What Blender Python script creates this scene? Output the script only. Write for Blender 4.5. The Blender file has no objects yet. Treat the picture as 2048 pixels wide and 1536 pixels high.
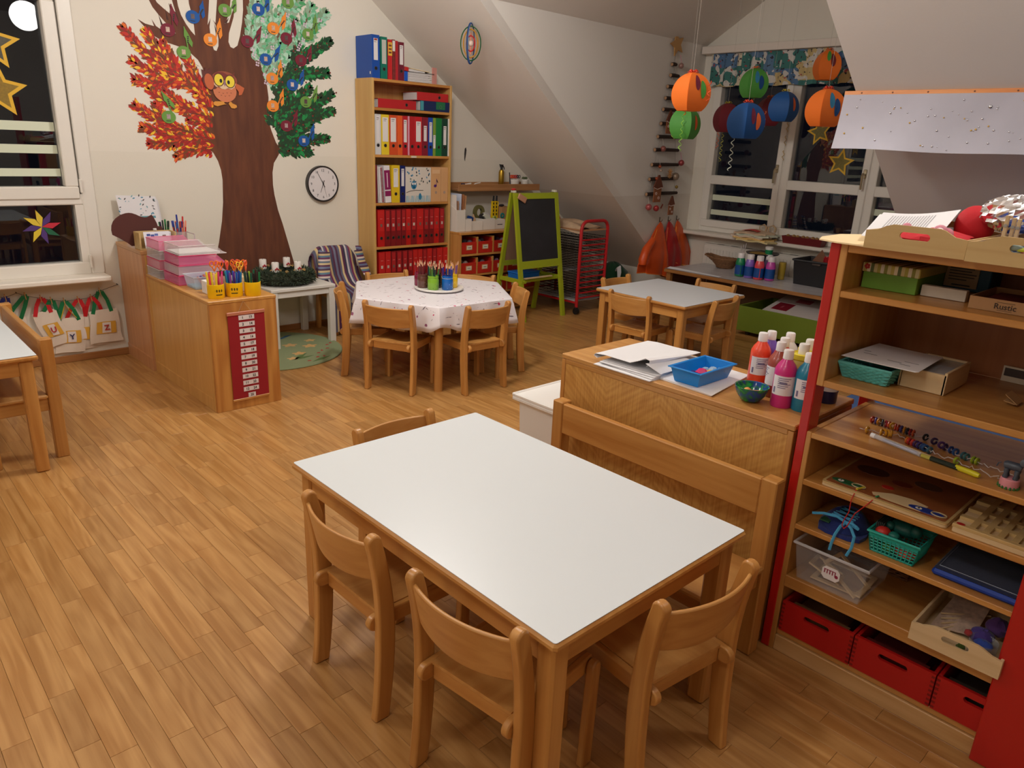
import bpy, bmesh, math, random
from math import sin, cos, pi, radians, hypot, atan2
from mathutils import Vector, Matrix
random.seed(7)
SC = bpy.context.scene
COL = SC.collection

# ------------------------------------------------------------------ camera, world, lights, exposure
cam = bpy.data.objects.new('camera', bpy.data.cameras.new('camera')); COL.objects.link(cam)
cam.data.sensor_width = 36.0; cam.data.lens = 25.770; cam.data.clip_start = 0.02
_y, _p, _r = radians(43.72616), radians(18.21670), radians(2.56053)
_f = Vector((sin(_y)*cos(_p), cos(_y)*cos(_p), -sin(_p)))
_rt = Vector((cos(_y), -sin(_y), 0)); _up = _rt.cross(_f)
_r2 = _rt*cos(_r) + _up*sin(_r); _u2 = -_rt*sin(_r) + _up*cos(_r)
_m = Matrix((_r2, _u2, -_f)).transposed().to_4x4(); _m.translation = (0, 0, 1.62)
cam.matrix_world = _m
SC.camera = cam
w = bpy.data.worlds.new('night'); SC.world = w; w.use_nodes = True
w.node_tree.nodes['Background'].inputs[0].default_value = (0.012, 0.016, 0.03, 1)
w.node_tree.nodes['Background'].inputs[1].default_value = 0.15
SC.view_settings.view_transform = 'Standard'; SC.view_settings.look = 'None'
SC.view_settings.gamma = 1.0; SC.view_settings.exposure = 0.0; SC.view_settings.use_curve_mapping = False
def lamp(loc, power, r=0.17, col=(1.0, 0.975, 0.95)):
    d = bpy.data.lights.new('ceiling_lamp', 'POINT'); d.energy = power; d.color = col; d.shadow_soft_size = r
    o = bpy.data.objects.new('ceiling_lamp', d); COL.objects.link(o); o.location = loc
for lx, ly, pw in ((-.1, 0.8, 23), (-.35, 3.7, 46), (2.4, 3.3, 92), (2.4, 0.1, 31), (-2.0, 1.2, 28)): lamp((lx, ly, 2.86), pw)

# ------------------------------------------------------------------ colours and materials
def lin(c):
    if isinstance(c, str): c = [int(c[i:i+2], 16) for i in (0, 2, 4)]
    return tuple((v/255/12.92 if v/255 <= 0.04045 else ((v/255+0.055)/1.055)**2.4) for v in c[:3]) + (1,)
MATS = {}
def mat(c, rough=0.5, metal=0.0, alpha=1.0, trans=0.0, coat=0.0, bump=0.0, bscale=60.0, name=None, var=0.0, sheen=0.0, emit=0):
    k = (str(c), rough, metal, alpha, trans, coat, bump, bscale, var, sheen)
    if k in MATS: return MATS[k]
    m = bpy.data.materials.new(name or 'mat_'+str(c)); m.use_nodes = True
    nt = m.node_tree; b = nt.nodes['Principled BSDF']
    b.inputs['Base Color'].default_value = lin(c); b.inputs['Roughness'].default_value = rough
    b.inputs['Metallic'].default_value = metal; b.inputs['Alpha'].default_value = alpha
    b.inputs['Transmission Weight'].default_value = trans; b.inputs['Coat Weight'].default_value = coat
    b.inputs['Sheen Weight'].default_value = sheen
    if bump or var:
        tc = nt.nodes.new('ShaderNodeTexCoord'); n = nt.nodes.new('ShaderNodeTexNoise')
        n.inputs['Scale'].default_value = bscale; n.inputs['Detail'].default_value = 4
        nt.links.new(tc.outputs['Object'], n.inputs['Vector'])
        if bump:
            bp = nt.nodes.new('ShaderNodeBump'); bp.inputs['Strength'].default_value = bump; bp.inputs['Distance'].default_value = 0.004
            nt.links.new(n.outputs['Fac'], bp.inputs['Height']); nt.links.new(bp.outputs['Normal'], b.inputs['Normal'])
        if var:
            mx = nt.nodes.new('ShaderNodeMix'); mx.data_type = 'RGBA'
            l = lin(c); mx.inputs[6].default_value = tuple(v*(1-var) for v in l[:3])+(1,); mx.inputs[7].default_value = tuple(min(1, v*(1+var)) for v in l[:3])+(1,)
            nt.links.new(n.outputs['Fac'], mx.inputs[0]); nt.links.new(mx.outputs[2], b.inputs['Base Color'])
    MATS[k] = m
    return m
def wood(name, c1, c2, axis='Z', sc=1.0, rough=0.38, rand=0.18, fig=0.5, world=False, coat=0.15):
    """straight-grained wood; axis = grain direction in object space"""
    k = ('wood', name, axis)
    if k in MATS: return MATS[k]
    m = bpy.data.materials.new(name+'_'+axis); m.use_nodes = True
    nt = m.node_tree; N = nt.nodes; L = nt.links; b = N['Principled BSDF']
    b.inputs['Roughness'].default_value = rough; b.inputs['Coat Weight'].default_value = coat; b.inputs['Coat Roughness'].default_value = 0.25
    oi = N.new('ShaderNodeObjectInfo'); geo = N.new('ShaderNodeNewGeometry')
    add = N.new('ShaderNodeMath'); add.operation = 'ADD'; L.new(oi.outputs['Random'], add.inputs[0]); L.new(geo.outputs['Random Per Island'], add.inputs[1])
    fr = N.new('ShaderNodeMath'); fr.operation = 'FRACT'; L.new(add.outputs[0], fr.inputs[0])
    mp = N.new('ShaderNodeMapping')
    if world: L.new(geo.outputs['Position'], mp.inputs['Vector'])
    else:
        tc = N.new('ShaderNodeTexCoord'); L.new(tc.outputs['Object'], mp.inputs['Vector'])
    s = {'X': (1.6, 34, 34), 'Y': (34, 1.6, 34), 'Z': (34, 34, 1.6)}[axis]
    mp.inputs['Scale'].default_value = tuple(v*sc for v in s)
    off = N.new('ShaderNodeVectorMath'); off.operation = 'SCALE'; off.inputs['Scale'].default_value = 37.0
    cmb = N.new('ShaderNodeCombineXYZ'); [L.new(fr.outputs[0], cmb.inputs[i]) for i in range(3)]
    L.new(cmb.outputs[0], off.inputs[0]); L.new(off.outputs[0], mp.inputs['Location'])
    n1 = N.new('ShaderNodeTexNoise'); n1.inputs['Scale'].default_value = 1.0; n1.inputs['Detail'].default_value = 5; n1.inputs['Distortion'].default_value = 0.6
    L.new(mp.outputs[0], n1.inputs['Vector'])
    mp2 = N.new('ShaderNodeMapping'); mp2.inputs['Scale'].default_value = tuple((0.22 if v > 10 else 0.6) for v in s); L.new(mp.outputs[0], mp2.inputs['Vector'])
    wv = N.new('ShaderNodeTexNoise'); wv.inputs['Scale'].default_value = 1.0; wv.inputs['Detail'].default_value = 2
    L.new(mp2.outputs[0], wv.inputs['Vector'])
    ml = N.new('ShaderNodeMath'); ml.operation = 'MULTIPLY'; ml.inputs[1].default_value = 9.0; L.new(wv.outputs['Fac'], ml.inputs[0])
    sn = N.new('ShaderNodeMath'); sn.operation = 'SINE'; mm = N.new('ShaderNodeMath'); mm.operation = 'MULTIPLY'; mm.inputs[1].default_value = 6.283
    L.new(ml.outputs[0], mm.inputs[0]); L.new(mm.outputs[0], sn.inputs[0])
    ms = N.new('ShaderNodeMath'); ms.operation = 'MULTIPLY_ADD'; ms.inputs[1].default_value = 0.12*fig; L.new(sn.outputs[0], ms.inputs[0]); L.new(n1.outputs['Fac'], ms.inputs[2])
    rp = N.new('ShaderNodeValToRGB'); rp.color_ramp.elements[0].position = 0.33; rp.color_ramp.elements[1].position = 0.68
    rp.color_ramp.elements[0].color = lin(c2); rp.color_ramp.elements[1].color = lin(c1)
    L.new(ms.outputs[0], rp.inputs[0])
    hs = N.new('ShaderNodeHueSaturation'); L.new(rp.outputs[0], hs.inputs['Color'])
    va = N.new('ShaderNodeMapRange'); va.inputs[3].default_value = 1-rand; va.inputs[4].default_value = 1+rand; L.new(fr.outputs[0], va.inputs[0]); L.new(va.outputs[0], hs.inputs['Value'])
    L.new(hs.outputs[0], b.inputs['Base Color'])
    MATS[k] = m
    return m
def beech(axis='Z'): return wood('beech', (204, 148, 80), (182, 122, 58), axis, 0.8, rough=0.34, rand=0.06, fig=0.25)
def shelfwood(axis='Z'): return wood('beech_veneer', (204, 150, 84), (184, 126, 62), axis, 0.7, rough=0.4, rand=0.04, fig=0.2)
def birch(axis='Z'): return wood('birch', (226, 200, 158), (212, 182, 136), axis, 0.7, rough=0.5, rand=0.04, fig=0.2)
def paleply(axis='Z'): return wood('pale_ply', (206, 176, 120), (194, 160, 104), axis, 0.7, rough=0.5, rand=0.04, fig=0.2)
def cloth(c, s=0.9): return mat(c, 0.85, bump=0.25, bscale=220, sheen=0.2)
def paper(c): return mat(c, 0.7)
def plastic(c, r=0.35): return mat(c, r)
WHITE = lambda: mat((238, 238, 236), 0.5)

# ------------------------------------------------------------------ mesh builder
class MB:
    def __init__(s): s.v = []; s.f = []; s.mi = []; s.cur = 0; s.M = None
    def add(s, vs, fs):
        o = len(s.v)
        for p in vs:
            p = Vector(p)
            s.v.append(s.M @ p if s.M else p)
        for f in fs: s.f.append(tuple(i+o for i in f)); s.mi.append(s.cur)
        return s
    def box(s, x0, x1, y0, y1, z0, z1, b=0.0):
        if b <= 0 or min(abs(x1-x0), abs(y1-y0), abs(z1-z0)) <= 2*b:
            vs = [(x, y, z) for z in (z0, z1) for y in (y0, y1) for x in (x0, x1)]
            return s.add(vs, [(0, 2, 3, 1), (4, 5, 7, 6), (0, 1, 5, 4), (2, 6, 7, 3), (0, 4, 6, 2), (1, 3, 7, 5)])
        X, Y, Z = (x0, x1), (y0, y1), (z0, z1); vs = []; ix = {}
        for i in (0, 1):
            for j in (0, 1):
                for k in (0, 1):
                    sx, sy, sz = (1 if i == 0 else -1), (1 if j == 0 else -1), (1 if k == 0 else -1)
                    x, y, z = X[i], Y[j], Z[k]
                    ix[i, j, k, 0] = len(vs); vs.append((x, y+sy*b, z+sz*b))
                    ix[i, j, k, 1] = len(vs); vs.append((x+sx*b, y, z+sz*b))
                    ix[i, j, k, 2] = len(vs); vs.append((x+sx*b, y+sy*b, z))
        fs = []
        for a in (0, 1):
            fs.append([ix[a, 0, 0, 0], ix[a, 1, 0, 0], ix[a, 1, 1, 0], ix[a, 0, 1, 0]][::(1 if a else -1)])
            fs.append([ix[0, a, 0, 1], ix[1, a, 0, 1], ix[1, a, 1, 1], ix[0, a, 1, 1]][::(-1 if a else 1)])
            fs.append([ix[0, 0, a, 2], ix[1, 0, a, 2], ix[1, 1, a, 2], ix[0, 1, a, 2]][::(1 if a else -1)])
            for c in (0, 1):
                fs.append([ix[0, a, c, 1], ix[1, a, c, 1], ix[1, a, c, 2], ix[0, a, c, 2]][::(1 if a == c else -1)])
                fs.append([ix[a, 0, c, 0], ix[a, 1, c, 0], ix[a, 1, c, 2], ix[a, 0, c, 2]][::(-1 if a == c else 1)])
                fs.append([ix[a, c, 0, 0], ix[a, c, 1, 0], ix[a, c, 1, 1], ix[a, c, 0, 1]][::(1 if a == c else -1)])
        for i in (0, 1):
            for j in (0, 1):
                for k in (0, 1):
                    t = [ix[i, j, k, 0], ix[i, j, k, 1], ix[i, j, k, 2]]
                    fs.append(t if (i+j+k) % 2 else t[::-1])
        return s.add(vs, fs)
    def prism(s, poly, a0, a1, plane='XZ'):
        """2-D polygon extruded along the remaining axis from a0 to a1"""
        n = len(poly); ar = sum(poly[i][0]*poly[(i+1) % n][1]-poly[(i+1) % n][0]*poly[i][1] for i in range(n))
        if ar < 0: poly = poly[::-1]
        P = {'XZ': lambda p, a: (p[0], a, p[1]), 'XY': lambda p, a: (p[0], p[1], a), 'YZ': lambda p, a: (a, p[0], p[1])}[plane]
        vs = [P(p, a0) for p in poly]+[P(p, a1) for p in poly]
        fl = (a1 > a0) ^ (plane == 'XZ')
        fs = [tuple(range(n))[::(-1 if fl else 1)], tuple(range(n, 2*n))[::(1 if fl else -1)]]
        for i in range(n):
            q = (i, (i+1) % n, n+(i+1) % n, n+i); fs.append(q if fl else q[::-1])
        return s.add(vs, fs)
    def quad(s, *p): return s.add(p, [tuple(range(len(p)))])
    def tube(s, pts, r, n=8, cap=True, closed=False, flat=1.0):
        pts = [Vector(p) for p in pts]; m = len(pts); R = r if hasattr(r, '__len__') else [r]*m
        ts = []
        for i in range(m):
            a = pts[(i-1) % m] if (closed or i > 0) else pts[i]; b = pts[(i+1) % m] if (closed or i < m-1) else pts[i]
            t = (b-a); ts.append(t.normalized() if t.length > 1e-9 else Vector((0, 0, 1)))
        u = ts[0].orthogonal().normalized(); vs = []; fs = []
        for i in range(m):
            u = (u - ts[i]*u.dot(ts[i])); u = u.normalized() if u.length > 1e-6 else ts[i].orthogonal().normalized()
            w_ = ts[i].cross(u)
            for k in range(n):
                a = 2*pi*k/n; vs.append(pts[i]+u*(cos(a)*R[i])+w_*(sin(a)*R[i]*flat))
        for i in range(m if closed else m-1):
            j = (i+1) % m
            for k in range(n):
                k2 = (k+1) % n; fs.append((i*n+k, i*n+k2, j*n+k2, j*n+k))
        if cap and not closed:
            fs.append(tuple(range(n))[::-1]); fs.append(tuple((m-1)*n+k for k in range(n)))
        return s.add(vs, fs)
    def lathe(s, prof, c=(0, 0, 0), n=20, cap=True, ang=0.0, sq=None):
        """profile of (radius, z) turned about a vertical axis"""
        vs = []; fs = []; m = len(prof)
        for r, z in prof:
            for k in range(n):
                a = 2*pi*k/n+ang; vs.append((c[0]+r*cos(a), c[1]+r*sin(a)*(sq or 1), c[2]+z))
        for i in range(m-1):
            for k in range(n):
                k2 = (k+1) % n; fs.append((i*n+k, i*n+k2, (i+1)*n+k2, (i+1)*n+k))
        if cap:
            fs.append(tuple(range(n))[::-1]); fs.append(tuple((m-1)*n+k for k in range(n)))
        return s.add(vs, fs)
    def ball(s, c, r, n=12, m=8, sx=1, sy=1, sz=1):
        pr = [(max(1e-4, r*sin(pi*i/m)), -r*cos(pi*i/m)*sz) for i in range(m+1)]
        vs = []; fs = []
        for rr, z in pr:
            for k in range(n):
                a = 2*pi*k/n; vs.append((c[0]+rr*cos(a)*sx, c[1]+rr*sin(a)*sy, c[2]+z))
        for i in range(m):
            for k in range(n):
                k2 = (k+1) % n; fs.append((i*n+k, i*n+k2, (i+1)*n+k2, (i+1)*n+k))
        return s.add(vs, fs)
    def grid(s, fn, nu, nv, thick=0.0):
        """surface fn(u, v) -> point, optionally with thickness along its normals"""
        P = [[Vector(fn(i/nu, j/nv)) for j in range(nv+1)] for i in range(nu+1)]
        vs = [p for r in P for p in r]; fs = []
        W = nv+1
        for i in range(nu):
            for j in range(nv): fs.append((i*W+j, (i+1)*W+j, (i+1)*W+j+1, i*W+j+1))
        if thick:
            nn = len(vs); nrm = []
            for i in range(nu+1):
                for j in range(nv+1):
                    a = P[min(i+1, nu)][j]-P[max(i-1, 0)][j]; b = P[i][min(j+1, nv)]-P[i][max(j-1, 0)]
                    c = a.cross(b); nrm.append(c.normalized() if c.length > 1e-12 else Vector((0, 0, 1)))
            vs = vs+[v-n_*thick for v, n_ in zip(vs, nrm)]
            fs = fs+[tuple(i+nn for i in f[::-1]) for f in fs]
            for i in range(nu):
                for j, fl in ((0, 1), (nv, 0)):
                    q = (i*W+j, (i+1)*W+j, (i+1)*W+j+nn, i*W+j+nn); fs.append(q[::-1] if fl else q)
            for j in range(nv):
                for i, fl in ((0, 0), (nu, 1)):
                    q = (i*W+j, i*W+j+1, i*W+j+1+nn, i*W+j+nn); fs.append(q[::-1] if fl else q)
        return s.add(vs, fs)

ORG = {}
def mesh_of(name, mb, mats, org=None):
    me = bpy.data.meshes.new(name)
    o = Vector(org) if org is not None else Vector((0, 0, 0))
    me.from_pydata([v-o for v in mb.v], [], mb.f)
    for m in (mats if isinstance(mats, (list, tuple)) else [mats]): me.materials.append(m)
    if any(mb.mi): me.polygons.foreach_set('material_index', mb.mi)
    me.polygons.foreach_set('use_smooth', [True]*len(me.polygons))
    me.set_sharp_from_angle(angle=0.62)
    me.update()
    return me
def tag(o, label=None, cat=None, group=None, kind=None):
    if label: o['label'] = label
    if cat: o['category'] = cat
    if group: o['group'] = group
    if kind: o['kind'] = kind
    return o
def ob(name, mb, mats, parent=None, label=None, kind=None, loc=None):
    """one mesh object; world-coordinate vertices are re-based on the parent's origin"""
    org = ORG.get(parent.name, Vector((0, 0, 0))) if parent else (Vector(loc) if loc is not None else Vector((0, 0, 0)))
    o = bpy.data.objects.new(name, mesh_of(name, mb, mats, org)); COL.objects.link(o)
    if parent: o.parent = parent
    elif loc is not None: o.location = loc
    ORG[o.name] = org
    if not kind and name in STUFFN: kind = 'stuff'
    return tag(o, label, kind=kind)
STUFFN = {'print', 'writing', 'finger_joint', 'dots', 'knot', 'grille_slot', 'chest_marks', 'grass_edge', 'icing', 'contents', 'glitter'}
def thing(name, label, cat, loc=(0, 0, 0), group=None, rz=0.0, local=False):
    o = bpy.data.objects.new(name, None); COL.objects.link(o); o.location = loc; o.rotation_euler = (0, 0, rz)
    o.empty_display_size = 0.05
    ORG[o.name] = Vector((0, 0, 0)) if (local or rz) else Vector(loc)
    return tag(o, label, cat, group)
def solo(name, mb, mats, label, cat, loc=(0, 0, 0), group=None, kind=None):
    return tag(ob(name, mb, mats, loc=loc), label, cat, group, kind)
def kids(o): return [c for c in bpy.data.objects if c.parent == o]
KIDS = {}
def copy_tree(o, parent=None, name=None):
    c = o.copy(); COL.objects.link(c)
    if parent is not None: c.parent = parent
    for ch in KIDS.get(o.name) or KIDS.setdefault(o.name, kids(o)): copy_tree(ch, c)
    return c
def dup(o, loc, rz=0.0, label=None, group=None):
    c = copy_tree(o); c.location = loc; c.rotation_euler = (0, 0, rz)
    if label: c['label'] = label
    if group: c['group'] = group
    return c
def text(s, size, m, parent, at, rot=(pi/2, 0, 0), name='lettering', bold=0.0, align='CENTER', ext=0.0004):
    cu = bpy.data.curves.new(name, 'FONT'); cu.body = s; cu.size = size; cu.align_x = align; cu.align_y = 'CENTER'
    cu.extrude = ext; cu.offset = bold; cu.resolution_u = 2; cu.materials.append(m)
    o = bpy.data.objects.new(name, cu); COL.objects.link(o)
    if parent: o.parent = parent; o.location = Vector(at)-ORG.get(parent.name, Vector((0, 0, 0)))
    else: o.location = at
    o.rotation_euler = rot
    return o
def arc(cx, cy, r, a0, a1, n): return [(cx+r*cos(a0+(a1-a0)*i/n), cy+r*sin(a0+(a1-a0)*i/n)) for i in range(n+1)]
def rrect(x0, x1, y0, y1, r, n=4):
    return arc(x1-r, y1-r, r, 0, pi/2, n)+arc(x0+r, y1-r, r, pi/2, pi, n)+arc(x0+r, y0+r, r, pi, 1.5*pi, n)+arc(x1-r, y0+r, r, 1.5*pi, 2*pi, n)
def holed(mb, outer, hole, a0, a1, plane):
    """prism with one hole; outer and hole both run counter-clockwise from about the same angle, same count"""
    n = len(outer); P = {'XZ': lambda p, a: (p[0], a, p[1]), 'XY': lambda p, a: (p[0], p[1], a), 'YZ': lambda p, a: (a, p[0], p[1])}[plane]
    vs = [P(p, a) for a in (a0, a1) for q in (outer, hole) for p in q]; fs = []
    for i in range(n):
        j = (i+1) % n
        fs += [(i, n+i, n+j, j), (2*n+i, 2*n+j, 3*n+j, 3*n+i), (i, j, 2*n+j, 2*n+i), (n+j, n+i, 3*n+i, 3*n+j)]
    if (a1 > a0) == (plane == 'XZ'): fs = [f[::-1] for f in fs]
    mb.add(vs, fs); return mb
def polar_outline(outer, n, c):
    """resample a star-shaped polygon at n angles about c, starting at angle 0"""
    res = []
    for k in range(n):
        a = 2*pi*k/n; d = (cos(a), sin(a)); best = 1e9
        for i in range(len(outer)):
            p, q = outer[i], outer[(i+1) % len(outer)]; e = (q[0]-p[0], q[1]-p[1]); den = d[0]*e[1]-d[1]*e[0]
            if abs(den) < 1e-12: continue
            t = ((p[0]-c[0])*e[1]-(p[1]-c[1])*e[0])/den; u = ((p[0]-c[0])*d[1]-(p[1]-c[1])*d[0])/den
            if t > 0 and -1e-6 <= u <= 1+1e-6: best = min(best, t)
        res.append((c[0]+d[0]*best, c[1]+d[1]*best))
    return res
# ------------------------------------------------------------------ the room
WY, WX, CZ = 5.78, 7.30, 3.25
def two_tone(c_low, c_up, zline, rough=0.8):
    m = bpy.data.materials.new('wall_paint'); m.use_nodes = True; nt = m.node_tree; N = nt.nodes; L = nt.links; b = N['Principled BSDF']
    b.inputs['Roughness'].default_value = rough
    g = N.new('ShaderNodeNewGeometry'); sp = N.new('ShaderNodeSeparateXYZ'); L.new(g.outputs['Position'], sp.inputs[0])
    gt = N.new('ShaderNodeMath'); gt.operation = 'GREATER_THAN'; gt.inputs[1].default_value = zline; L.new(sp.outputs[2], gt.inputs[0])
    mx = N.new('ShaderNodeMix'); mx.data_type = 'RGBA'; mx.inputs[6].default_value = lin(c_low); mx.inputs[7].default_value = lin(c_up)
    L.new(gt.outputs[0], mx.inputs[0]); L.new(mx.outputs[2], b.inputs['Base Color'])
    n = N.new('ShaderNodeTexNoise'); n.inputs['Scale'].default_value = 90; L.new(g.outputs['Position'], n.inputs['Vector'])
    bp = N.new('ShaderNodeBump'); bp.inputs['Strength'].default_value = 0.12; bp.inputs['Distance'].default_value = 0.003
    L.new(n.outputs['Fac'], bp.inputs['Height']); L.new(bp.outputs[0], b.inputs['Normal'])
    return m
PAINT = two_tone((224, 217, 203), (228, 221, 208), 1.445)
SLOPE = two_tone((222, 214, 204), (232, 226, 218), 1.16)
def struct(name, mb, m): return ob(name, mb, m, kind='structure')
# tree wall with the opening of window 1
b = MB()
b.box(-3.5, -0.62, WY, WY+0.25, 0, CZ); b.box(1.46, 7.3, WY, WY+0.25, 0, CZ)
b.box(-0.62, 1.46, WY, WY+0.25, 0, 0.615); b.box(-0.62, 1.46, WY, WY+0.25, 2.47, CZ)
struct('wall_back', b, PAINT)
b = MB(); b.box(-3.75, -3.5, -3.2, WY+.25, 0, CZ); struct('wall_left', b, PAINT)
b = MB(); b.box(-3.75, 7.5, -3.45, -3.2, 0, CZ); struct('wall_front', b, PAINT)
# roof slope: z falls with x
def roofz(x): return 2.691-0.7452*(x-3.725)
def roofx(z): return 3.725+(2.691-z)/0.7452
cheek = lambda x: 4.546+0.0915*(x-3.85)
XT = roofx(CZ); XC = roofx(2.62); XK = 6.93; ZK = roofz(XK)
def slab(name, pts, n, m, t=0.08):
    b = MB(); k = len(pts); n = Vector(n)*t; P = [Vector(p) for p in pts]
    b.add(P+[p+n for p in P], [tuple(range(k)), tuple(range(k, 2*k))[::-1]]+[(i, k+i, k+(i+1) % k, (i+1) % k) for i in range(k)])
    return struct(name, b, m)
RN = Vector((0.7452, 0, 1)).normalized()
slab('ceiling_slope_far', [(XT, WY, CZ), (XK, WY, ZK), (XK, cheek(XK), ZK), (XC, cheek(XC), 2.62), (XT, 3.95, CZ)], RN, SLOPE)
slab('ceiling_slope_near', [(XT, 2.84, CZ), (XC, 2.04, 2.62), (XK, 2.04, ZK), (XK, -3.2, ZK), (XT, -3.2, CZ)], RN, SLOPE)
slab('wall_knee_far', [(XK, cheek(XK), 0), (XK, cheek(XK), ZK), (XK, WY, ZK), (XK, WY, 0)], (1, 0, 0), PAINT)
slab('wall_knee_near', [(XK, -3.2, 0), (XK, -3.2, ZK), (XK, 2.04, ZK), (XK, 2.04, 0)], (1, 0, 0), PAINT)
slab('wall_dormer_far', [(XC+.02, cheek(XC+.02), 2.63), (XK+.02, cheek(XK+.02), ZK+.01), (XK+.02, cheek(XK+.02), 0), (WX, cheek(WX), 0), (WX, cheek(WX), 2.68)], (0, 1, 0), SLOPE)
slab('wall_dormer_near', [(XC+.02, 2.04, 2.63), (WX, 2.04, 2.66), (WX, 2.04, 0), (XK+.02, 2.04, 0), (XK+.02, 2.04, ZK+.01)], (0, -1, 0), SLOPE)
slab('ceiling_dormer_far', [(XC, cheek(XC), 2.62), (WX, cheek(WX), 2.68), (WX, 3.95, CZ), (XT, 3.95, CZ)], (0, .63, .77), SLOPE)
slab('ceiling_dormer_near', [(XT, 2.84, CZ), (WX, 2.84, CZ), (WX, 2.04, 2.66), (XC, 2.04, 2.62)], (0, -.63, .77), SLOPE)
b = MB(); b.box(-3.5, XT+.02, -3.2, WY, CZ, CZ+.1); b.box(XT, WX, 2.84, 3.95, CZ, CZ+.1); struct('ceiling', b, PAINT)
# window wall of the dormer, with the opening of window 2
b = MB()
b.box(WX, WX+.25, 1.96, 2.10, 0, 3.35); b.box(WX, WX+.25, 4.70, 4.95, 0, 3.35)
b.box(WX, WX+.25, 2.10, 4.70, 0, 0.775); b.box(WX, WX+.25, 2.10, 4.70, 2.50, 3.35)
struct('wall_right', b, PAINT)
# skirting boards
SK = wood('skirting', (172, 118, 66), (150, 98, 52), 'X', 0.7, rough=0.4, rand=0.02)
b = MB(); b.box(-3.5, 3.5, WY-0.014, WY, 0.0, 0.052, .004); struct('baseboard_back', b, SK)
b = MB(); b.box(XK-.014, XK, cheek(XK)+.03, WY-.02, 0, .052, .004); struct('baseboard_knee', b, SK)

# parquet: oak strips; the strips that show largest are single planks, the rest one part
FLOORM = wood('oak_parquet', (192, 144, 86), (164, 114, 58), 'Y', 1.0, rough=0.36, rand=0.12, fig=0.6, world=True, coat=0.1)
b = MB(); b.box(-3.5, 7.3, -3.2, WY, -0.1, -0.012); floor = struct('floor', b, mat((110, 74, 40), 0.9))
LEN = (0.26, 0.36, 0.46, 0.56); SW = 0.0705
def plank_mb(b, x, y, l):
    g = 0.00035; b.box(x+g, x+SW-g, y+g, y+l-g, -0.012, 0.0, 0.0006)
PM = []
for l in LEN:
    q = MB(); plank_mb(q, 0, 0, l); PM.append(mesh_of('plank', q, FLOORM))
def frame_xy(p):
    d = Vector(p)-Vector((0, 0, 1.62)); z = d.dot(_f)
    return (d.dot(_r2)/z/0.6985, d.dot(_u2)/z/0.5239) if z > 0.1 else (9, 9)
cells = []
rp = random.Random(3)
x = -2.5; row = 0
while x < 7.2:
    y = -0.6-rp.random()*0.5
    while y < WY-0.005:
        k = rp.randrange(4); l = LEN[k]
        if y+l > WY-0.002: l = WY-0.002-y; k = -1
        if l > 0.02:
            fx, fy = frame_xy((x+SW/2, y+l/2, 0)); cells.append((hypot(x+.03, y+l/2), abs(fx) < 1.04 and abs(fy) < 1.05, x, y, l, k))
        y += l
    x += SW; row += 1
hidden = lambda x, y: (1.02 < x < 2.0 and 0.9 < y < 2.05) or (x > 2.13 and y < 1.9) or (1.55 < x < 2.0 and 4.2 < y)
cells.sort(key=lambda c: (not (c[1] and c[5] >= 0) or hidden(c[2], c[3]), c[0]))
far = MB()
for i, (d, vis, x, y, l, k) in enumerate(cells):
    if i < 300 and k >= 0:
        o = bpy.data.objects.new('plank', PM[k]); COL.objects.link(o); o.location = (x, y, 0); o.parent = floor
    elif vis or d < 9:
        plank_mb(far, x, y, l)
o = ob('planks_beyond', far, FLOORM, floor); o['kind'] = 'stuff'

# windows
UPVC = mat((232, 226, 216), 0.35)
GLASS = mat((235, 240, 240), 0.0, trans=1.0, name='window_glass')
FILM = mat((214, 220, 196), 0.6, name='frosted_film')
def pane(par, b): return ob('pane', b, GLASS, par)
win = tag(bpy.data.objects.new('window_1', None), kind='structure'); COL.objects.link(win); ORG['window_1'] = Vector((0, 0, 0))
yf, yg = WY-0.012, WY+0.05
b = MB()
b.box(1.375, 1.46, yf, yg+.05, .615, 2.47, .006); b.box(-.62, -.53, yf, yg+.05, .615, 2.47, .006)
b.box(-.53, 1.375, yf, yg+.05, .615, .70, .006); b.box(-.53, 1.375, yf, yg+.05, 2.40, 2.47, .006); b.box(-.53, 1.375, yf, yg+.05, 1.09, 1.165, .006)
b.box(1.325, 1.375, yf+.004, yg+.04, .70, 1.09); b.box(.39, .47, yf+.002, yg+.05, .70, 1.09, .004)
ob('frame', b, UPVC, win)
for x0, x1 in ((.44, 1.362), (-.53, .42)):
    b = MB(); s = .078
    b.box(x0, x1, yf-.012, yg+.03, 1.130, 1.211, .006); b.box(x0, x1, yf-.012, yg+.03, 2.345, 2.42, .006)
    b.box(x0, x0+s, yf-.012, yg+.03, 1.211, 2.345, .006); b.box(x1-s, x1, yf-.012, yg+.03, 1.211, 2.345, .006)
    c = ob('sash', b, UPVC, win)
    pane(c, MB().box(x0+s, x1-s, yg, yg+.006, 1.211, 2.345))
pane(win, MB().box(.47, 1.325, yg, yg+.006, .70, 1.09)); pane(win, MB().box(-.53, .39, yg, yg+.006, .70, 1.09))
for z0, z1 in ((1.561, 1.618), (1.42, 1.474), (1.274, 1.324)):
    ob('film_strip', MB().box(.53, 1.28, yg-.002, yg-.0005, z0, z1), FILM, win)
b = MB()
for z in (.66, 1.17): b.box(1.366, 1.380, yf-.022, yf, z, z+.09, .003)
ob('hinge', b, UPVC, win)
b = MB(); b.box(-.66, 1.455, WY-.18, WY-.001, .583, .619, .008); ob('sill_board', b, mat((236, 228, 216), 0.4), win)

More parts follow.
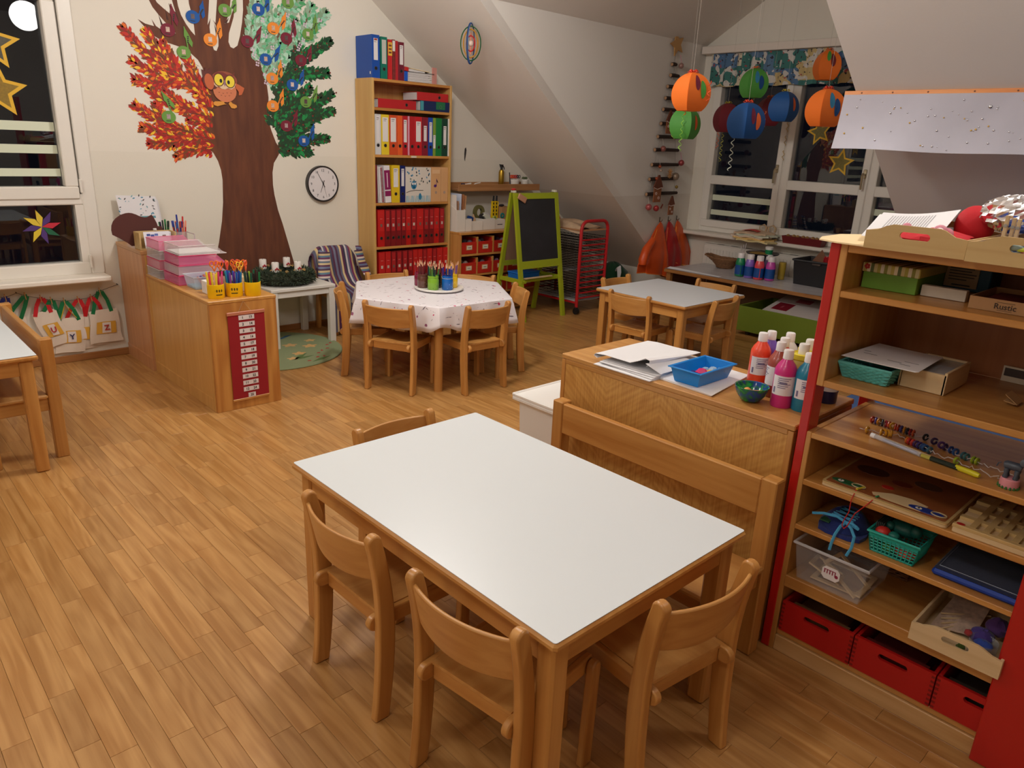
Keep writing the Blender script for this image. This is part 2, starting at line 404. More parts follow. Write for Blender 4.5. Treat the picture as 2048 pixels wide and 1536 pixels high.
win2 = tag(bpy.data.objects.new('window_2', None), kind='structure'); COL.objects.link(win2); ORG['window_2'] = Vector((0, 0, 0))
xf, xg = WX-.012, WX+.05
b = MB()
b.box(xf, xg+.05, 4.655, 4.70, .775, 2.50, .005); b.box(xf, xg+.05, 2.10, 2.145, .775, 2.50, .005)
b.box(xf, xg+.05, 2.145, 4.655, .775, .835, .005); b.box(xf, xg+.05, 2.145, 4.655, 2.44, 2.50, .005)
for y in (2.93, 3.79): b.box(xf, xg+.05, y-.03, y+.03, .835, 2.44, .005)
ob('frame', b, UPVC, win2)
for y0, y1, hd in ((3.80, 4.675, 3.865), (2.925, 3.785, 2.915), (2.125, 2.915, None)):
    b = MB(); s = .07; xs = xf-.014
    b.box(xs, xg+.03, y0, y1, .825, .90, .006); b.box(xs, xg+.03, y0, y1, 2.36, 2.45, .006); b.box(xs, xg+.03, y0+s, y1-s, 1.282, 1.376, .006)
    b.box(xs, xg+.03, y0, y0+s, .90, 2.36, .006); b.box(xs, xg+.03, y1-s, y1, .90, 2.36, .006)
    c = ob('sash', b, UPVC, win2)
    pane(c, MB().box(xg, xg+.006, y0+s, y1-s, .90, 1.282)); pane(c, MB().box(xg, xg+.006, y0+s, y1-s, 1.376, 2.36))
    if hd:
        h = hd-.02 if hd > 3 else hd+.045
        q = MB(); q.tube([(xs, h, 1.48), (xs-.045, h, 1.48), (xs-.055, h, 1.465), (xs-.05, h, 1.34)], .011, 8); q.box(xs-.012, xs, h-.016, h+.016, 1.44, 1.52, .004)
        ob('handle', q, mat((196, 186, 160), .25, metal=.9), c)
for y0, y1 in ((3.88, 4.60), (2.2, 2.86)):
    for z0, z1 in ((1.11, 1.17), (.955, 1.01)): ob('film_strip', MB().box(xg-.002, xg-.0005, y0, y1, z0, z1), FILM, win2)
b = MB(); b.box(7.125, WX-.001, 2.06, 4.845, .735, .772, .008); ob('sill_board', b, mat((228, 220, 208), 0.4), win2)
# ------------------------------------------------------------------ furniture: chairs, tables, benches
def post_outline(w0=.025, w1=.028, w2=.0215, h=.612):
    """side view (y, z) of a curved chair post: foot kicks back, top kicks back and ends round"""
    n = 14; L_, R_ = [], []
    for i in range(n+1):
        t = i/n; z = t*(h-.02)
        y = -0.022*(1-t/.52)**2 if t < .52 else -0.036*((t-.52)/.48)**2
        wv = w0+(w1-w0)*min(1, t/.45) if t < .45 else w1+(w2-w1)*((t-.45)/.55)
        L_.append((y-wv, z)); R_.append((y+wv, z))
    yl, yr = L_[-1][0], R_[-1][0]; cy = (yl+yr)/2; r = (yr-yl)/2
    cap = [(cy+r*cos(a), (h-.02)+.02*sin(a)) for a in [pi*k/8 for k in range(1, 8)]]
    return R_+cap+L_[::-1]
def bevel_mesh(o, wd=.004, seg=2):
    m = o.modifiers.new('edge', 'BEVEL'); m.width = wd; m.segments = seg; m.limit_method = 'ANGLE'; m.angle_limit = radians(50); return o
def make_chair(label, tint=None):
    t = thing('childrens_chair', label, 'chair', local=True)
    po = post_outline(); X = .168
    for s in (-1, 1):
        b = MB(); b.prism(po, s*X-.0145, s*X+.0145, 'YZ'); bevel_mesh(ob('back_post', b, beech('Z'), t), .006, 3)
    for s in (-1, 1):
        b = MB(); x = s*X
        pr = rrect(-.036, .040, 0, 0.01, .004)
        b.prism([(.262, 0), (.306, 0), (.312, .30)]+arc(.292, .318, .020, 0, pi, 6)+[(.272, .30)], x-.012, x+.012, 'YZ'); bevel_mesh(ob('front_leg', b, beech('Z'), t), .005, 2)
    for s in (-1, 1):
        b = MB(); x = s*(X-.0245)
        b.prism(arc(-.020, .3165, .0245, pi/2, 1.5*pi, 8)+[(.305, .292), (.305, .341)], x-.0105, x+.0105, 'YZ'); bevel_mesh(ob('side_rail', b, beech('Y'), t), .004, 2)
    b = MB(); b.box(-X+.036, X-.036, -.004, .014, .288, .334, .003); ob('rear_rail', b, beech('X'), t)
    b = MB(); b.box(-X+.036, X-.036, .27, .288, .288, .330, .003); ob('front_rail', b, beech('X'), t)
    b = MB()
    def seat(u, v):
        x = (u-.5)*2*(X-.0345); y = -.006+v*.322; return (x, y, .343-.010*(1-(2*u-1)**2)*sin(pi*min(1, v*1.1)) - (.012*max(0, v-.8)/.2 if v > .8 else 0))
    b.grid(seat, 10, 10, .009); ob('seat', b, shelfwood('Y'), t)
    b = MB()
    def back(u, v):
        q = 2*u-1; x = q*(X-.0125); z0 = .462-.012*(1-q*q); z = z0+(.584-z0)*v; y = -.016-.034*(1-q*q)-.026*v
        return (x, y, z)
    b.grid(lambda u, v: back(1-u, v), 14, 5, .011); bevel_mesh(ob('backrest', b, shelfwood('X'), t), .004, 2)
    return t
CH0 = make_chair('beech chair')
_first = [True]
def chair(x, y, face, label, group):
    """x, y = middle between the two back posts at floor level; face = direction it faces, degrees from +X"""
    rz = radians(face-90)
    o = CH0 if _first[0] else copy_tree(CH0); _first[0] = False
    o.location = (x, y, 0); o.rotation_euler = (0, 0, rz); o['label'] = label; o['group'] = group
    return o
G1 = 'chairs around the big white table'
chair(.970, 1.660, 1, 'beech chair on the left long side of the big table, the further one', G1)
chair(.981, 1.122, 7, 'beech chair at the front left corner of the big table, back towards camera', G1)
chair(1.468, .826, 83, 'beech chair at the near end of the big table beside the bench', G1)
chair(1.474, 2.135, -87, 'beech chair behind the far end of the big table, only its top showing', G1)

def make_table(name, label, x0, x1, y0, y1, h, top_m, group=None):
    t = thing(name, label, 'table', ((x0+x1)/2, (y0+y1)/2, 0), group)
    b = MB(); b.box(x0, x1, y0, y1, h-.026, h-.0012, .008); ob('edge_band', b, beech('X' if x1-x0 > y1-y0 else 'Y'), t, 'rounded beech edge of the top')
    b = MB(); b.prism(rrect(x0+.005, x1-.005, y0+.005, y1-.005, .008), h-.0015, h, 'XY'); ob('tabletop', b, top_m, t)
    i = .022; L = .056
    for sx in (0, 1):
        for sy in (0, 1):
            ax = x0+i if sx == 0 else x1-i-L; ay = y0+i if sy == 0 else y1-i-L
            b = MB(); b.box(ax, ax+L, ay, ay+L, 0, h-.026, .007); ob('leg', b, beech('Z'), t)
    a0, a1 = h-.098, h-.026; k = .030
    for yy in (y0+k, y1-k-.022):
        b = MB(); b.box(x0+i+L, x1-i-L, yy, yy+.022, a0, a1, .002); ob('apron_board', b, beech('X'), t)
    for xx in (x0+k, x1-k-.022):
        b = MB(); b.box(xx, xx+.022, y0+i+L, y1-i-L, a0, a1, .002); ob('apron_board', b, beech('Y'), t)
    return t
LAM = mat((222, 227, 230), 0.32, name='white_laminate')
make_table('activity_table', 'big rectangular white-topped table with beech legs in the foreground', 1.005, 1.803, .878, 2.087, .59, LAM)
make_table('activity_table', 'square white-topped beech table with four chairs before the paint table', 4.30, 5.10, 2.80, 3.615, .59, mat((216, 218, 222), .35))
make_table('activity_table', 'white-topped beech table cut off by the left edge of the picture', -.16, .65, 3.87, 5.08, .59, LAM)
G2 = 'chairs around the square table'
chair(4.326, 3.280, 4, 'beech chair at the square table, side nearest the hexagonal table', G2)
chair(4.766, 2.80, 95, 'beech chair at the square table, side towards the low cabinet', G2)
chair(5.290, 3.20, 180, 'beech chair between the square table and the paint table', G2)
chair(4.785, 3.775, -88, 'beech chair at the square table, side towards the red drying rack', G2)

def bench(label, xb, y0, y1, sgn, zt=.645, zs=.35):
    """xb = outer back plane, sgn = direction the sitter faces along X"""
    t = thing('bench', label, 'bench', (xb, (y0+y1)/2, 0))
    X = lambda a: sorted((xb+sgn*a[0], xb+sgn*a[1]))
    for y in (y0, y1-.055):
        b = MB(); q = X((.02, .075)); b.box(q[0], q[1], y, y+.055, 0, zt, .004); ob('back_post', b, beech('Z'), t)
        b = MB(); q = X((.31, .36)); b.box(q[0], q[1], y, y+.055, 0, zs-.02, .004); ob('front_leg', b, beech('Z'), t)
        b = MB(); q = X((.075, .31)); b.box(q[0], q[1], y+.012, y+.042, zs-.085, zs-.02, .003); ob('side_rail', b, beech('X'), t)
    b = MB(); q = X((.048, .074)); b.box(q[0], q[1], y0+.055, y1-.055, zt-.130, zt-.004, .004); ob('back_slat', b, beech('Y'), t)
    b = MB(); q = X((.0755, .39)); b.box(q[0], q[1], y0-.005, y1+.005, zs-.02, zs, .006); ob('seat', b, shelfwood('Y'), t)
    b = MB(); q = X((.32, .342)); b.box(q[0], q[1], y0+.055, y1-.055, zs-.09, zs-.02, .003); ob('apron_board', b, beech('Y'), t)
    return t
bench('beech bench with one wide back slat beside the big white table', 2.125, .925, 1.90, -1)
bench('beech bench beside the white table at the left picture edge', .765, 4.03, 5.02, -1, .62, .34)

# hexagonal table with patterned cloth
HC = Vector((3.175, 4.2, 0)); HR = .605; HA = radians(-2)
hexp = [(HC.x+HR*cos(HA+k*pi/3), HC.y+HR*sin(HA+k*pi/3)) for k in range(6)]
t = thing('hexagonal_table', 'six-sided beech table under the flowered cloth', 'table', HC)
b = MB(); b.prism([(HC.x+(p[0]-HC.x)*.985, HC.y+(p[1]-HC.y)*.985) for p in hexp], .560, .584, 'XY'); ob('tabletop', b, beech('X'), t)
for k in range(6):
    a = HA+k*pi/3; b = MB(); c = (HC.x+.535*cos(a), HC.y+.535*sin(a)); b.tube([(c[0], c[1], 0), (c[0], c[1], .56)], .030, 16); ob('leg', b, beech('Z'), t)
    a2 = a+pi/3; d = (HC.x+.535*cos(a2), HC.y+.535*sin(a2)); e = Vector((d[0]-c[0], d[1]-c[1], 0)).normalized()*.03
    nn = Vector((-e.y, e.x, 0)).normalized()*.01; q = MB(); c_, d_ = Vector((c[0], c[1], 0))+e, Vector((d[0], d[1], 0))-e
    vs = [p+s*nn+Vector((0, 0, z)) for z in (.49, .558) for p, s in ((c_, 1), (d_, 1), (d_, -1), (c_, -1))]
    q.add(vs, [(0, 1, 2, 3), (7, 6, 5, 4), (0, 4, 5, 1), (1, 5, 6, 2), (2, 6, 7, 3), (3, 7, 4, 0)]); ob('apron_board', q, beech('X'), t)
G3 = 'chairs around the hexagonal table'
for ang, dist, lab in ((207, .605, 'beech chair at the hexagonal table with its back to the left counter, seen from behind'),
                       (267.5, .62, 'beech chair at the front of the hexagonal table, turned to the right'),
                       (147.5, .605, 'beech chair at the hexagonal table beside the little white table, seen edge on'),
                       (331, .63, 'beech chair at the hexagonal table in front of the green easel'),
                       (83, .675, 'beech chair behind the hexagonal table in front of the tall bookcase'),
                       (24, .675, 'beech chair behind the hexagonal table in front of the red drawers')):
    a = radians(ang); chair(HC.x+dist*cos(a), HC.y+dist*sin(a), ang+180, lab, G3)

# tablecloth: one draped sheet
def cloth_pattern():
    m = bpy.data.materials.new('flowered_cloth'); m.use_nodes = True; nt = m.node_tree; N = nt.nodes; L = nt.links; bs = N['Principled BSDF']
    bs.inputs['Roughness'].default_value = 0.55
    at = N.new('ShaderNodeUVMap'); at.uv_map = 'cloth'
    def layer(scx, scy, loc, rz, thr, col, prev, detail=2.0, msk=None):
        mp = N.new('ShaderNodeMapping'); mp.inputs['Scale'].default_value = (scx, scy, 1); mp.inputs['Location'].default_value = loc; mp.inputs['Rotation'].default_value = (0, 0, rz)
        L.new(at.outputs[0], mp.inputs['Vector'])
        n = N.new('ShaderNodeTexNoise'); n.inputs['Detail'].default_value = detail; n.inputs['Scale'].default_value = 1.0; L.new(mp.outputs[0], n.inputs['Vector'])
        g = N.new('ShaderNodeMapRange'); g.inputs[1].default_value = thr; g.inputs[2].default_value = thr+.02; L.new(n.outputs['Fac'], g.inputs[0])
        x = N.new('ShaderNodeMix'); x.data_type = 'RGBA'; x.inputs[7].default_value = lin(col); L.new(g.outputs[0], x.inputs[0])
        if prev is None: x.inputs[6].default_value = lin((228, 222, 226))
        else: L.new(prev, x.inputs[6])
        return x.outputs[2]
    o = layer(9, 62, (0, 0, 0), .30, .675, (104, 92, 104), None)
    o = layer(52, 11, (4, 1, 0), .55, .70, (104, 94, 100), o)
    o = layer(26, 26, (8, 3, 0), 0, .775, (196, 66, 106), o, 0.0)
    o = layer(30, 22, (2, 9, 0), 0, .79, (150, 90, 124), o, 0.0)
    L.new(o, bs.inputs['Base Color'])
    return m
def hexr(a, R):
    a = (a-HA) % (pi/3)-pi/6; return R*cos(pi/6)/cos(a)
b = MB(); NA = 144; rings = []
for f in (0.0, .25, .5, .75, .92, .985, 1.0): rings.append((f, None))
uv = []; vs = []; fs = []
DROP = [0.0, .02, .06, .105, .15, .185]
def cdrop(a):
    """square cloth on a hexagonal top: the overhang varies around the edge"""
    s = .80/max(abs(cos(a+.42)), abs(sin(a+.42))); return min(.165, max(.095, s-hexr(a, .62)-.075))
for f, _ in rings:
    for k in range(NA):
        a = 2*pi*k/NA; r = hexr(a, .618)*f; vs.append((HC.x+r*cos(a), HC.y+r*sin(a), .5905 if f < 1 else .587)); uv.append((r*cos(a), r*sin(a)))
for d in range(1, 6):
    for k in range(NA):
        a = 2*pi*k/NA; aa = ((a-HA) % (pi/3))/(pi/3); cor = max(0, 1-min(aa, 1-aa)/.17)
        q = d/5; dr = cdrop(a)*q; fold = .016*q*cos(2*pi*aa*3+1.2)+.030*q*cor**1.5
        r = hexr(a, .618)+.004+.016*q+fold; vs.append((HC.x+r*cos(a), HC.y+r*sin(a), .588-dr)); rr = hexr(a, .618)+dr; uv.append((rr*cos(a), rr*sin(a)))
nr = len(rings)+5
for i in range(nr-1):
    for k in range(NA):
        k2 = (k+1) % NA; fs.append((i*NA+k, i*NA+k2, (i+1)*NA+k2, (i+1)*NA+k))
b.add(vs, fs)
b.v = b.v; t = thing  # keep builder name free
tc_ = solo('tablecloth', b, cloth_pattern(), 'white cloth with small pink blossom twigs over the hexagonal table', 'tablecloth', (HC.x, HC.y, .59))
ul = tc_.data.uv_layers.new(name='cloth')
for lp in tc_.data.loops: ul.data[lp.index].uv = uv[lp.vertex_index]
sm = tc_.modifiers.new('thick', 'SOLIDIFY'); sm.thickness = .0012; sm.offset = 1

# low counters along the window side
LW = wood('counter_side', (212, 164, 94), (200, 148, 78), 'Z', 0.6, rough=.35, rand=.02, fig=.2)
PINE = wood('counter_front', (200, 142, 72), (174, 112, 50), 'Z', 0.6, rough=.35, rand=.02, fig=1.0)
t = thing('counter_cabinet', 'lower wooden counter with the red number chart on its front end', 'cabinet', (1.78, 4.7, 0))
b = MB(); b.box(1.570, 1.590, 4.20, 5.235, 0, .66, .002); b.box(1.5655, 1.571, 4.20, 4.235, .0, .66, .001); b.box(1.5655, 1.571, 5.2, 5.235, .0, .66, .001); b.box(1.5655, 1.571, 4.235, 5.2, .0, .075, .001); ob('side_panel', b, LW, t)
ob('side_panel', MB().box(1.955, 1.973, 4.20, 5.235, 0, .66, .002), LW, t)
ob('end_panel', MB().box(1.568, 1.975, 4.180, 4.20, 0, .662, .002), PINE, t, 'end panel with strong upright grain')
ob('end_panel', MB().box(1.59, 1.955, 5.215, 5.235, 0, .66, .002), LW, t)
ob('top_board', MB().box(1.565, 1.978, 4.178, 5.237, .66, .680, .003), wood('counter_top', (206, 152, 80), (186, 128, 60), 'Y', .7, rand=.02), t)
t = thing('counter_cabinet', 'taller narrow wooden cabinet between the lower counter and the wall', 'cabinet', (1.76, 5.5, 0))
PK = wood('cabinet_pink', (206, 152, 106), (190, 134, 90), 'Z', 0.6, rough=.4, rand=.02, fig=.2)
b = MB(); b.box(1.552, 1.572, 5.24, 5.765, 0, .805, .002); b.box(1.5465, 1.553, 5.24, 5.765, .0, .09, .001); ob('side_panel', b, PK, t)
ob('side_panel', MB().box(1.955, 1.973, 5.24, 5.765, 0, .805, .002), PK, t)
ob('front_panel', MB().box(1.572, 1.955, 5.24, 5.26, 0, .805, .002), LW, t)
ob('top_board', MB().box(1.548, 1.976, 5.238, 5.768, .805, .832, .003), wood('cabinet_top', (196, 146, 96), (180, 126, 76), 'Y', .7, rand=.02), t)

# small white table
t = thing('side_table', 'small square white table carrying the fir wreath', 'table', (2.715, 5.5, 0))
WT = mat((226, 222, 214), .4)
ob('tabletop', MB().box(2.44, 2.99, 5.235, 5.762, .452, .478, .004), WT, t)
for x in (2.445, 2.935):
    for y in (5.24, 5.707): ob('leg', MB().box(x, x+.05, y, y+.05, 0, .452, .003), WT, t)
ob('apron_board', MB().box(2.495, 2.935, 5.250, 5.27, .405, .452, .001), WT, t); ob('apron_board', MB().box(2.955, 2.975, 5.29, 5.707, .405, .452, .001), WT, t)

# tall bookcase
t = thing('bookcase', 'tall beech bookcase filled with coloured ring binders', 'bookcase', (3.95, 5.64, 0))
BX0, BX1, BY0, BY1, BH = 3.54, 4.375, 5.512, 5.768, 2.075
PANEL = wood('bookcase_side', (206, 164, 98), (196, 150, 82), 'Z', .6, rough=.45, rand=.02, fig=.15)
for x in (BX0, BX1-.022): ob('side_panel', MB().box(x, x+.022, BY0, BY1, 0, BH, .002), PANEL, t)
ob('back_panel', MB().box(BX0+.022, BX1-.022, BY1-.008, BY1, .06, BH-.02), shelfwood('Z'), t)
SHZ = [.085, .335, .699, 1.075, 1.475, 1.849, 2.074]
for z in SHZ: ob('shelf', MB().box(BX0+.022, BX1-.022, BY0+.003, BY1-.008, z-.022, z, .002), beech('X'), t)
ob('plinth', MB().box(BX0+.022, BX1-.022, BY0+.02, BY0+.038, 0, .063), beech('X'), t)

# low cabinet with red drawers
t = thing('drawer_cabinet', 'low beech cabinet with rows of small red drawers beside the bookcase', 'cabinet', (4.9, 5.57, 0))
DX0, DX1, DY0, DY1, DH = 4.385, 5.43, 5.37, 5.765, .80
for x in (DX0, DX1-.02): ob('side_panel', MB().box(x, x+.02, DY0, DY1, 0, DH-.022, .002), shelfwood('Z'), t)
ob('top_board', MB().box(DX0-.002, DX1+.002, DY0-.004, DY1, DH-.022, DH, .003), beech('X'), t)
ob('back_panel', MB().box(DX0+.02, DX1-.02, DY1-.01, DY1, 0, DH-.022), shelfwood('Z'), t)
NC = 5; cw = (DX1-DX0-.04)/NC
for z in (.595, .40, .205, .03): ob('shelf', MB().box(DX0+.02, DX1-.02, DY0, DY1-.01, z-.018, z, .002), beech('X'), t)
RED = mat((190, 40, 30), .4)
for r, z in enumerate((.595, .40, .205)):
    for c in range(1, NC): ob('divider', MB().box(DX0+.02+c*cw-.006, DX0+.02+c*cw+.006, DY0+.004, DY1-.01, z, z+.158), shelfwood('Z'), t)
    for c in range(NC):
        x0 = DX0+.02+c*cw+.008; x1 = x0+cw-.016; zt = z+.145
        b = MB(); b.box(x0, x1, DY0+.010, DY0+.022, z+.002, z+.112, .002); b.box(x0, x0+.008, DY0+.022, DY1-.02, z+.002, zt); b.box(x1-.008, x1, DY0+.022, DY1-.02, z+.002, zt)
        b.box(x0+.008, x1-.008, DY0+.022, DY1-.02, z+.002, z+.010); b.box(x0+.008, x1-.008, DY1-.032, DY1-.02, z+.01, zt)
        d = ob('drawer', b, RED, t)
        cx = (x0+x1)/2
        ob('label_holder', MB().box(cx-.037, cx+.037, DY0+.0075, DY0+.0105, z+.038, z+.084), mat((196, 150, 92), .5), d)
        ob('label_card', MB().box(cx-.030, cx+.030, DY0+.006, DY0+.0078, z+.044, z+.079), paper((222, 212, 196)), d)
        b = MB(); b.box(cx-.018, cx+.018, DY0+.0052, DY0+.0061, z+.058, z+.063); ob('writing', b, mat((70, 60, 60), .6), d)
        b = MB(); rr = random.Random(r*9+c)
        for k in range(4): b.ball((x0+.03+rr.random()*(x1-x0-.06), DY0+.06+.06*k, z+.10), .028, 8, 6)
        ob('contents', b, mat(rr.choice(((150, 130, 120), (120, 90, 110), (196, 180, 170), (90, 80, 90))), .7), d)

# wall shelf over the drawers
t = thing('wall_shelf', 'narrow wooden ledge shelf on the wall between bookcase and sloped ceiling', 'shelf', (5.1, 5.70, 1.16))
WSH = wood('wall_shelf', (176, 126, 80), (158, 108, 64), 'X', .7, rough=.5, rand=.02)
ob('board', MB().box(4.53, 5.615, 5.60, 5.775, 1.160, 1.178, .002), WSH, t); ob('front_lip', MB().box(4.53, 5.615, 5.585, 5.60, 1.157, 1.222, .003), WSH, t)
ob('back_lip', MB().box(4.53, 5.615, 5.765, 5.778, 1.178, 1.232, .002), WSH, t)

# low cabinet behind the bench
t = thing('low_cabinet', 'low cabinet with wavy-grained back panel behind the bench, paint bottles on top', 'cabinet', (2.37, 1.45, 0))
WAVE = None
def wavy(name='wavy_veneer'):
    m = bpy.data.materials.new(name); m.use_nodes = True; nt = m.node_tree; N = nt.nodes; L = nt.links; bs = N['Principled BSDF']; bs.inputs['Roughness'].default_value = .38
    g = N.new('ShaderNodeNewGeometry'); sp = N.new('ShaderNodeSeparateXYZ'); L.new(g.outputs['Position'], sp.inputs[0])
    tri = N.new('ShaderNodeMath'); tri.operation = 'PINGPONG'; tri.inputs[1].default_value = .255; a = N.new('ShaderNodeMath'); a.inputs[1].default_value = .07; L.new(sp.outputs[1], a.inputs[0]); L.new(a.outputs[0], tri.inputs[0])
    cb = N.new('ShaderNodeCombineXYZ'); L.new(tri.outputs[0], cb.inputs[0]); L.new(sp.outputs[2], cb.inputs[1])
    def nz(rot, sx, sy, det):
        mp = N.new('ShaderNodeMapping'); mp.inputs['Rotation'].default_value = (0, 0, rot); mp.inputs['Scale'].default_value = (sx, sy, 1); L.new(cb.outputs[0], mp.inputs['Vector'])
        # rotate first, then stretch
        mp.vector_type = 'TEXTURE'; mp.inputs['Scale'].default_value = (1/sx, 1/sy, 1)
        n = N.new('ShaderNodeTexNoise'); n.inputs['Scale'].default_value = 1; n.inputs['Detail'].default_value = det; L.new(mp.outputs[0], n.inputs['Vector']); return n
    n1 = nz(0, 150, 3, 4); n2 = nz(radians(-38), 9, 78, 0)
    ad = N.new('ShaderNodeMath'); ad.operation = 'MULTIPLY_ADD'; ad.inputs[1].default_value = .55; L.new(n2.outputs['Fac'], ad.inputs[0]); L.new(n1.outputs['Fac'], ad.inputs[2])
    rp = N.new('ShaderNodeValToRGB'); rp.color_ramp.elements[0].position = .50; rp.color_ramp.elements[1].position = .98; rp.color_ramp.elements[0].color = lin((184, 126, 58)); rp.color_ramp.elements[1].color = lin((214, 162, 88))
    L.new(ad.outputs[0], rp.inputs[0]); L.new(rp.outputs[0], bs.inputs['Base Color']); return m
ob('back_panel', MB().box(2.154, 2.166, .967, 1.937, .04, .770), wavy(), t, 'rear panel with wavy diagonal figure')
b = MB(); b.box(2.150, 2.168, .947, .967, 0, .786, .002); b.box(2.168, 2.585, .947, .967, 0, .786, .002); ob('side_panel', b, beech('Z'), t)
b = MB(); b.box(2.150, 2.168, 1.937, 1.957, 0, .786, .002); b.box(2.168, 2.585, 1.937, 1.957, 0, .786, .002); ob('side_panel', b, beech('Z'), t)
ob('edge_rail', MB().box(2.150, 2.166, .967, 1.937, .770, .788, .002), beech('Y'), t)
ob('top_board', MB().box(2.150, 2.59, .945, 1.959, .788, .808, .003), shelfwood('Y'), t)
ob('shelf', MB().box(2.17, 2.58, .967, 1.937, .40, .42), shelfwood('Y'), t)

# white lidded box at the cabinet's far end
t = thing('storage_box', 'white plastic storage box with lid between bench and cabinet end', 'box', (2.38, 2.13, 0))
W1 = mat((232, 230, 226), .35)
b = MB()
def wall4(b, x0, x1, y0, y1, z0, z1, th, tap=0.0):
    o = [(x0+tap, y0+tap), (x1-tap, y0+tap), (x1-tap, y1-tap), (x0+tap, y1-tap)]; O = [(x0, y0), (x1, y0), (x1, y1), (x0, y1)]
    i_ = [(x0+tap+th, y0+tap+th), (x1-tap-th, y0+tap+th), (x1-tap-th, y1-tap-th), (x0+tap+th, y1-tap-th)]; I = [(x0+th, y0+th), (x1-th, y0+th), (x1-th, y1-th), (x0+th, y1-th)]
    vs = [(p[0], p[1], z0) for p in o]+[(p[0], p[1], z1) for p in O]+[(p[0], p[1], z0+th) for p in i_]+[(p[0], p[1], z1) for p in I]
    fs = [(3, 2, 1, 0)]+[(k, (k+1) % 4, 4+(k+1) % 4, 4+k) for k in range(4)]+[(8, 9, 10, 11)]+[(8+(k+1) % 4, 8+k, 12+k, 12+(k+1) % 4) for k in range(4)]+[(4+k, 4+(k+1) % 4, 12+(k+1) % 4, 12+k) for k in range(4)]
    return b.add(vs, fs)
wall4(b, 2.19, 2.62, 1.985, 2.235, 0, .525, .004, .015); ob('tub', b, W1, t)
b = MB(); b.box(2.165, 2.645, 1.968, 2.262, .515, .536, .006); b.box(2.175, 2.635, 1.978, 2.252, .535, .545, .003)
for q in ((2.165, 2.645, 1.968, 1.983), (2.165, 2.645, 2.247, 2.262), (2.165, 2.182, 1.983, 2.247), (2.628, 2.645, 1.983, 2.247)): b.box(*q, .534, .550, .004)
ob('lid', b, mat((240, 238, 234), .3), t)
ob('sticker', MB().prism(arc(2.30, 2.03, .022, 0, 2*pi, 12)[:-1], .545, .546, 'XY'), mat((196, 40, 74), .5), t)
# ------------------------------------------------------------------ the play shop on the right
RP = mat((186, 26, 20), .38, coat=.2)
PX = 2.15
t = thing('play_shop', 'tall wooden play shop with red posts and an upper shelf unit', 'shelf', (2.4, .6, 0))
for x0, x1, y0, y1, lb in ((PX, PX+.07, .906, .936, None), (2.60, 2.67, .906, .936, None)):
    ob('post', MB().box(x0, x1, y0, y1, 0, 1.385, .003), RP, t, 'red painted post')
ob('post', MB().box(PX-.012, PX+.012, -.12, .277, 0, 1.9, .003), RP, t, 'wide red painted board')
ob('post', MB().box(2.60, 2.67, -.12, -.09, 0, 1.385, .003), RP, t, 'red painted post')
b = MB(); b.box(PX, 2.67, .884, .905, .956, 1.387, .002); ob('side_panel', b, shelfwood('Z'), t)
b = MB(); b.box(PX+.03, 2.67, -.09, -.07, .956, 1.387, .002); ob('side_panel', b, shelfwood('Z'), t)
for z0, z1 in ((.956, .976), (1.232, 1.251), (1.362, 1.3865)): ob('shelf', MB().box(PX+.001, 2.655, -.07, .884, z0, z1, .002), beech('Y'), t)
ob('back_panel', MB().box(2.655, 2.667, -.07, .884, .976, 1.362), wood('back_panel', (178, 112, 62), (164, 98, 50), 'Z', .6, rough=.5, rand=.02, fig=.2), t)
t = thing('shelf_unit', 'lower beech shelf unit of the play shop, holding games above red boxes', 'shelf', (2.4, .5, 0))
for y0, y1 in ((.892, .912), (-.09, -.07)): ob('side_panel', MB().box(PX+.002, 2.64, y0, y1, 0, .804, .002), shelfwood('Z'), t)
for z0, z1 in ((.785, .803), (.626, .645), (.469, .486), (.252, .294)): ob('shelf', MB().box(PX+.001, 2.63, -.07, .892, z0, z1, .002), beech('Y'), t)
ob('shelf', MB().box(PX+.012, 2.63, -.07, .892, .06, .082, .002), beech('Y'), t)
ob('back_panel', MB().box(2.63, 2.64, -.07, .892, .02, .785), wood('back_panel', (178, 112, 62), (164, 98, 50), 'Z', .6), t)
ob('plinth', MB().box(PX+.004, PX+.022, -.07, .892, 0, .059, .002), wood('plinth', (214, 172, 118), (196, 150, 92), 'Y', .8, rough=.5, rand=.02), t)
ob('back_panel', MB().box(2.64, 2.66, -.07, .892, .0, .05), RP, t)

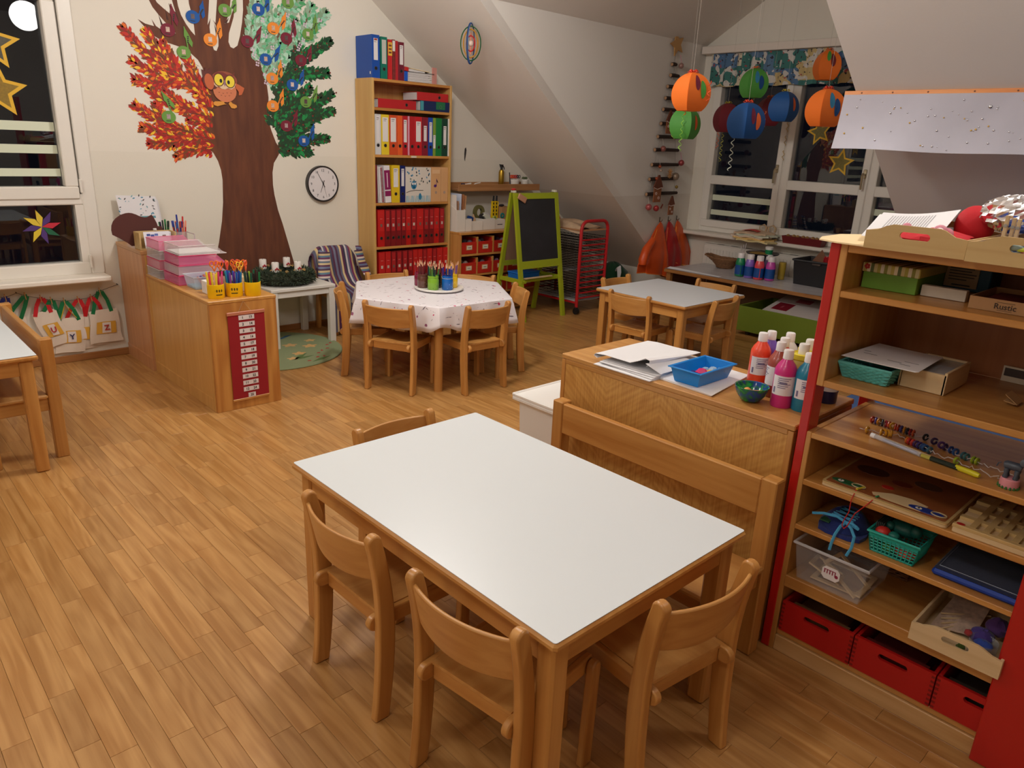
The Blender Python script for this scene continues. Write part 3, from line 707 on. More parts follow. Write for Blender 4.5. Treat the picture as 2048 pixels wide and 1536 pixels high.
def stadium(cx, cy, w, h, n=24):
    r = h/2; k = n//4
    return arc(cx+w/2-r, cy, r, 0, pi/2, k)[:-1]+arc(cx-w/2+r, cy, r, pi/2, pi, k)[:-1]+arc(cx-w/2+r, cy, r, pi, 1.5*pi, k)[:-1]+arc(cx+w/2-r, cy, r, 1.5*pi, 2*pi, k)[:-1]
def slot_front(b, y0, y1, z0, z1, x0, x1, sy, sz, sw, sh, top=None):
    """board in the YZ plane with a hand slot; top = optional outline points (y, z) from high y to low y"""
    outer = [(y0, z0), (y1, z0)]+(top or [(y1, z1), (y0, z1)])
    hole = stadium(sy, sz, sw, sh)
    import_angles = [atan2(p[1]-sz, p[0]-sy) for p in hole]
    O = []
    for a in import_angles:
        d = (cos(a), sin(a)); best = 9
        for i in range(len(outer)):
            p, q = outer[i], outer[(i+1) % len(outer)]; e = (q[0]-p[0], q[1]-p[1]); den = d[0]*e[1]-d[1]*e[0]
            if abs(den) < 1e-12: continue
            tt = ((p[0]-sy)*e[1]-(p[1]-sz)*e[0])/den; u = ((p[0]-sy)*d[1]-(p[1]-sz)*d[0])/den
            if tt > 0 and -1e-6 <= u <= 1+1e-6: best = min(best, tt)
        O.append((sy+d[0]*best, sz+d[1]*best))
    # snap the nearest ray to every corner so the outline stays crisp
    for c in outer:
        k = min(range(len(O)), key=lambda i: hypot(O[i][0]-c[0], O[i][1]-c[1])); O[k] = c
    return holed(b, O, hole, x0, x1, 'YZ')
# red slotted boxes at the bottom
RBX = mat((184, 24, 22), .42)
for i, (y0, y1, lab, cc) in enumerate(((.648, .886, 'red slotted wooden box at the left of the bottom row', (120, 84, 50)), (.408, .644, 'red slotted wooden box in the middle of the bottom row, thin boxes inside', (96, 30, 26)), (.17, .404, 'red slotted wooden box partly hidden behind the wide red board', (60, 50, 40)))):
    t = thing('red_box', lab, 'box', (2.35, (y0+y1)/2, .083), 'red boxes in the bottom of the shelf unit')
    b = MB(); slot_front(b, y0, y1, .083, .196, 2.156, 2.168, (y0+y1)/2+.0, .166, .086, .020); ob('front_panel', b, RBX, t)
    for yy in (y0, y1-.010): ob('side_panel', MB().box(2.168, 2.56, yy, yy+.010, .083, .196, .001), RBX, t)
    ob('base_panel', MB().box(2.168, 2.55, y0+.01, y1-.01, .083, .092), RBX, t); ob('rear_panel', MB().box(2.55, 2.56, y0+.01, y1-.01, .083, .196), RBX, t)
    b = MB()
    for yy in (y0, y1-.010):
        for k in range(7): b.box(2.1552, 2.1564, yy, yy+.010, .088+k*.0155, .095+k*.0155)
    ob('finger_joint', b, mat((130, 12, 14), .45), t)
    b = MB(); b.box(2.19, 2.21, y0+.03, y1-.02, .0925, .178); b.box(2.22, 2.36, y0+.05, y1-.03, .0925, .16); b.box(2.37, 2.5, y0+.02, y1-.05, .0925, .17)
    solo('game_box', b, mat(cc, .6), ('brown', 'dark red', 'dark')[i]+' flat game boxes standing inside the '+('left', 'middle', 'partly hidden')[i]+' red slotted box', 'box', (2.3, (y0+y1)/2, .093), kind=None)
# wooden trays
TRAYM = paleply('Y')
def tray(label, x0, x1, y0, y1, z, h_side, h_top, slot=True, m=None):
    t = thing('wooden_tray', label, 'tray', ((x0+x1)/2, (y0+y1)/2, z)); m = m or TRAYM; L = y1-y0
    top = [(y1, z+h_side), (y1-.12*L, z+h_side+.004), (y1-.22*L, z+h_top-.003), (y1-.27*L, z+h_top), (y0+.27*L, z+h_top), (y0+.22*L, z+h_top-.003), (y0+.12*L, z+h_side+.004), (y0, z+h_side)]
    for xa in (x0, x1-.008):
        b = MB(); slot_front(b, y0, y1, z, 0, xa, xa+.008, (y0+y1)/2, z+h_top-.026, .30*L, .019, top); ob('end_panel', b, m, t)
    for yy in (y0, y1-.008): ob('side_panel', MB().box(x0+.008, x1-.008, yy, yy+.008, z, z+h_side, .001), m, t)
    ob('base_panel', MB().box(x0+.008, x1-.008, y0+.008, y1-.008, z, z+.006), m, t)
    return t
tray('pale wooden tray with hand slot on top of the play shop, left one', 2.105, 2.44, .574, .826, 1.387, .048, .069)
tray('pale wooden tray with hand slot on top of the play shop, cut off at right', 2.085, 2.42, .31, .568, 1.387, .048, .069)
tray('pale wooden tray of craft bits sticking out of the lowest open shelf', 2.118, 2.44, .262, .494, .295, .055, .072, m=birch('Y'))
def crumple(c, r, sc, n=20, m=12, amp=.10, seed=1):
    rr = random.Random(seed); b = MB(); b.ball(c, r, n, m, *sc)
    for i, v in enumerate(b.v): b.v[i] = Vector(c)+(v-Vector(c))*(1+amp*(rr.random()-.5))
    return b
# loose contents of the trays
RTUL = mat((206, 30, 44), .7, bump=.6, bscale=70); TUL2 = mat((236, 150, 170), .6, alpha=.75)
b = crumple((2.25, .70, 1.412), .075, (1.5, 1.35, .42), 26, 12, .25, 3); solo('tulle_bundle', b, RTUL, 'crumpled red net cloth inside the left wooden tray on top', 'fabric', (2.25, .7, 1.395))
for k, (x, y, z, r) in enumerate(((2.145, .655, 1.447, .015), (2.152, .64, 1.442, .013), (2.135, .735, 1.450, .009))):
    b = MB(); b.tube([(x, y+r*cos(a), z+r*sin(a)*.9) for a in [2*pi*i/14 for i in range(14)]], .006, 6, closed=True, flat=.4); solo('ribbon_loop', b, TUL2, ('largest pink ribbon loop over the edge of the left wooden tray', 'smaller pink ribbon loop beside the largest one', 'pink ribbon loop under the leaning papers')[k], 'ribbon', (2.14, y, 1.44))
def sheet_pts(p, n=8, m=6, sag=.0):
    a, b_, c, d = [Vector(q) for q in p]
    return lambda u, v: (a*(1-u)+b_*u)*(1-v)+(d*(1-u)+c*u)*v+Vector((0, 0, -sag*sin(pi*u)))
PAP = paper((238, 236, 238)); INK = mat((120, 116, 122), .7)
t = thing('paper_stack', 'printed white papers leaning in the left wooden tray on top', 'paper', (2.4, .79, 1.45))
for k in range(2):
    b = MB(); b.grid(sheet_pts([(2.44-k*.006, .915+.008*k, 1.462-.006*k), (2.44-k*.006, .702+.004*k, 1.490-.003*k), (2.20, .672, 1.43), (2.20, .875, 1.408)], sag=.008), 10, 6, .001); ob('sheet', b, PAP, t)
b = MB()
for k in range(16):
    u = .17+k*.037
    def ln(q, w_): return Vector(sheet_pts([(2.44, .915, 1.462), (2.44, .702, 1.490), (2.20, .672, 1.43), (2.20, .875, 1.408)], sag=.008)(q, w_))+Vector((-.0015, 0, .0015))
    b.add([ln(u, .12), ln(u+.007, .12), ln(u+.007, .62), ln(u, .62)], [(0, 1, 2, 3)])
ob('print', b, INK, t)
# foil-covered bowl, red balloon, pegs
b = crumple((2.36, .545, 1.495), .078, (1.0, 1.05, .62), 40, 20, .14, 4); o = solo('foil_parcel', b, mat((236, 234, 236), .24, metal=1.0), 'crumpled shiny silver foil parcel in the right wooden tray', 'foil parcel', (2.36, .545, 1.45)); o.data.polygons.foreach_set('use_smooth', [False]*len(o.data.polygons))
b = MB(); b.ball((2.40, .648, 1.452), .056, 18, 12, .75, .92, 1.0); solo('balloon', b, mat((196, 26, 38), .75, bump=.3), 'red rounded felt bag between papers and silver foil', 'bag', (2.4, .645, 1.42))
b = MB(); b.box(2.15, 2.40, .345, .555, 1.394, 1.425, .002); b.cur = 0; solo('card_pack', b, mat((40, 70, 150), .5), 'blue folder lying under the foil parcel in the right tray', 'folder', (2.28, .45, 1.394))
for k, (y, dx, ln_) in enumerate(((.520, 0, .055), (.507, .012, .050), (.494, .004, .048))):
    t = thing('clothes_peg', ('wooden clothes peg standing in front of silver foil, with dark marks', 'plain wooden clothes peg behind the marked one', 'short wooden clothes peg nearest the right edge of the tray')[k], 'peg', (2.18+dx, y, 1.44))
    for s in (0, .006): ob('leg', MB().box(2.178+dx+s*.9, 2.184+dx+s*.9, y-.004, y+.004, 1.425, 1.445+ln_, .001), birch('Z'), t)
    ob('spring', MB().tube([(2.176+dx, y, 1.45+ln_*.45), (2.192+dx, y, 1.45+ln_*.45)], .0045, 8), mat((170, 168, 165), .3, metal=1), t)
for k, (y, z, r, c, l) in enumerate(((.474, 1.432, .016, (146, 166, 160), 'grey green oval badge on the right tray edge'), (.455, 1.428, .011, (190, 200, 60), 'small yellow green round badge beside the grey one'))):
    b = MB(); b.ball((2.10, y, z), r, 12, 6, .5, 1.4, .5); solo('badge', b, mat(c, .4), l, 'badge', (2.10, y, z))
for k, (y, c) in enumerate(((.503, (150, 70, 150)), (.475, (150, 170, 180)), (.45, (170, 60, 90)))):
    b = MB(); b.tube([(2.105+.02, y+.014*cos(a), 1.43+.014*sin(a)) for a in [2*pi*i/14 for i in range(14)]], .003, 6, closed=True); solo('ring', b, mat(c, .4), ('violet', 'grey', 'red')[k]+' craft ring seen through the slot of the right tray', 'ring', (2.12, y, 1.43))
# cream sheet poking out at the corner
b = MB(); b.grid(lambda u, v: Vector((2.085+.37*v, .826+.165*(1-abs(v-.42)*1.15)*u+.0, 1.401-.006*u*u+.004*v)), 10, 10, .0025)
b = MB(); P_ = [(2.105, .81), (2.11, .905), (2.135, .965), (2.205, .99), (2.34, .995), (2.44, .94), (2.45, .81)]; b.prism(P_, 1.3885, 1.3925, 'XY'); solo('cream_card', b, paper((252, 226, 178)), 'cream coloured card sheet sticking out left under the wooden tray', 'card', (2.25, .9, 1.39))

# shelf 1: green box, grey card, blue bag, brown carton
def stripes(name, cols, axis, sc):
    m = bpy.data.materials.new(name); m.use_nodes = True; nt = m.node_tree; N = nt.nodes; L = nt.links; bs = N['Principled BSDF']; bs.inputs['Roughness'].default_value = .6
    tc = N.new('ShaderNodeTexCoord'); sp = N.new('ShaderNodeSeparateXYZ'); L.new(tc.outputs['Object'], sp.inputs[0])
    mu = N.new('ShaderNodeMath'); mu.operation = 'MULTIPLY'; mu.inputs[1].default_value = sc; L.new(sp.outputs['XYZ'.index(axis)], mu.inputs[0])
    fr = N.new('ShaderNodeMath'); fr.operation = 'FRACT'; L.new(mu.outputs[0], fr.inputs[0])
    rp = N.new('ShaderNodeValToRGB'); rp.color_ramp.interpolation = 'CONSTANT'; e = rp.color_ramp.elements
    while len(e) < len(cols): e.new(.5)
    for i, c in enumerate(cols): e[i].position = i/len(cols); e[i].color = lin(c)
    L.new(fr.outputs[0], rp.inputs[0]); L.new(rp.outputs[0], bs.inputs['Base Color']); return m
t = thing('gift_box', 'green cardboard box with striped patterned lid on the upper shelf', 'box', (2.39, .8, 1.252))
ob('body', MB().box(2.276, 2.51, .724, .878, 1.252, 1.305, .001), mat((104, 150, 40), .55), t)
d = ob('lid', MB().box(2.272, 2.514, .720, .882, 1.300, 1.327, .002), stripes('striped_lid', [(206, 198, 150), (140, 140, 60), (220, 212, 190), (170, 160, 70), (200, 186, 130), (96, 110, 60), (226, 214, 180), (190, 176, 90)], 'Y', 13), t)
b = MB()
for k in range(5): a = 2*pi*k/5; b.ball((2.2715, .868+.005*cos(a), 1.316+.005*sin(a)), .004, 8, 4, .3, 1, 1)
ob('flower_print', b, mat((180, 40, 40), .6), d)
b = MB(); b.box(2.297, 2.32, .60, .717, 1.252, 1.283, .001); solo('card_tray', b, paper((206, 194, 176)), 'low grey card strip box beside the green box', 'box', (2.3, .66, 1.252))
t = thing('paper_bag', 'dark blue paper bag with printed brown label at the back of the upper shelf', 'bag', (2.56, .68, 1.252))
ob('body', MB().box(2.505, 2.62, .60, .745, 1.252, 1.355, .003), mat((22, 74, 100), .5), t)
d = ob('label_card', MB().box(2.500, 2.505, .632, .722, 1.262, 1.34), paper((176, 148, 112)), t)
b = MB()
for k in range(6): b.box(2.4985, 2.5, .712-(.05, .066, .06, .074, .07, .05)[k], .712, 1.326-.0085*k, 1.3285-.0085*k)
b.box(2.4985, 2.5, .65, .70, 1.267, 1.2705); ob('print', b, mat((50, 40, 36), .7), d)
t = thing('carton', 'brown cardboard carton printed with a script word, upper shelf right', 'box', (2.35, .45, 1.252))
CB = mat((172, 128, 84), .75)
b = MB(); wall4(b, 2.226, 2.46, .33, .572, 1.252, 1.285, .003); ob('tub', b, CB, t)
text('Rustic', .021, mat((60, 42, 30), .7), t, (2.2252, .487, 1.267), (pi/2, 0, -pi/2), bold=.0002)
b = MB(); b.box(2.2252, 2.2262, .466, .508, 1.2775, 1.2783); b.box(2.2252, 2.2262, .47, .504, 1.2565, 1.2573); ob('print', b, mat((60, 42, 30), .7), t)
b = MB(); b.box(2.25, 2.43, .36, .55, 1.2555, 1.275); ob('contents', b, mat((120, 46, 44), .7), t)

# shelf 2: wicker basket, papers, wooden box
t = thing('wicker_basket', 'small turquoise wicker basket under white printed papers', 'basket', (2.34, .80, .977))
TQ = mat((92, 176, 168), .6)
def woven(b, x0, x1, y0, y1, z0, z1, tap, rows, n, r):
    for k in range(rows):
        f = k/(rows-1); z = z0+r+(z1-z0-2*r)*f; tp = tap*(1-f); pts = []
        A = [(x0+tp, y0+tp), (x1-tp, y0+tp), (x1-tp, y1-tp), (x0+tp, y1-tp)]
        for i in range(4):
            p, q = A[i], A[(i+1) % 4]; nx, ny = (q[1]-p[1]), -(q[0]-p[0]); l = hypot(nx, ny); nx /= l; ny /= l
            for j in range(n):
                u = j/n; s = r*.9*sin(pi*(j+k*1.0)); s = r*.8*(1 if (j+k) % 2 else -1)
                if j == 0: s = 0
                pts.append((p[0]+(q[0]-p[0])*u+nx*s, p[1]+(q[1]-p[1])*u+ny*s, z))
        b.tube(pts, r, 5, closed=True)
    return b
ob('weave', woven(MB(), 2.232, 2.45, .728, .880, .977, 1.022, .012, 8, 12, .0036), TQ, t)
b = MB(); b.box(2.25, 2.43, .745, .862, .977, .98); ob('base_panel', b, TQ, t)
b = MB(); b.tube([(2.232, .728, 1.024), (2.45, .728, 1.024), (2.45, .880, 1.024), (2.232, .880, 1.024)], .0055, 6, closed=True); ob('rim', b, TQ, t)
t = thing('sliding_lid_box', 'pale wooden box with clear sliding lid on the second shelf', 'box', (2.40, .66, .977))
b = MB(); BM = birch('Y')
ob('front_panel', MB().box(2.297, 2.306, .60, .722, .977, 1.037, .001), BM, t)
for y in (.598, .718): ob('side_panel', MB().box(2.297, 2.505, y, y+.008, .977, 1.044, .001), birch('X'), t)
ob('rear_panel', MB().box(2.497, 2.505, .606, .718, .977, 1.044), BM, t); ob('base_panel', MB().box(2.306, 2.497, .606, .718, .977, .983), BM, t)
ob('sliding_lid', MB().box(2.306, 2.497, .604, .72, 1.035, 1.0375), mat((220, 224, 226), .1, alpha=.35), t)
ob('contents', MB().box(2.33, 2.48, .62, .70, .984, 1.02), mat((150, 130, 120), .7), t)
t = thing('paper_stack', 'white printed papers lying across turquoise basket and wooden box', 'paper', (2.3, .74, 1.05))
for k in range(3): ob('sheet', MB().grid(sheet_pts([(2.222-.004*k, .868+.002*k, 1.0465+.0012*k), (2.218, .660-.004*k, 1.0475+.0012*k), (2.46, .664, 1.0485+.0012*k), (2.47, .860, 1.0475+.0012*k)], sag=.001), 8, 4, .0009), PAP, t)
b = MB()
for x, y0, y1 in ((2.30, .84, .80), (2.33, .85, .83), (2.275, .76, .72), (2.30, .72, .68), (2.26, .72, .69)): b.box(x, x+.0016, y1, y0, 1.0503, 1.0509)
ob('print', b, mat((110, 108, 116), .7), t)
t = thing('photo_card', 'narrow white card with dark photo leaning at the back of the second shelf', 'card', (2.6, .48, .98))
b = MB(); b.box(2.636, 2.64, .40, .54, .977, 1.026); ob('card', b, paper((226, 214, 190)), t); ob('photo', MB().box(2.6345, 2.636, .42, .535, .995, 1.020), mat((70, 56, 50), .5), t)
b = MB(); b.tube([(2.38, .40, 1.02), (2.38, .455, 1.006), (2.383, .463, 1.012), (2.386, .455, 1.017), (2.39, .40, 1.038)], .002, 6); b = MB()
b.grid(lambda u, v: (2.36+.06*v, .463-.065*u if u < .5 else .463-.065*(1-u), .985+.0+.022*abs(u-.5)*2*(1 if u > .5 else .2)), 12, 3, .0015); solo('folded_card', b, paper((190, 146, 96)), 'folded brown paper strip on the second shelf at the right', 'paper', (2.39, .44, .98))

# lower unit top: bead strings, sticks, elephant
def bead_string(label, pts, cols, seed):
    t = thing('bead_string', label, 'bead string', pts[len(pts)//2]); rr = random.Random(seed)
    P = [Vector(p) for p in pts]; Q = []
    for i in range(len(P)-1):
        for k in range(8): Q.append(P[i].lerp(P[i+1], k/8)+Vector((rr.uniform(-.006, .006), rr.uniform(-.004, .004), rr.uniform(-.004, .006))))
    ob('cord', MB().tube(Q, .0013, 5), mat((206, 196, 190), .4), t)
    for k, (f, c) in enumerate(cols):
        i = min(len(P)-2, int(f*(len(P)-1))); q = P[i].lerp(P[i+1], f*(len(P)-1)-i); d = (P[i+1]-P[i]).normalized(); d = (d+Vector((rr.uniform(-.5, .5), rr.uniform(-.4, .4), 0))).normalized()
        u = d.orthogonal().normalized(); v = d.cross(u); R_ = .0085
        ob('bead', MB().tube([q+u*(R_*cos(a))+v*(R_*sin(a))+Vector((0, 0, .002)) for a in [2*pi*j/12 for j in range(12)]], .0036, 6, closed=True), mat(c, .3), t)
    return t
CB_ = [(180, 60, 40), (70, 60, 140), (206, 140, 40), (40, 44, 60), (150, 40, 50), (200, 90, 50), (210, 160, 50), (190, 70, 40)]
c1 = [(.01+.30*i/13, CB_[i % 8]) for i in range(14)]+[(.40, (30, 30, 36)), (.47, (60, 40, 90)), (.53, (90, 50, 120)), (.56, (60, 40, 90)), (.60, (40, 70, 130)), (.63, (40, 80, 140)), (.68, (50, 100, 110)), (.70, (60, 110, 110)), (.74, (150, 170, 40)), (.76, (160, 180, 50))]
bead_string('string of coloured rings on the shelf unit, further from the edge', [(2.402, .813, .813), (2.397, .746, .813), (2.384, .686, .813), (2.376, .627, .813), (2.338, .567, .813), (2.305, .498, .813), (2.282, .426, .813), (2.27, .36, .813)], c1, 5)
c2 = [(.06, (206, 150, 40)), (.16, (220, 160, 50)), (.18, (214, 150, 40)), (.20, (220, 160, 50)), (.22, (210, 150, 40)), (.36, (210, 110, 40)), (.38, (190, 50, 50)), (.41, (200, 60, 50)), (.44, (70, 40, 90)), (.47, (60, 50, 110)), (.50, (40, 70, 120)), (.52, (40, 80, 130)), (.56, (60, 96, 110)), (.72, (150, 170, 50))]
bead_string('string of coloured rings on the shelf unit, nearer the shelf edge', [(2.285, .80, .813), (2.30, .76, .813), (2.325, .705, .813), (2.30, .66, .813), (2.285, .615, .813), (2.262, .568, .813), (2.25, .498, .813), (2.225, .43, .813), (2.22, .38, .813)], c2, 6)
t = thing('crystal_stick', 'clear rod filled with glitter lying along the shelf front', 'stick', (2.24, .66, .81))
ob('tube', MB().tube([(2.268, .756, .8105), (2.226, .60, .8105)], .007, 10), mat((236, 236, 240), .05, alpha=.45), t); ob('glitter', MB().tube([(2.258, .72, .8105), (2.229, .61, .8105)], .0045, 8), mat((120, 130, 170), .3, metal=.6), t); ob('end_cap', MB().tube([(2.2655, .745, .8105), (2.268, .758, .8105)], .008, 10), mat((240, 240, 242), .3), t)
b = MB(); b.tube([(2.29, .765, .8075), (2.236, .562, .8075)], .0045, 8); solo('wooden_stick', b, birch('Y'), 'thin plain wooden stick between bead strings and glitter rod', 'stick', (2.26, .66, .807))
t = thing('utility_pen', 'black and yellow pen-shaped stick at the shelf front near the elephant', 'pen', (2.2, .5, .81))
ob('shaft', MB().tube([(2.226, .598, .810), (2.222, .57, .810)], .006, 10), mat((190, 180, 80), .3), t); ob('body', MB().tube([(2.222, .572, .811), (2.209, .488, .811)], .0075, 10), mat((30, 44, 36), .3), t); ob('cap', MB().tube([(2.212, .503, .8115), (2.200, .448, .8115), (2.198, .440, .8115)], [.0078, .0085, .006], 10), mat((216, 206, 40), .3), t)
t = thing('toy_elephant', 'grey toy elephant push puppet standing on a pink round pedestal', 'toy', (2.205, .372, .804))
GR = mat((72, 80, 92), .35)
ob('pedestal', MB().lathe([(.022, 0), (.0235, .004), (.0225, .024), (.020, .0265)], (2.205, .372, .8035), 20), mat((228, 150, 160), .4), t)
b = MB(); rr = random.Random(2)
for k in range(16): a = 2*pi*k/16; b.ball((2.205+.0235*cos(a), .372+.0235*sin(a), .8055), .0038, 6, 4, 1, 1, 1.1+rr.random()*.6)
ob('grass_edge', b, mat((60, 110, 50), .6), t)
for dx, dy in ((-.008, .012), (.009, .012), (-.008, -.012), (.009, -.012)): ob('leg', MB().lathe([(.006, 0), (.0068, .004), (.0045, .011), (.0066, .02), (.005, .026)], (2.205+dx, .372+dy, .830), 10), GR, t)
b = MB(); b.tube([(2.205, .393, .862), (2.205, .388, .863), (2.205, .36, .863), (2.205, .353, .862)], [.009, .0115, .0115, .009], 12); ob('body', b, GR, t)
d = ob('head', MB().ball((2.205, .346, .880), .0135, 14, 10), GR, t); b = MB(); b.tube([(2.205, .334, .878), (2.205, .325, .870), (2.205, .322, .860), (2.203, .318, .855)], [.006, .005, .004, .0035], 8); ob('trunk', b, GR, d)
for s in (-1, 1): ob('ear', MB().ball((2.205+s*.014, .35, .883), .010, 10, 6, .35, .9, 1.1), mat((86, 94, 106), .4), d)
ob('tail', MB().tube([(2.205, .401, .865), (2.205, .407, .862), (2.203, .409, .852)], .0016, 6), GR, t)

# shelf 3: lacing puzzle, counting board
t = thing('lacing_puzzle', 'flat wooden inlay puzzle with numbered sneakers and red lace', 'puzzle', (2.33, .66, .646))
ob('board', MB().prism(rrect(2.158, 2.49, .478, .838, .012), .646, .6535, 'XY'), birch('Y'), t)
ob('frame', MB().prism(rrect(2.158, 2.49, .478, .838, .012), .654, .660, 'XY'), paleply('Y'), t)
ob('picture_panel', MB().prism(rrect(2.168, 2.482, .486, .830, .008), .6600, .6608, 'XY'), mat((150, 88, 48), .35, coat=.4, var=.4, bscale=18), t)
b = MB(); b.prism([(2.178, .64), (2.178, .60), (2.178, .555), (2.23, .55), (2.245, .60), (2.235, .655), (2.20, .70), (2.183, .69)], .6608, .6614, 'XY'); ob('inlay', b, mat((222, 196, 150), .4), t)
for (y, x, c, num) in ((.775, 2.20, (36, 92, 56), '5'), (.545, 2.195, (34, 58, 140), '8')):
    b = MB(); b.prism([(x+.016*cos(a)*(1+.15*cos(a)), y+.048*sin(a)) for a in [2*pi*i/22 for i in range(22)]], .6609, .6630, 'XY'); d = ob('sneaker_piece', b, mat(c, .35), t)
    ob('toe_ring', MB().tube([(x+.002+.014*cos(a), y-.034+.020*sin(a), .6632) for a in [2*pi*i/18 for i in range(18)]], .002, 5, closed=True), mat((190, 170, 130), .4), d)
    ob('number_patch', MB().prism([(x+.008*cos(a), y+.02+.009*sin(a)) for a in [2*pi*i/14 for i in range(14)]], .6630, .6634, 'XY'), mat((230, 226, 216), .4), d); text(num, .013, mat((40, 40, 44), .5), d, (x, y+.02, .6638), (0, 0, -pi/2))
for (y, x, r, c) in ((.66, 2.33, .03, (120, 50, 34)), (.60, 2.38, .04, (96, 60, 40)), (.76, 2.36, .05, (80, 40, 28)), (.68, 2.27, .018, (176, 40, 30))):
    b = MB(); b.prism([(x+r*.7*cos(a), y+r*sin(a)) for a in [2*pi*i/16 for i in range(16)]], .6609, .6622, 'XY'); ob('inlay', b, mat(c, .35), t)
ob('lace_peg', MB().tube([(2.172, .735, .664), (2.205, .725, .664)], .0035, 8), mat((210, 190, 60), .4), t)
b = MB(); b.tube([(2.170, .735, .663), (2.140, .733, .640), (2.138, .732, .60), (2.137, .742, .565), (2.140, .745, .548), (2.138, .737, .540), (2.136, .728, .553), (2.140, .715, .60), (2.142, .69, .637), (2.165, .676, .661), (2.18, .672, .664)], .0016, 6); ob('lace', b, mat((190, 36, 30), .5), t)
ob('lace_tip', MB().tube([(2.165, .676, .663), (2.178, .672, .664)], .003, 8), mat((60, 130, 80), .4), t)
t = thing('counting_board', 'pale wooden board with rows of grooves beside the lacing puzzle', 'board', (2.33, .33, .646))
b = MB(); b.prism(rrect(2.160, 2.46, .17, .466, .010), .646, .660, 'XY'); ob('base_board', b, birch('Y'), t)
xs = [2.160, 2.176, 2.215, 2.24, 2.285, 2.31, 2.355, 2.46]
ys = [.17]+[.19+.032*i for i in range(9)]
b = MB(); b.box(2.160, 2.176, .17, .466, .660, .670, .001)
for i in range(8): b.box(2.176, 2.46, .175+.034*i, .191+.034*i, .660, .670)
for x in (2.226, 2.30, 2.375): b.box(x, x+.02, .17, .466, .6601, .6699)
ob('groove_bars', b, paleply('Y'), t)
ob('spot', MB().prism([(2.172+.008*cos(a), .448+.011*sin(a)) for a in [2*pi*i/16 for i in range(16)]], .6701, .6706, 'XY'), mat((176, 34, 34), .4), t)

# shelf 4: lacing shoe, turquoise basket, blue case
t = thing('lacing_shoe', 'dark blue felt lacing shoe with light blue bow', 'toy shoe', (2.25, .78, .487))
NV = cloth((24, 48, 130)); LB = cloth((70, 160, 206))
sol = [(2.168+.0, .80), (2.17, .73), (2.185, .70), (2.225, .695), (2.29, .71), (2.335, .74), (2.345, .80), (2.33, .845), (2.28, .85), (2.21, .842), (2.178, .828)]
b = MB(); b.prism(sol, .487, .499, 'XY'); ob('sole', b, NV, t)
def upper(u, v):
    a = 2*pi*u; cx, cy = 2.255, .775; r = 1-.62*v
    return (cx+.085*cos(a)*r+.01*v, cy+.072*sin(a)*r, .499+.032*sin(v*pi/2)+(.012*v if cos(a) > 0 else 0))
ob('upper', MB().grid(lambda u, v: upper(1-u, v), 24, 6, .003), cloth((20, 40, 110)), t); ob('tongue', MB().box(2.21, 2.31, .765, .79, .526, .531, .002), mat((20, 30, 40), .8), t); ob('patch', MB().box(2.185, 2.215, .80, .83, .515, .519), mat((40, 90, 60), .7), t)
b = MB()
for k in range(3): b.tube([(2.22+.03*k, .74, .531), (2.235+.03*k, .81, .534)], .003, 6); b.tube([(2.22+.03*k, .81, .533), (2.235+.03*k, .74, .533)], .003, 6)
ob('lacing', b, LB, t)
b = MB(); K = Vector((2.190, .752, .537))
for pts in ([K, (2.185, .78, .548), (2.178, .82, .545), (2.172, .838, .540), (2.165, .850, .538)], [K, (2.18, .73, .545), (2.172, .712, .543), (2.172, .706, .538), (2.18, .72, .537), K], [K, (2.165, .757, .53), (2.148, .762, .506), (2.140, .765, .475), (2.138, .766, .452)], [K, (2.165, .725, .536), (2.150, .706, .52), (2.142, .705, .485), (2.138, .714, .455)]): b.tube(pts, [.0045]*len(pts), 6, flat=.45)
ob('bow', b, LB, t)
t = thing('plastic_basket', 'turquoise plastic basket with square holes, full of toys', 'basket', (2.24, .60, .487))
TP = mat((38, 172, 158), .35); b = MB(); x0, x1, y0, y1, z0, z1 = 2.166, 2.30, .532, .672, .487, .555
for z in (z0+.004, z0+.016, z0+.026, z0+.036, z0+.046): 
    f = (z-z0)/(z1-z0); tp = .010*(1-f); b.tube([(x0+tp, y0+tp, z), (x1-tp, y0+tp, z), (x1-tp, y1-tp, z), (x0+tp, y1-tp, z)], .0022, 4, closed=True)
for k in range(12):
    u = k/11
    for xa in (x0, x1): s = 1 if xa == x0 else -1; b.tube([(xa+s*.010, y0+.010+(y1-y0-.02)*u, z0), (xa, y0+(y1-y0)*u, z1-.012)], .002, 4)
    for ya in (y0, y1): s = 1 if ya == y0 else -1; b.tube([(x0+.010+(x1-x0-.02)*u, ya+s*.010, z0), (x0+(x1-x0)*u, ya, z1-.012)], .002, 4)
ob('lattice', b, TP, t)
b = MB(); wall4(b, x0-.001, x1+.001, y0-.001, y1+.001, z1-.018, z1-.004, .003, .002)
b.v = b.v[:]; b.f = [f for i, f in enumerate(b.f) if i not in (0, 5)]; b.mi = b.mi[:len(b.f)]; ob('upper_band', b, TP, t)
ob('rim', MB().tube([(x0-.003, y0-.003, z1), (x1+.003, y0-.003, z1), (x1+.003, y1+.003, z1), (x0-.003, y1+.003, z1)], .005, 6, closed=True), TP, t); ob('base_panel', MB().box(x0+.01, x1-.01, y0+.01, y1-.01, z0, z0+.004), TP, t)
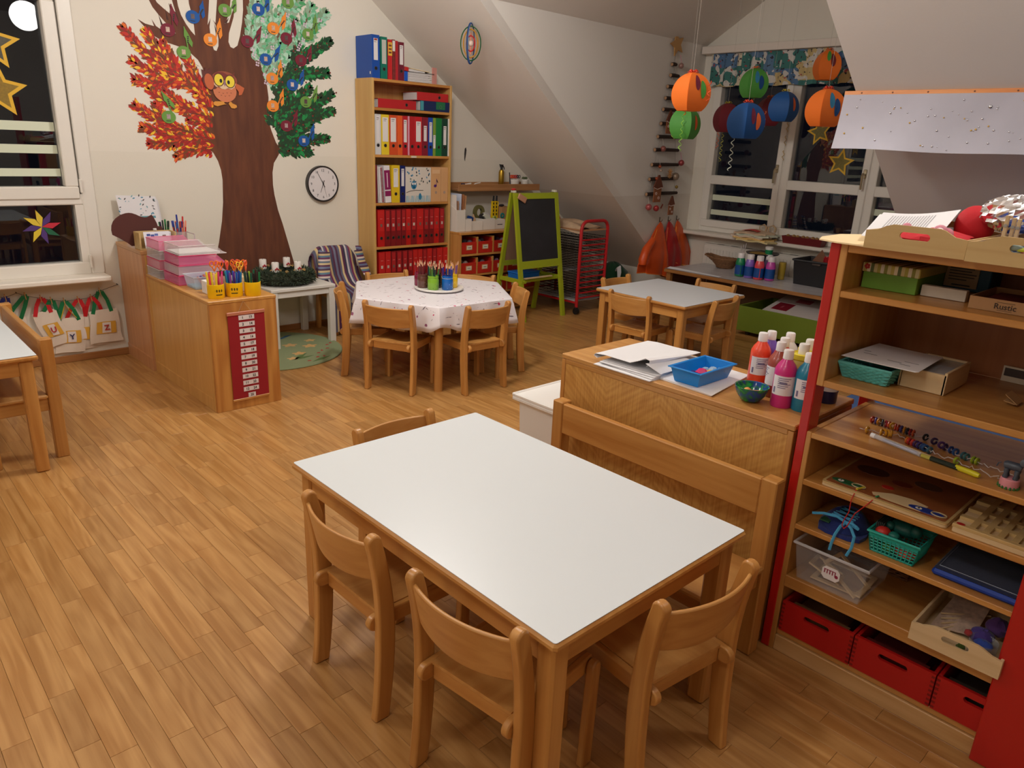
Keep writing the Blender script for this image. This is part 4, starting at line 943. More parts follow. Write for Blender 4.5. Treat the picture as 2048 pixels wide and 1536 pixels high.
for k, (x, y, z, r, sc, c, l) in enumerate(((2.25, .60, .562, .036, (1, 1.25, .7), (16, 84, 76), 'dark green rubber toy animal on top of the turquoise basket'), (2.19, .61, .553, .016, (1, 1, .8), (24, 110, 98), 'smaller green rubber toy piece in the turquoise basket'), (2.20, .645, .548, .022, (1, 1, .8), (206, 50, 40), 'bright red toy ball behind the basket holes, left'), (2.19, .57, .515, .026, (.7, 1.3, .8), (214, 70, 50), 'orange red toy behind the basket holes'), (2.19, .62, .51, .02, (.7, 1, .7), (90, 160, 60), 'light green toy low in the turquoise basket'), (2.25, .64, .515, .025, (1, 1, .8), (150, 40, 90), 'purple toy low in the turquoise basket'))):
    b = MB(); b.ball((x, y, z), r, 14, 9, *sc)
    if k == 0: b.ball((x-.02, y-.035, z+.008), .018, 10, 6); b.ball((x-.025, y+.036, z+.003), .014, 10, 6)
    solo('rubber_toy', b, mat(c, .45), l, 'toy', (x, y, z-r*.7), 'toys in the turquoise basket')
b = MB()
for k in range(5): b.box(2.20, 2.285, .646+.005*k, .649+.005*k, .52, .575, .001)
solo('card_pack', b, mat((60, 70, 66), .6), 'dark upright cards at the left of the turquoise basket', 'cards', (2.24, .655, .52))
t = thing('blue_case', 'flat dark blue zipped case with light stitching on the fourth shelf', 'case', (2.33, .38, .487))
b = MB(); b.box(2.178, 2.40, .24, .492, .487, .507, .007); ob('base_panel', b, mat((14, 60, 160), .45), t); ob('cover', MB().box(2.184, 2.395, .245, .488, .507, .516, .004), cloth((16, 28, 62)), t)
b = MB(); b.tube([(2.385, .478, .5168), (2.195, .478, .5168), (2.195, .25, .5168)], .0009, 4); ob('stitching', b, mat((170, 180, 200), .6), t)

# shelf 5: clear box with frames, wicker basket behind
CLR = mat((236, 234, 236), .15, alpha=.13, name='clear_plastic')
t = thing('clear_box', 'clear plastic box holding flat wooden frames, lowest open shelf', 'box', (2.28, .75, .295))
b = MB(); wall4(b, 2.150, 2.40, .645, .878, .295, .425, .0022, .016); ob('tub', b, CLR, t)
b = MB(); b.tube([(2.148, .643, .426), (2.402, .643, .426), (2.402, .88, .426), (2.148, .88, .426)], .0055, 8, closed=True); ob('rim', b, mat((226, 224, 228), .25, alpha=.6), t)
d = ob('sticker', MB().prism([(.725, .352), (.735, .342), (.772, .342), (.782, .352), (.782, .376), (.772, .386), (.735, .386), (.725, .376)], 2.1545, 2.1555, 'YZ'), mat((238, 232, 232), .5), t)
b = MB()
for k in range(5): b.box(2.1535, 2.1545, .774-.0085*k-.002, .774-.0085*k+.001, .362, .374)
b.ball((2.1542, .735, .361), .006, 8, 4, .1, 1, 1); b.box(2.1535, 2.1545, .738, .776, .3745, .3765); ob('drawing', b, mat((150, 40, 70), .5), d)
def wframe(label, c, sx, sy, w_, tilt):
    t = thing('puzzle_frame', label, 'puzzle', c); b = MB(); M_ = Matrix.Translation(c) @ Matrix.Rotation(tilt[0], 4, 'X') @ Matrix.Rotation(tilt[1], 4, 'Y') @ Matrix.Rotation(tilt[2], 4, 'Z')
    for q in ((-sx, sx, -sy, -sy+w_), (-sx, sx, sy-w_, sy), (-sx, -sx+w_, -sy+w_, sy-w_), (sx-w_, sx, -sy+w_, sy-w_)):
        b = MB(); b.M = M_; b.box(*q, 0, .006, .001); ob('slat', b, birch('Y'), t)
wframe('wooden frame leaning to the left inside the clear plastic box', (2.25, .80, .318), .06, .055, .012, (.35, .25, .1)); wframe('wooden frame leaning to the right inside the clear plastic box', (2.24, .735, .335), .05, .07, .013, (.55, -.1, -.1)); wframe('wooden frame lying flat on the floor of the clear plastic box', (2.27, .75, .302), .08, .08, .016, (0, 0, .05))
t = thing('wicker_basket', 'brown wicker basket behind the clear plastic box', 'basket', (2.5, .72, .295)); b = woven(MB(), 2.42, 2.60, .60, .86, .295, .415, .01, 14, 16, .0042); ob('weave', b, mat((120, 74, 40), .7), t); ob('base_panel', MB().box(2.43, 2.59, .61, .85, .295, .30), mat((110, 66, 36), .7), t)
# craft bits in the low tray
for k, (x, y, z, r, sc, c, l) in enumerate(((2.23, .34, .335, .03, (1, 1, .8), (70, 50, 130), 'violet wool bundle in the lowest wooden tray'), (2.19, .325, .335, .018, (1, 1.3, .8), (40, 70, 160), 'blue wool bundle in the glass on the lowest tray'), (2.30, .32, .345, .03, (1, 1, .9), (96, 60, 130), 'purple wool bundle at the back of the lowest tray'), (2.155, .37, .318, .011, (1, 1, 1), (80, 110, 40), 'small green pompom in the slot of the lowest tray'), (2.215, .37, .337, .012, (1, 1, .8), (170, 50, 50), 'small red pompom in the lowest wooden tray'))):
    b = crumple((x, y, z), r, sc, 14, 9, .25, k); solo('wool_bundle', b, cloth(c), l, 'wool', (x, y, z-r*.7), 'wool bundles in the lowest tray')
b = MB(); b.lathe([(.03, 0), (.034, .004), (.036, .045), (.0365, .05)], (2.185, .325, .302), 22, cap=False); solo('glass_bowl', b, mat((220, 226, 226), .05, alpha=.3), 'small glass bowl with wool in the lowest wooden tray', 'bowl', (2.185, .325, .302))
for k in range(5):
    b = MB(); x = 2.20+.02*k; b.tube([(x, .43+.008*k, .307+.004*k), (x+.08, .40-.012*k, .312+.006*k)], .0028, 6); solo('craft_stick', b, birch('Y'), ('thin wooden craft stick nearest the front of the low tray', 'second thin craft stick from the front in the low tray', 'middle thin craft stick in the low tray', 'fourth thin craft stick from the front in the low tray', 'craft stick furthest back in the low tray')[k], 'stick', (x, .42, .307), 'craft sticks in the lowest tray')
b = MB(); b.grid(sheet_pts([(2.22, .47, .304), (2.24, .36, .318), (2.40, .36, .36), (2.40, .46, .34)]), 6, 4, .001); solo('paper_pieces', b, mat((196, 170, 150), .7, var=.6, bscale=60), 'printed paper pieces heaped in the low wooden tray', 'paper', (2.3, .42, .304))

# things on the low cabinet behind the bench
def paint_bottle(label, x, y, z, c, rz, lab=(228, 226, 232), h=.197, group='paint bottles on the low cabinet', r=.036, blue=True, capc=(238, 234, 234)):
    t = thing('paint_bottle', label, 'bottle', (x, y, z), group, rz, local=True); k = h/.197
    ob('body', MB().lathe([(r*.94, 0), (r, .004), (r, .122*k), (r*.97, .132*k), (r*.80, .146*k), (r*.46, .163*k), (r*.42, .168*k)], n=24), mat(c, .32, coat=.3), t)
    ob('cap', MB().lathe([(r*.46, .166*k), (r*.47, .168*k), (r*.45, .194*k), (r*.40, .197*k)], n=20), mat(capc, .4), t)
    b = MB(); q = r+.0006
    def lb(u, v, a0, a1, z0, z1): a = a0+(a1-a0)*u; return (q*cos(a), q*sin(a), (z0+(z1-z0)*v)*k)
    b.grid(lambda u, v: lb(u, v, -1.15, 1.15, .045, .112), 12, 1); d = ob('label_paper', b, mat(lab, .5), t)
    b = MB(); q = r+.0011
    for j in range(6): b.grid(lambda u, v: lb(u, v, -.55, .6-.2*(j % 3), .103-.0065*j, .1055-.0065*j), 6, 1)
    b.grid(lambda u, v: lb(u, v, -.95, -.75, .052, .072), 2, 1); b.grid(lambda u, v: lb(u, v, -.4, .3, .085, .091), 4, 1); ob('print', b, mat((120, 116, 150), .5), d)
    if blue:
        b = MB(); q = r+.0009; b.grid(lambda u, v: lb(u, v, 1.15, 2.2, .04, .112), 8, 1); d = ob('label_paper', b, mat((30, 62, 150), .45), t)
        b = MB(); q = r+.0013; b.grid(lambda u, v: lb(u, v, 1.25, 2.1, .07+.01*0, .074), 6, 1); b.grid(lambda u, v: lb(u, v, 1.55, 1.65, .045, .105), 2, 1); ob('print', b, mat((226, 228, 240), .5), d)
    return t
CZ0 = .808
RZ = radians(-155)
for lab, x, y, c, rz in (('magenta paint bottle with white label, nearest the cabinet front', 2.298, 1.075, (206, 44, 130), RZ), ('teal blue paint bottle beside the red post', 2.318, 1.010, (0, 124, 158), RZ+.2),
        ('bright orange red paint bottle at the left of the group', 2.447, 1.25, (236, 74, 44), RZ+.3), ('reddish brown paint bottle behind the magenta one', 2.375, 1.142, (160, 72, 58), RZ-1.4),
        ('scarlet red paint bottle half hidden behind the brown one', 2.445, 1.165, (214, 44, 40), RZ+1), ('violet paint bottle behind the orange red one', 2.50, 1.245, (110, 80, 180), RZ),
        ('white paint bottle at the back of the group', 2.535, 1.19, (232, 232, 234), RZ), ('dark blue paint bottle right behind the red post', 2.475, 1.0, (22, 32, 84), RZ)):
    paint_bottle(lab, x, y, CZ0, c, rz)
for lab, x, y, c in (('pale yellow paint jar with yellow rim and white cap', 2.43, 1.085, (226, 206, 110)), ('pale yellow paint jar behind the first one', 2.51, 1.10, (220, 204, 110))):
    t = thing('paint_jar', lab, 'jar', (x, y, CZ0), 'pale yellow jars', local=True)
    ob('body', MB().lathe([(.034, 0), (.036, .003), (.036, .145), (.033, .150)], n=24), mat(c, .2, alpha=.85), t); ob('rim', MB().lathe([(.037, .140), (.040, .144), (.040, .160), (.034, .163), (.030, .158)], n=24), mat((232, 214, 60), .4), t)
    ob('cap', MB().lathe([(.018, .155), (.018, .19), (.016, .195)], n=18), mat((238, 236, 232), .4), t)
t = thing('glass_bowl', 'marbled green and blue bowl with orange ball inside', 'bowl', (2.255, 1.165, CZ0))
mb_ = mat((24, 120, 84), .12, coat=.5); nt = mb_.node_tree
MG = bpy.data.materials.new('marbled_green'); MG.use_nodes = True; N = MG.node_tree.nodes; L = MG.node_tree.links; N['Principled BSDF'].inputs['Roughness'].default_value = .12
n_ = N.new('ShaderNodeTexNoise'); n_.inputs['Scale'].default_value = 26; n_.inputs['Distortion'].default_value = 1.5; tc = N.new('ShaderNodeTexCoord'); L.new(tc.outputs['Object'], n_.inputs['Vector'])
r_ = N.new('ShaderNodeValToRGB'); r_.color_ramp.elements[0].color = lin((16, 70, 150)); r_.color_ramp.elements[1].color = lin((40, 170, 80)); r_.color_ramp.elements[0].position = .38; r_.color_ramp.elements[1].position = .62; e_ = r_.color_ramp.elements.new(.5); e_.color = lin((10, 110, 70)); L.new(n_.outputs['Fac'], r_.inputs[0]); L.new(r_.outputs[0], N['Principled BSDF'].inputs['Base Color'])
ob('shell', MB().lathe([(.022, 0), (.034, .006), (.050, .028), (.058, .055), (.0575, .056), (.054, .054), (.046, .030), (.030, .011), (.0001, .008)], (2.255, 1.165, CZ0), 30), MG, t)
b = MB(); b.ball((2.245, 1.175, .842), .014, 14, 9); b.tube([(2.25, 1.165, .846), (2.265, 1.13, .850)], .0028, 6); solo('paint_dabber', b, mat((240, 160, 90), .6), 'orange sponge ball on a stick lying in the green bowl', 'dabber', (2.247, 1.165, .83))
t = thing('blue_tray', 'bright blue plastic tray holding coloured gem stones', 'tray', (2.305, 1.395, .816)); BLU = mat((20, 132, 214), .3)
b = MB(); wall4(b, 2.192, 2.418, 1.332, 1.459, .8165, .872, .003, .014); ob('tub', b, BLU, t)
b = MB(); w_ = .008
for q in ((2.184, 2.426, 1.324, 1.333), (2.184, 2.426, 1.458, 1.467), (2.184, 2.193, 1.333, 1.458), (2.417, 2.426, 1.333, 1.458)): b.box(*q, .868, .873, .0015)
ob('rim', b, BLU, t)
def gem(c, r, col, lab, seed, alpha=1):
    rr = random.Random(seed); b = MB(); n = 6; pr = [(.0005, -.55), (.75, -.15), (.95, .1), (.55, .5), (.0005, .5)]
    b.lathe([(p[0]*r, p[1]*r) for p in pr], c, n, ang=rr.random()*2); o = solo('gem_stone', b, mat(col, .08, alpha=alpha), lab, 'gem stone', (c[0], c[1], c[2]-r*.5), 'gem stones in the blue tray'); o.data.polygons.foreach_set('use_smooth', [False]*len(o.data.polygons))
gem((2.285, 1.385, .848), .026, (214, 50, 110), 'large pink gem stone in the blue tray', 1); gem((2.305, 1.362, .848), .020, (226, 180, 90), 'amber yellow gem stone beside the pink one', 2)
gem((2.345, 1.375, .850), .02, (180, 206, 226), 'clear pale blue gem stone at the back of the blue tray', 3, .7); gem((2.36, 1.352, .850), .018, (200, 216, 230), 'clear glassy gem stone behind the amber one', 4, .7)
gem((2.27, 1.41, .842), .017, (50, 40, 120), 'dark blue gem stone left of the pink one', 5); gem((2.25, 1.38, .840), .015, (140, 40, 90), 'dark red gem stone at the front of the blue tray', 6); gem((2.335, 1.40, .846), .017, (150, 190, 226), 'sky blue gem stone behind the dark blue one', 7, .8)
t = thing('paper_stack', 'stack of white sheets under the blue tray on the low cabinet', 'paper', (2.34, 1.39, .809))
for k in range(3): ob('sheet', MB().prism([(2.196+.002*k, 1.515), (2.178-.002*k, 1.272-.003*k), (2.51, 1.315), (2.53-.002*k, 1.53)], .8085+.0022*k, .8105+.0022*k, 'XY'), PAP, t)
# big folded newsprint
t = thing('paper_bundle', 'big folded bundle of white newsprint at the left of the blue tray', 'paper', (2.3, 1.64, .809)); NP = mat((228, 226, 228), .75)
for k in range(4):
    dx = .012*(k % 2); b = MB(); P_ = [(2.155+dx-.02*(k == 0), 1.775-.006*k), (2.46, 1.79-.004*k), (2.56-.01*k, 1.56), (2.19-.02*k*0, 1.50), (2.135+.014*k, 1.505)]
    b.prism(P_, .8085+.0045*k, .8115+.0045*k, 'XY'); ob('sheet', b, NP, t)
def fold(u, v):
    x = 2.175+.34*v; s = u; prof = [(1.785, .8275), (1.805, .834), (1.798, .843), (1.75, .847), (1.68, .846), (1.63, .845), (1.59, .862), (1.565, .876), (1.545, .872), (1.545, .855), (1.56, .845)]
    f = s*(len(prof)-1); i = min(len(prof)-2, int(f)); q = f-i; p0, p1 = prof[i], prof[i+1]; k = (1-v)**1.2 if s > .45 else 1
    y = p0[0]+(p1[0]-p0[0])*q; z = p0[1]+(p1[1]-p0[1])*q; zz = .846 if s > .45 else z
    return (x+(.02*(s-.5)), y, zz+(z-zz)*max(.12, k))
ob('fold', MB().grid(fold, 40, 8, .0015), NP, t)
ob('fold', MB().grid(lambda u, v: (2.165+.26*v+.03*u, 1.55-.05*u, .828+.034*(1-u)*(1-.6*v)), 8, 6, .0015), NP, t)
# blue mat on the floor behind the shop
b = MB(); b.prism(rrect(3.0, 5.6, -1.2, 1.93, .05), .0005, .012, 'XY'); solo('floor_mat', b, cloth((24, 84, 150)), 'blue floor mat behind the play shop', 'mat', (4.3, .4, 0))
TRUNK = [(2.196, 0.494), (2.258, 0.666), (2.291, 0.781), (2.328, 0.944), (2.348, 1.084), (2.358, 1.253), (2.352, 1.326), (2.334, 1.392), (2.308, 1.442), (2.282, 1.485), (2.273, 1.559), (2.296, 1.648), (2.299, 1.771), (2.293, 1.874), (2.293, 1.959), (2.275, 2.042), (2.247, 2.09), (2.201, 2.128), (2.155, 2.156), (2.101, 2.169), (2.012, 2.188), (1.949, 2.219), (1.905, 2.261), (1.862, 2.308), (1.907, 2.286), (1.93, 2.282), (1.965, 2.277), (1.953, 2.32), (1.978, 2.279), (2.019, 2.256), (2.069, 2.252), (2.109, 2.247), (2.071, 2.281), (2.035, 2.318), (1.999, 2.357), (1.967, 2.396), (1.915, 2.507), (1.967, 2.485), (2.0, 2.428), (2.04, 2.397), (2.074, 2.373), (2.096, 2.36), (2.083, 2.399), (2.077, 2.436), (2.103, 2.396), (2.119, 2.385), (2.107, 2.434), (2.088, 2.518), (2.133, 2.494), (2.14, 2.426), (2.155, 2.371), (2.184, 2.318), (2.215, 2.276), (2.241, 2.25), (2.239, 2.312), (2.232, 2.381), (2.217, 2.45), (2.21, 2.661), (2.368, 2.687), (2.362, 2.496), (2.352, 2.423), (2.337, 2.33), (2.353, 2.359), (2.362, 2.379), (2.35, 2.319), (2.352, 2.26), (2.355, 2.214), (2.37, 2.169), (2.388, 2.164), (2.405, 2.199), (2.409, 2.247), (2.403, 2.299), (2.395, 2.338), (2.379, 2.368), (2.396, 2.351), (2.404, 2.404), (2.42, 2.504), (2.436, 2.699), (2.539, 2.716), (2.52, 2.519), (2.507, 2.444), (2.479, 2.375), (2.466, 2.356), (2.497, 2.367), (2.52, 2.426), (2.546, 2.476), (2.534, 2.408), (2.51, 2.345), (2.491, 2.296), (2.482, 2.235), (2.495, 2.202), (2.517, 2.195), (2.549, 2.218), (2.573, 2.286), (2.596, 2.38), (2.61, 2.465), (2.622, 2.73), (2.675, 2.739), (2.657, 2.438), (2.655, 2.302), (2.657, 2.216), (2.673, 2.163), (2.717, 2.122), (2.74, 2.039), (2.763, 1.955), (2.77, 1.872), (2.76, 1.78), (2.762, 1.688), (2.779, 1.626), (2.811, 1.54), (2.85, 1.484), (2.822, 1.438), (2.784, 1.384), (2.767, 1.31), (2.765, 1.213), (2.773, 1.135), (2.796, 1.015), (2.829, 0.906), (2.872, 0.74), (2.913, 0.578), (2.927, 0.492)]
AUTUMN = [[(2.312, 1.838), (2.199, 1.911), (2.076, 1.984), (1.954, 2.048), (1.844, 2.144), (1.768, 2.235)], [(2.192, 1.911), (2.073, 1.948), (1.972, 1.966), (1.876, 1.996), (1.806, 2.034)], [(2.125, 1.952), (2.027, 1.937), (1.9, 1.908), (1.809, 1.92)], [(2.059, 1.986), (1.992, 2.09), (1.944, 2.171), (1.908, 2.233)], [(2.116, 1.971), (2.066, 2.056), (2.038, 2.118), (2.017, 2.17)], [(2.26, 1.872), (2.221, 1.96), (2.187, 2.051), (2.17, 2.092)], [(2.314, 1.684), (2.182, 1.726), (2.055, 1.77), (1.95, 1.813), (1.895, 1.862)], [(2.176, 1.74), (2.091, 1.782), (2.043, 1.819), (2.002, 1.856)], [(2.316, 1.529), (2.168, 1.573), (1.997, 1.635), (1.876, 1.689), (1.791, 1.75)], [(2.267, 1.534), (2.122, 1.543), (1.949, 1.575), (1.825, 1.61)], [(2.121, 1.536), (1.994, 1.505), (1.864, 1.504)], [(2.3, 1.478), (2.207, 1.483), (2.114, 1.459), (2.039, 1.426)], [(2.292, 1.606), (2.223, 1.663), (2.152, 1.676)], [(1.993, 1.628), (1.951, 1.693), (1.924, 1.758)], [(2.305, 1.754), (2.256, 1.82), (2.222, 1.852)]]
PALE = [[(2.696, 2.106), (2.765, 2.228), (2.813, 2.355), (2.867, 2.449), (2.967, 2.541), (3.041, 2.607)], [(2.752, 2.033), (2.819, 2.128), (2.864, 2.193), (2.888, 2.259)], [(2.664, 2.2), (2.666, 2.337), (2.694, 2.46), (2.716, 2.564)], [(2.673, 2.166), (2.718, 2.24), (2.77, 2.309)], [(2.825, 2.235), (2.895, 2.365), (2.963, 2.479), (3.073, 2.591)], [(3.038, 2.247), (3.068, 2.333), (3.107, 2.427), (3.165, 2.559)], [(3.085, 2.317), (3.172, 2.417), (3.24, 2.479), (3.286, 2.532)], [(2.718, 2.136), (2.708, 2.274), (2.757, 2.417), (2.805, 2.543)], [(2.756, 1.98), (2.834, 2.04), (2.9, 2.118), (2.945, 2.165)], [(2.814, 2.373), (2.758, 2.434), (2.736, 2.516)], [(2.912, 2.315), (2.978, 2.375), (3.023, 2.434)], [(2.836, 2.076), (2.936, 2.229), (2.997, 2.342)], [(3.057, 2.278), (3.018, 2.345), (2.997, 2.413)]]
DARK = [[(2.807, 1.937), (2.916, 2.029), (2.993, 2.127), (3.02, 2.22), (3.047, 2.259)], [(3.017, 2.165), (3.14, 2.221), (3.231, 2.278), (3.314, 2.328)], [(2.938, 2.049), (3.046, 2.073), (3.178, 2.077), (3.277, 2.093)], [(2.816, 1.894), (2.914, 1.992), (3.045, 2.04)], [(2.84, 1.729), (2.946, 1.81), (3.037, 1.89), (3.119, 1.964)], [(2.816, 1.627), (2.995, 1.764), (3.168, 1.861), (3.316, 1.929)], [(2.826, 1.579), (3.026, 1.682), (3.186, 1.759), (3.321, 1.805)], [(2.845, 1.542), (3.02, 1.566), (3.155, 1.571), (3.256, 1.586)], [(2.842, 1.496), (2.95, 1.487), (3.091, 1.475)], [(2.795, 1.753), (2.842, 1.84), (2.886, 1.88)], [(2.81, 1.653), (2.793, 1.727), (2.811, 1.802)], [(3.026, 1.682), (3.128, 1.783), (3.214, 1.883)], [(2.851, 1.636), (2.98, 1.634), (3.115, 1.686)], [(2.885, 1.862), (2.931, 1.92), (2.962, 1.948)], [(2.827, 1.522), (2.908, 1.517), (3.018, 1.528)]]
NOTES = [(2.053, 2.263, 2.09, 2.432, 'burgundy'), (2.234, 2.369, 2.314, 2.483, 'blue'), (2.47, 2.443, 2.559, 2.544, 'green'), (2.346, 2.233, 2.428, 2.385, 'orange'), (2.149, 2.129, 2.165, 2.299, 'green'), (2.625, 2.254, 2.743, 2.374, 'burgundy'), (2.002, 1.689, 1.968, 1.861, 'green'), (2.726, 2.484, 2.816, 2.588, 'blue'), (2.838, 2.369, 2.947, 2.494, 'orange'), (2.941, 2.311, 3.012, 2.461, 'burgundy'), (2.968, 2.566, 3.038, 2.714, 'green'), (3.126, 2.361, 3.198, 2.513, 'green'), (2.763, 2.144, 2.888, 2.259, 'blue'), (3.055, 2.165, 3.152, 2.284, 'burgundy'), (2.807, 2.012, 2.886, 2.152, 'orange'), (2.973, 1.979, 3.078, 2.105, 'blue'), (2.799, 1.812, 2.894, 1.943, 'orange'), (3.083, 1.86, 3.192, 1.992, 'green'), (2.904, 1.669, 3.006, 1.795, 'burgundy'), (3.051, 1.56, 3.147, 1.699, 'blue')]
# ------------------------------------------------------------------ tree wall: mural, paper notes, owl, clock
ORD = ('first', 'second', 'third', 'fourth', 'fifth', 'sixth', 'seventh', 'eighth', 'ninth', 'tenth', 'eleventh', 'twelfth', 'thirteenth')
YM = WY-.0006
t = thing('tree_mural', 'big tree painted on the wall, autumn leaves left and green leaves right', 'mural', (2.5, WY, .5))
def streaky(name, c1, c2):
    m = bpy.data.materials.new(name); m.use_nodes = True; N = m.node_tree.nodes; L = m.node_tree.links; bs = N['Principled BSDF']; bs.inputs['Roughness'].default_value = .7
    g = N.new('ShaderNodeNewGeometry'); mp = N.new('ShaderNodeMapping'); mp.inputs['Scale'].default_value = (24, 1, 3.5); mp.inputs['Rotation'].default_value = (0, .15, 0); L.new(g.outputs['Position'], mp.inputs['Vector'])
    n = N.new('ShaderNodeTexNoise'); n.inputs['Scale'].default_value = 1; n.inputs['Detail'].default_value = 6; L.new(mp.outputs[0], n.inputs['Vector'])
    r = N.new('ShaderNodeValToRGB'); r.color_ramp.elements[0].position = .35; r.color_ramp.elements[1].position = .75; r.color_ramp.elements[0].color = lin(c2); r.color_ramp.elements[1].color = lin(c1)
    L.new(n.outputs['Fac'], r.inputs[0]); L.new(r.outputs[0], bs.inputs['Base Color']); return m
ob('trunk', MB().prism(TRUNK, WY-.0006, WY-.0001, 'XZ'), streaky('painted_bark', (112, 62, 36), (88, 46, 27)), t)
rl = random.Random(11)
def leaf_quad(b, x, z, a, l, w_, y):
    c, s = cos(a), sin(a); P_ = [(0, 0), (.3*l, .42*w_), (.62*l, .45*w_), (l, 0), (.62*l, -.45*w_), (.3*l, -.42*w_)]
    b.add([(x+c*p-s*q, y, z+s*p+c*q) for p, q in P_], [(0, 1, 2, 3, 4, 5)])
def branches(lines, cols, step, spread, ll, lw, name, inner=None, y0=.0008, up=.9):
    bs = [MB() for _ in cols]; br = MB()
    for ln_ in lines:
        n = len(ln_); L_ = sum(hypot(ln_[i+1][0]-ln_[i][0], ln_[i+1][1]-ln_[i][1]) for i in range(n-1)); s = 0
        for i in range(n-1):
            p, q = ln_[i], ln_[i+1]; d = hypot(q[0]-p[0], q[1]-p[1]); a = atan2(q[1]-p[1], q[0]-p[0]); nx, nz = -sin(a), cos(a)
            w0 = .016*(1-.8*s/L_)*spread/.03; w1 = .016*(1-.8*(s+d)/L_)*spread/.03
            br.add([(p[0]+nx*w0, WY-.0008, p[1]+nz*w0), (q[0]+nx*w1, WY-.0006, q[1]+nz*w1), (q[0]-nx*w1, WY-.0006, q[1]-nz*w1), (p[0]-nx*w0, WY-.0006, p[1]-nz*w0)], [(0, 1, 2, 3)])
            k = max(1, int(d/step))
            for j in range(k):
                f = (j+rl.random())/k; x = p[0]+(q[0]-p[0])*f; z = p[1]+(q[1]-p[1])*f; tp = 1-.75*((s+d*f)/L_)
                for side in (-1, 1):
                    for rep in range(3):
                        o = side*spread*tp*rl.random()**.7; c = rl.choice(inner) if (inner and abs(o) < spread*tp*.42 and rl.random() < .8) else rl.randrange(len(cols))
                        leaf_quad(bs[c], x+nx*o+rl.uniform(-.01, .01), z+nz*o+rl.uniform(-.01, .01), a+side*rl.uniform(.15, up), ll*rl.uniform(.75, 1.2), lw*rl.uniform(.8, 1.15), WY-y0-rl.random()*.0012)
            s += d
        for side in (-.5, 0, .5): leaf_quad(bs[rl.randrange(len(cols))], ln_[-1][0], ln_[-1][1], a+side, ll, lw, WY-y0-.001)
    return br, bs
def paint_leaves(lines, cols, step, spread, ll, lw, nm, brc, up=.9, inner=None):
    br, bs = branches(lines, cols, step, spread, ll, lw, nm, inner, up=up)
    if brc: ob('branch', br, mat(brc, .7), t, kind='stuff')
    allb = MB(); mats = []
    for i, (q, c) in enumerate(zip(bs, cols)): allb.cur = i; allb.add(q.v, q.f); mats.append(mat(c, .65))
    ob(nm, allb, mats, t, kind='stuff')
paint_leaves(AUTUMN, [(166, 30, 22), (196, 40, 24), (226, 110, 30), (240, 190, 40), (150, 26, 26), (206, 60, 24), (120, 64, 28)], .010, .036, .042, .019, 'autumn_leaves', (104, 58, 28), .9, (4, 6, 6, 4, 0))
paint_leaves(PALE, [(150, 206, 176), (110, 184, 140), (176, 214, 190), (132, 160, 130), (70, 160, 100), (150, 176, 150)], .014, .038, .050, .026, 'pale_leaves', (110, 84, 62), 1.1)
paint_leaves(DARK, [(16, 84, 44), (10, 64, 40), (20, 120, 56), (30, 60, 34), (36, 52, 28), (24, 140, 70), (30, 66, 36)], .011, .040, .046, .024, 'green_leaves', (58, 52, 28), .9, (3, 4, 6, 1))
b = MB()
for ln_ in PALE:
    for p in ln_[::2]:
        for k in range(4): a = 2*pi*k/4+rl.random(); b.prism([(p[0]+.012*cos(a)+.008*cos(q), p[1]+.012*sin(a)+.008*sin(q)) for q in (0, 1.26, 2.5, 3.77, 5.0)], WY-.0026, WY-.0024, 'XZ')
ob('blossoms', b, mat((214, 190, 206), .6), t, kind='stuff')
b = MB()
for ln_ in DARK:
    for p in ln_[1:]:
        for k in range(2): x, z = p[0]+rl.uniform(-.05, .05), p[1]+rl.uniform(-.04, .04); b.prism([(x+.008*cos(q), z+.008*sin(q)) for q in (0, 1.26, 2.5, 3.77, 5.0)], WY-.0026, WY-.0024, 'XZ')
ob('berries', b, mat((120, 40, 30), .6), t, kind='stuff')
b = MB()
for p, q in (((2.02, 2.29), (2.0, 2.36)), ((2.06, 2.33), (2.05, 2.40)), ((2.13, 2.33), (2.12, 2.40)), ((2.40, 2.28), (2.385, 2.35)), ((2.47, 2.36), (2.50, 2.40)), ((2.19, 2.09), (2.13, 2.11)), ((2.25, 2.05), (2.20, 2.07))):
    b.add([(p[0]-.008, WY-.0007, p[1]), (p[0]+.008, WY-.0007, p[1]-.004), (q[0], WY-.0007, q[1])], [(0, 1, 2)])
ob('twigs', b, mat((70, 36, 22), .7), t, kind='stuff')
NCOL = {'green': (106, 152, 66), 'blue': (16, 84, 160), 'orange': (236, 140, 46), 'burgundy': (120, 26, 48)}
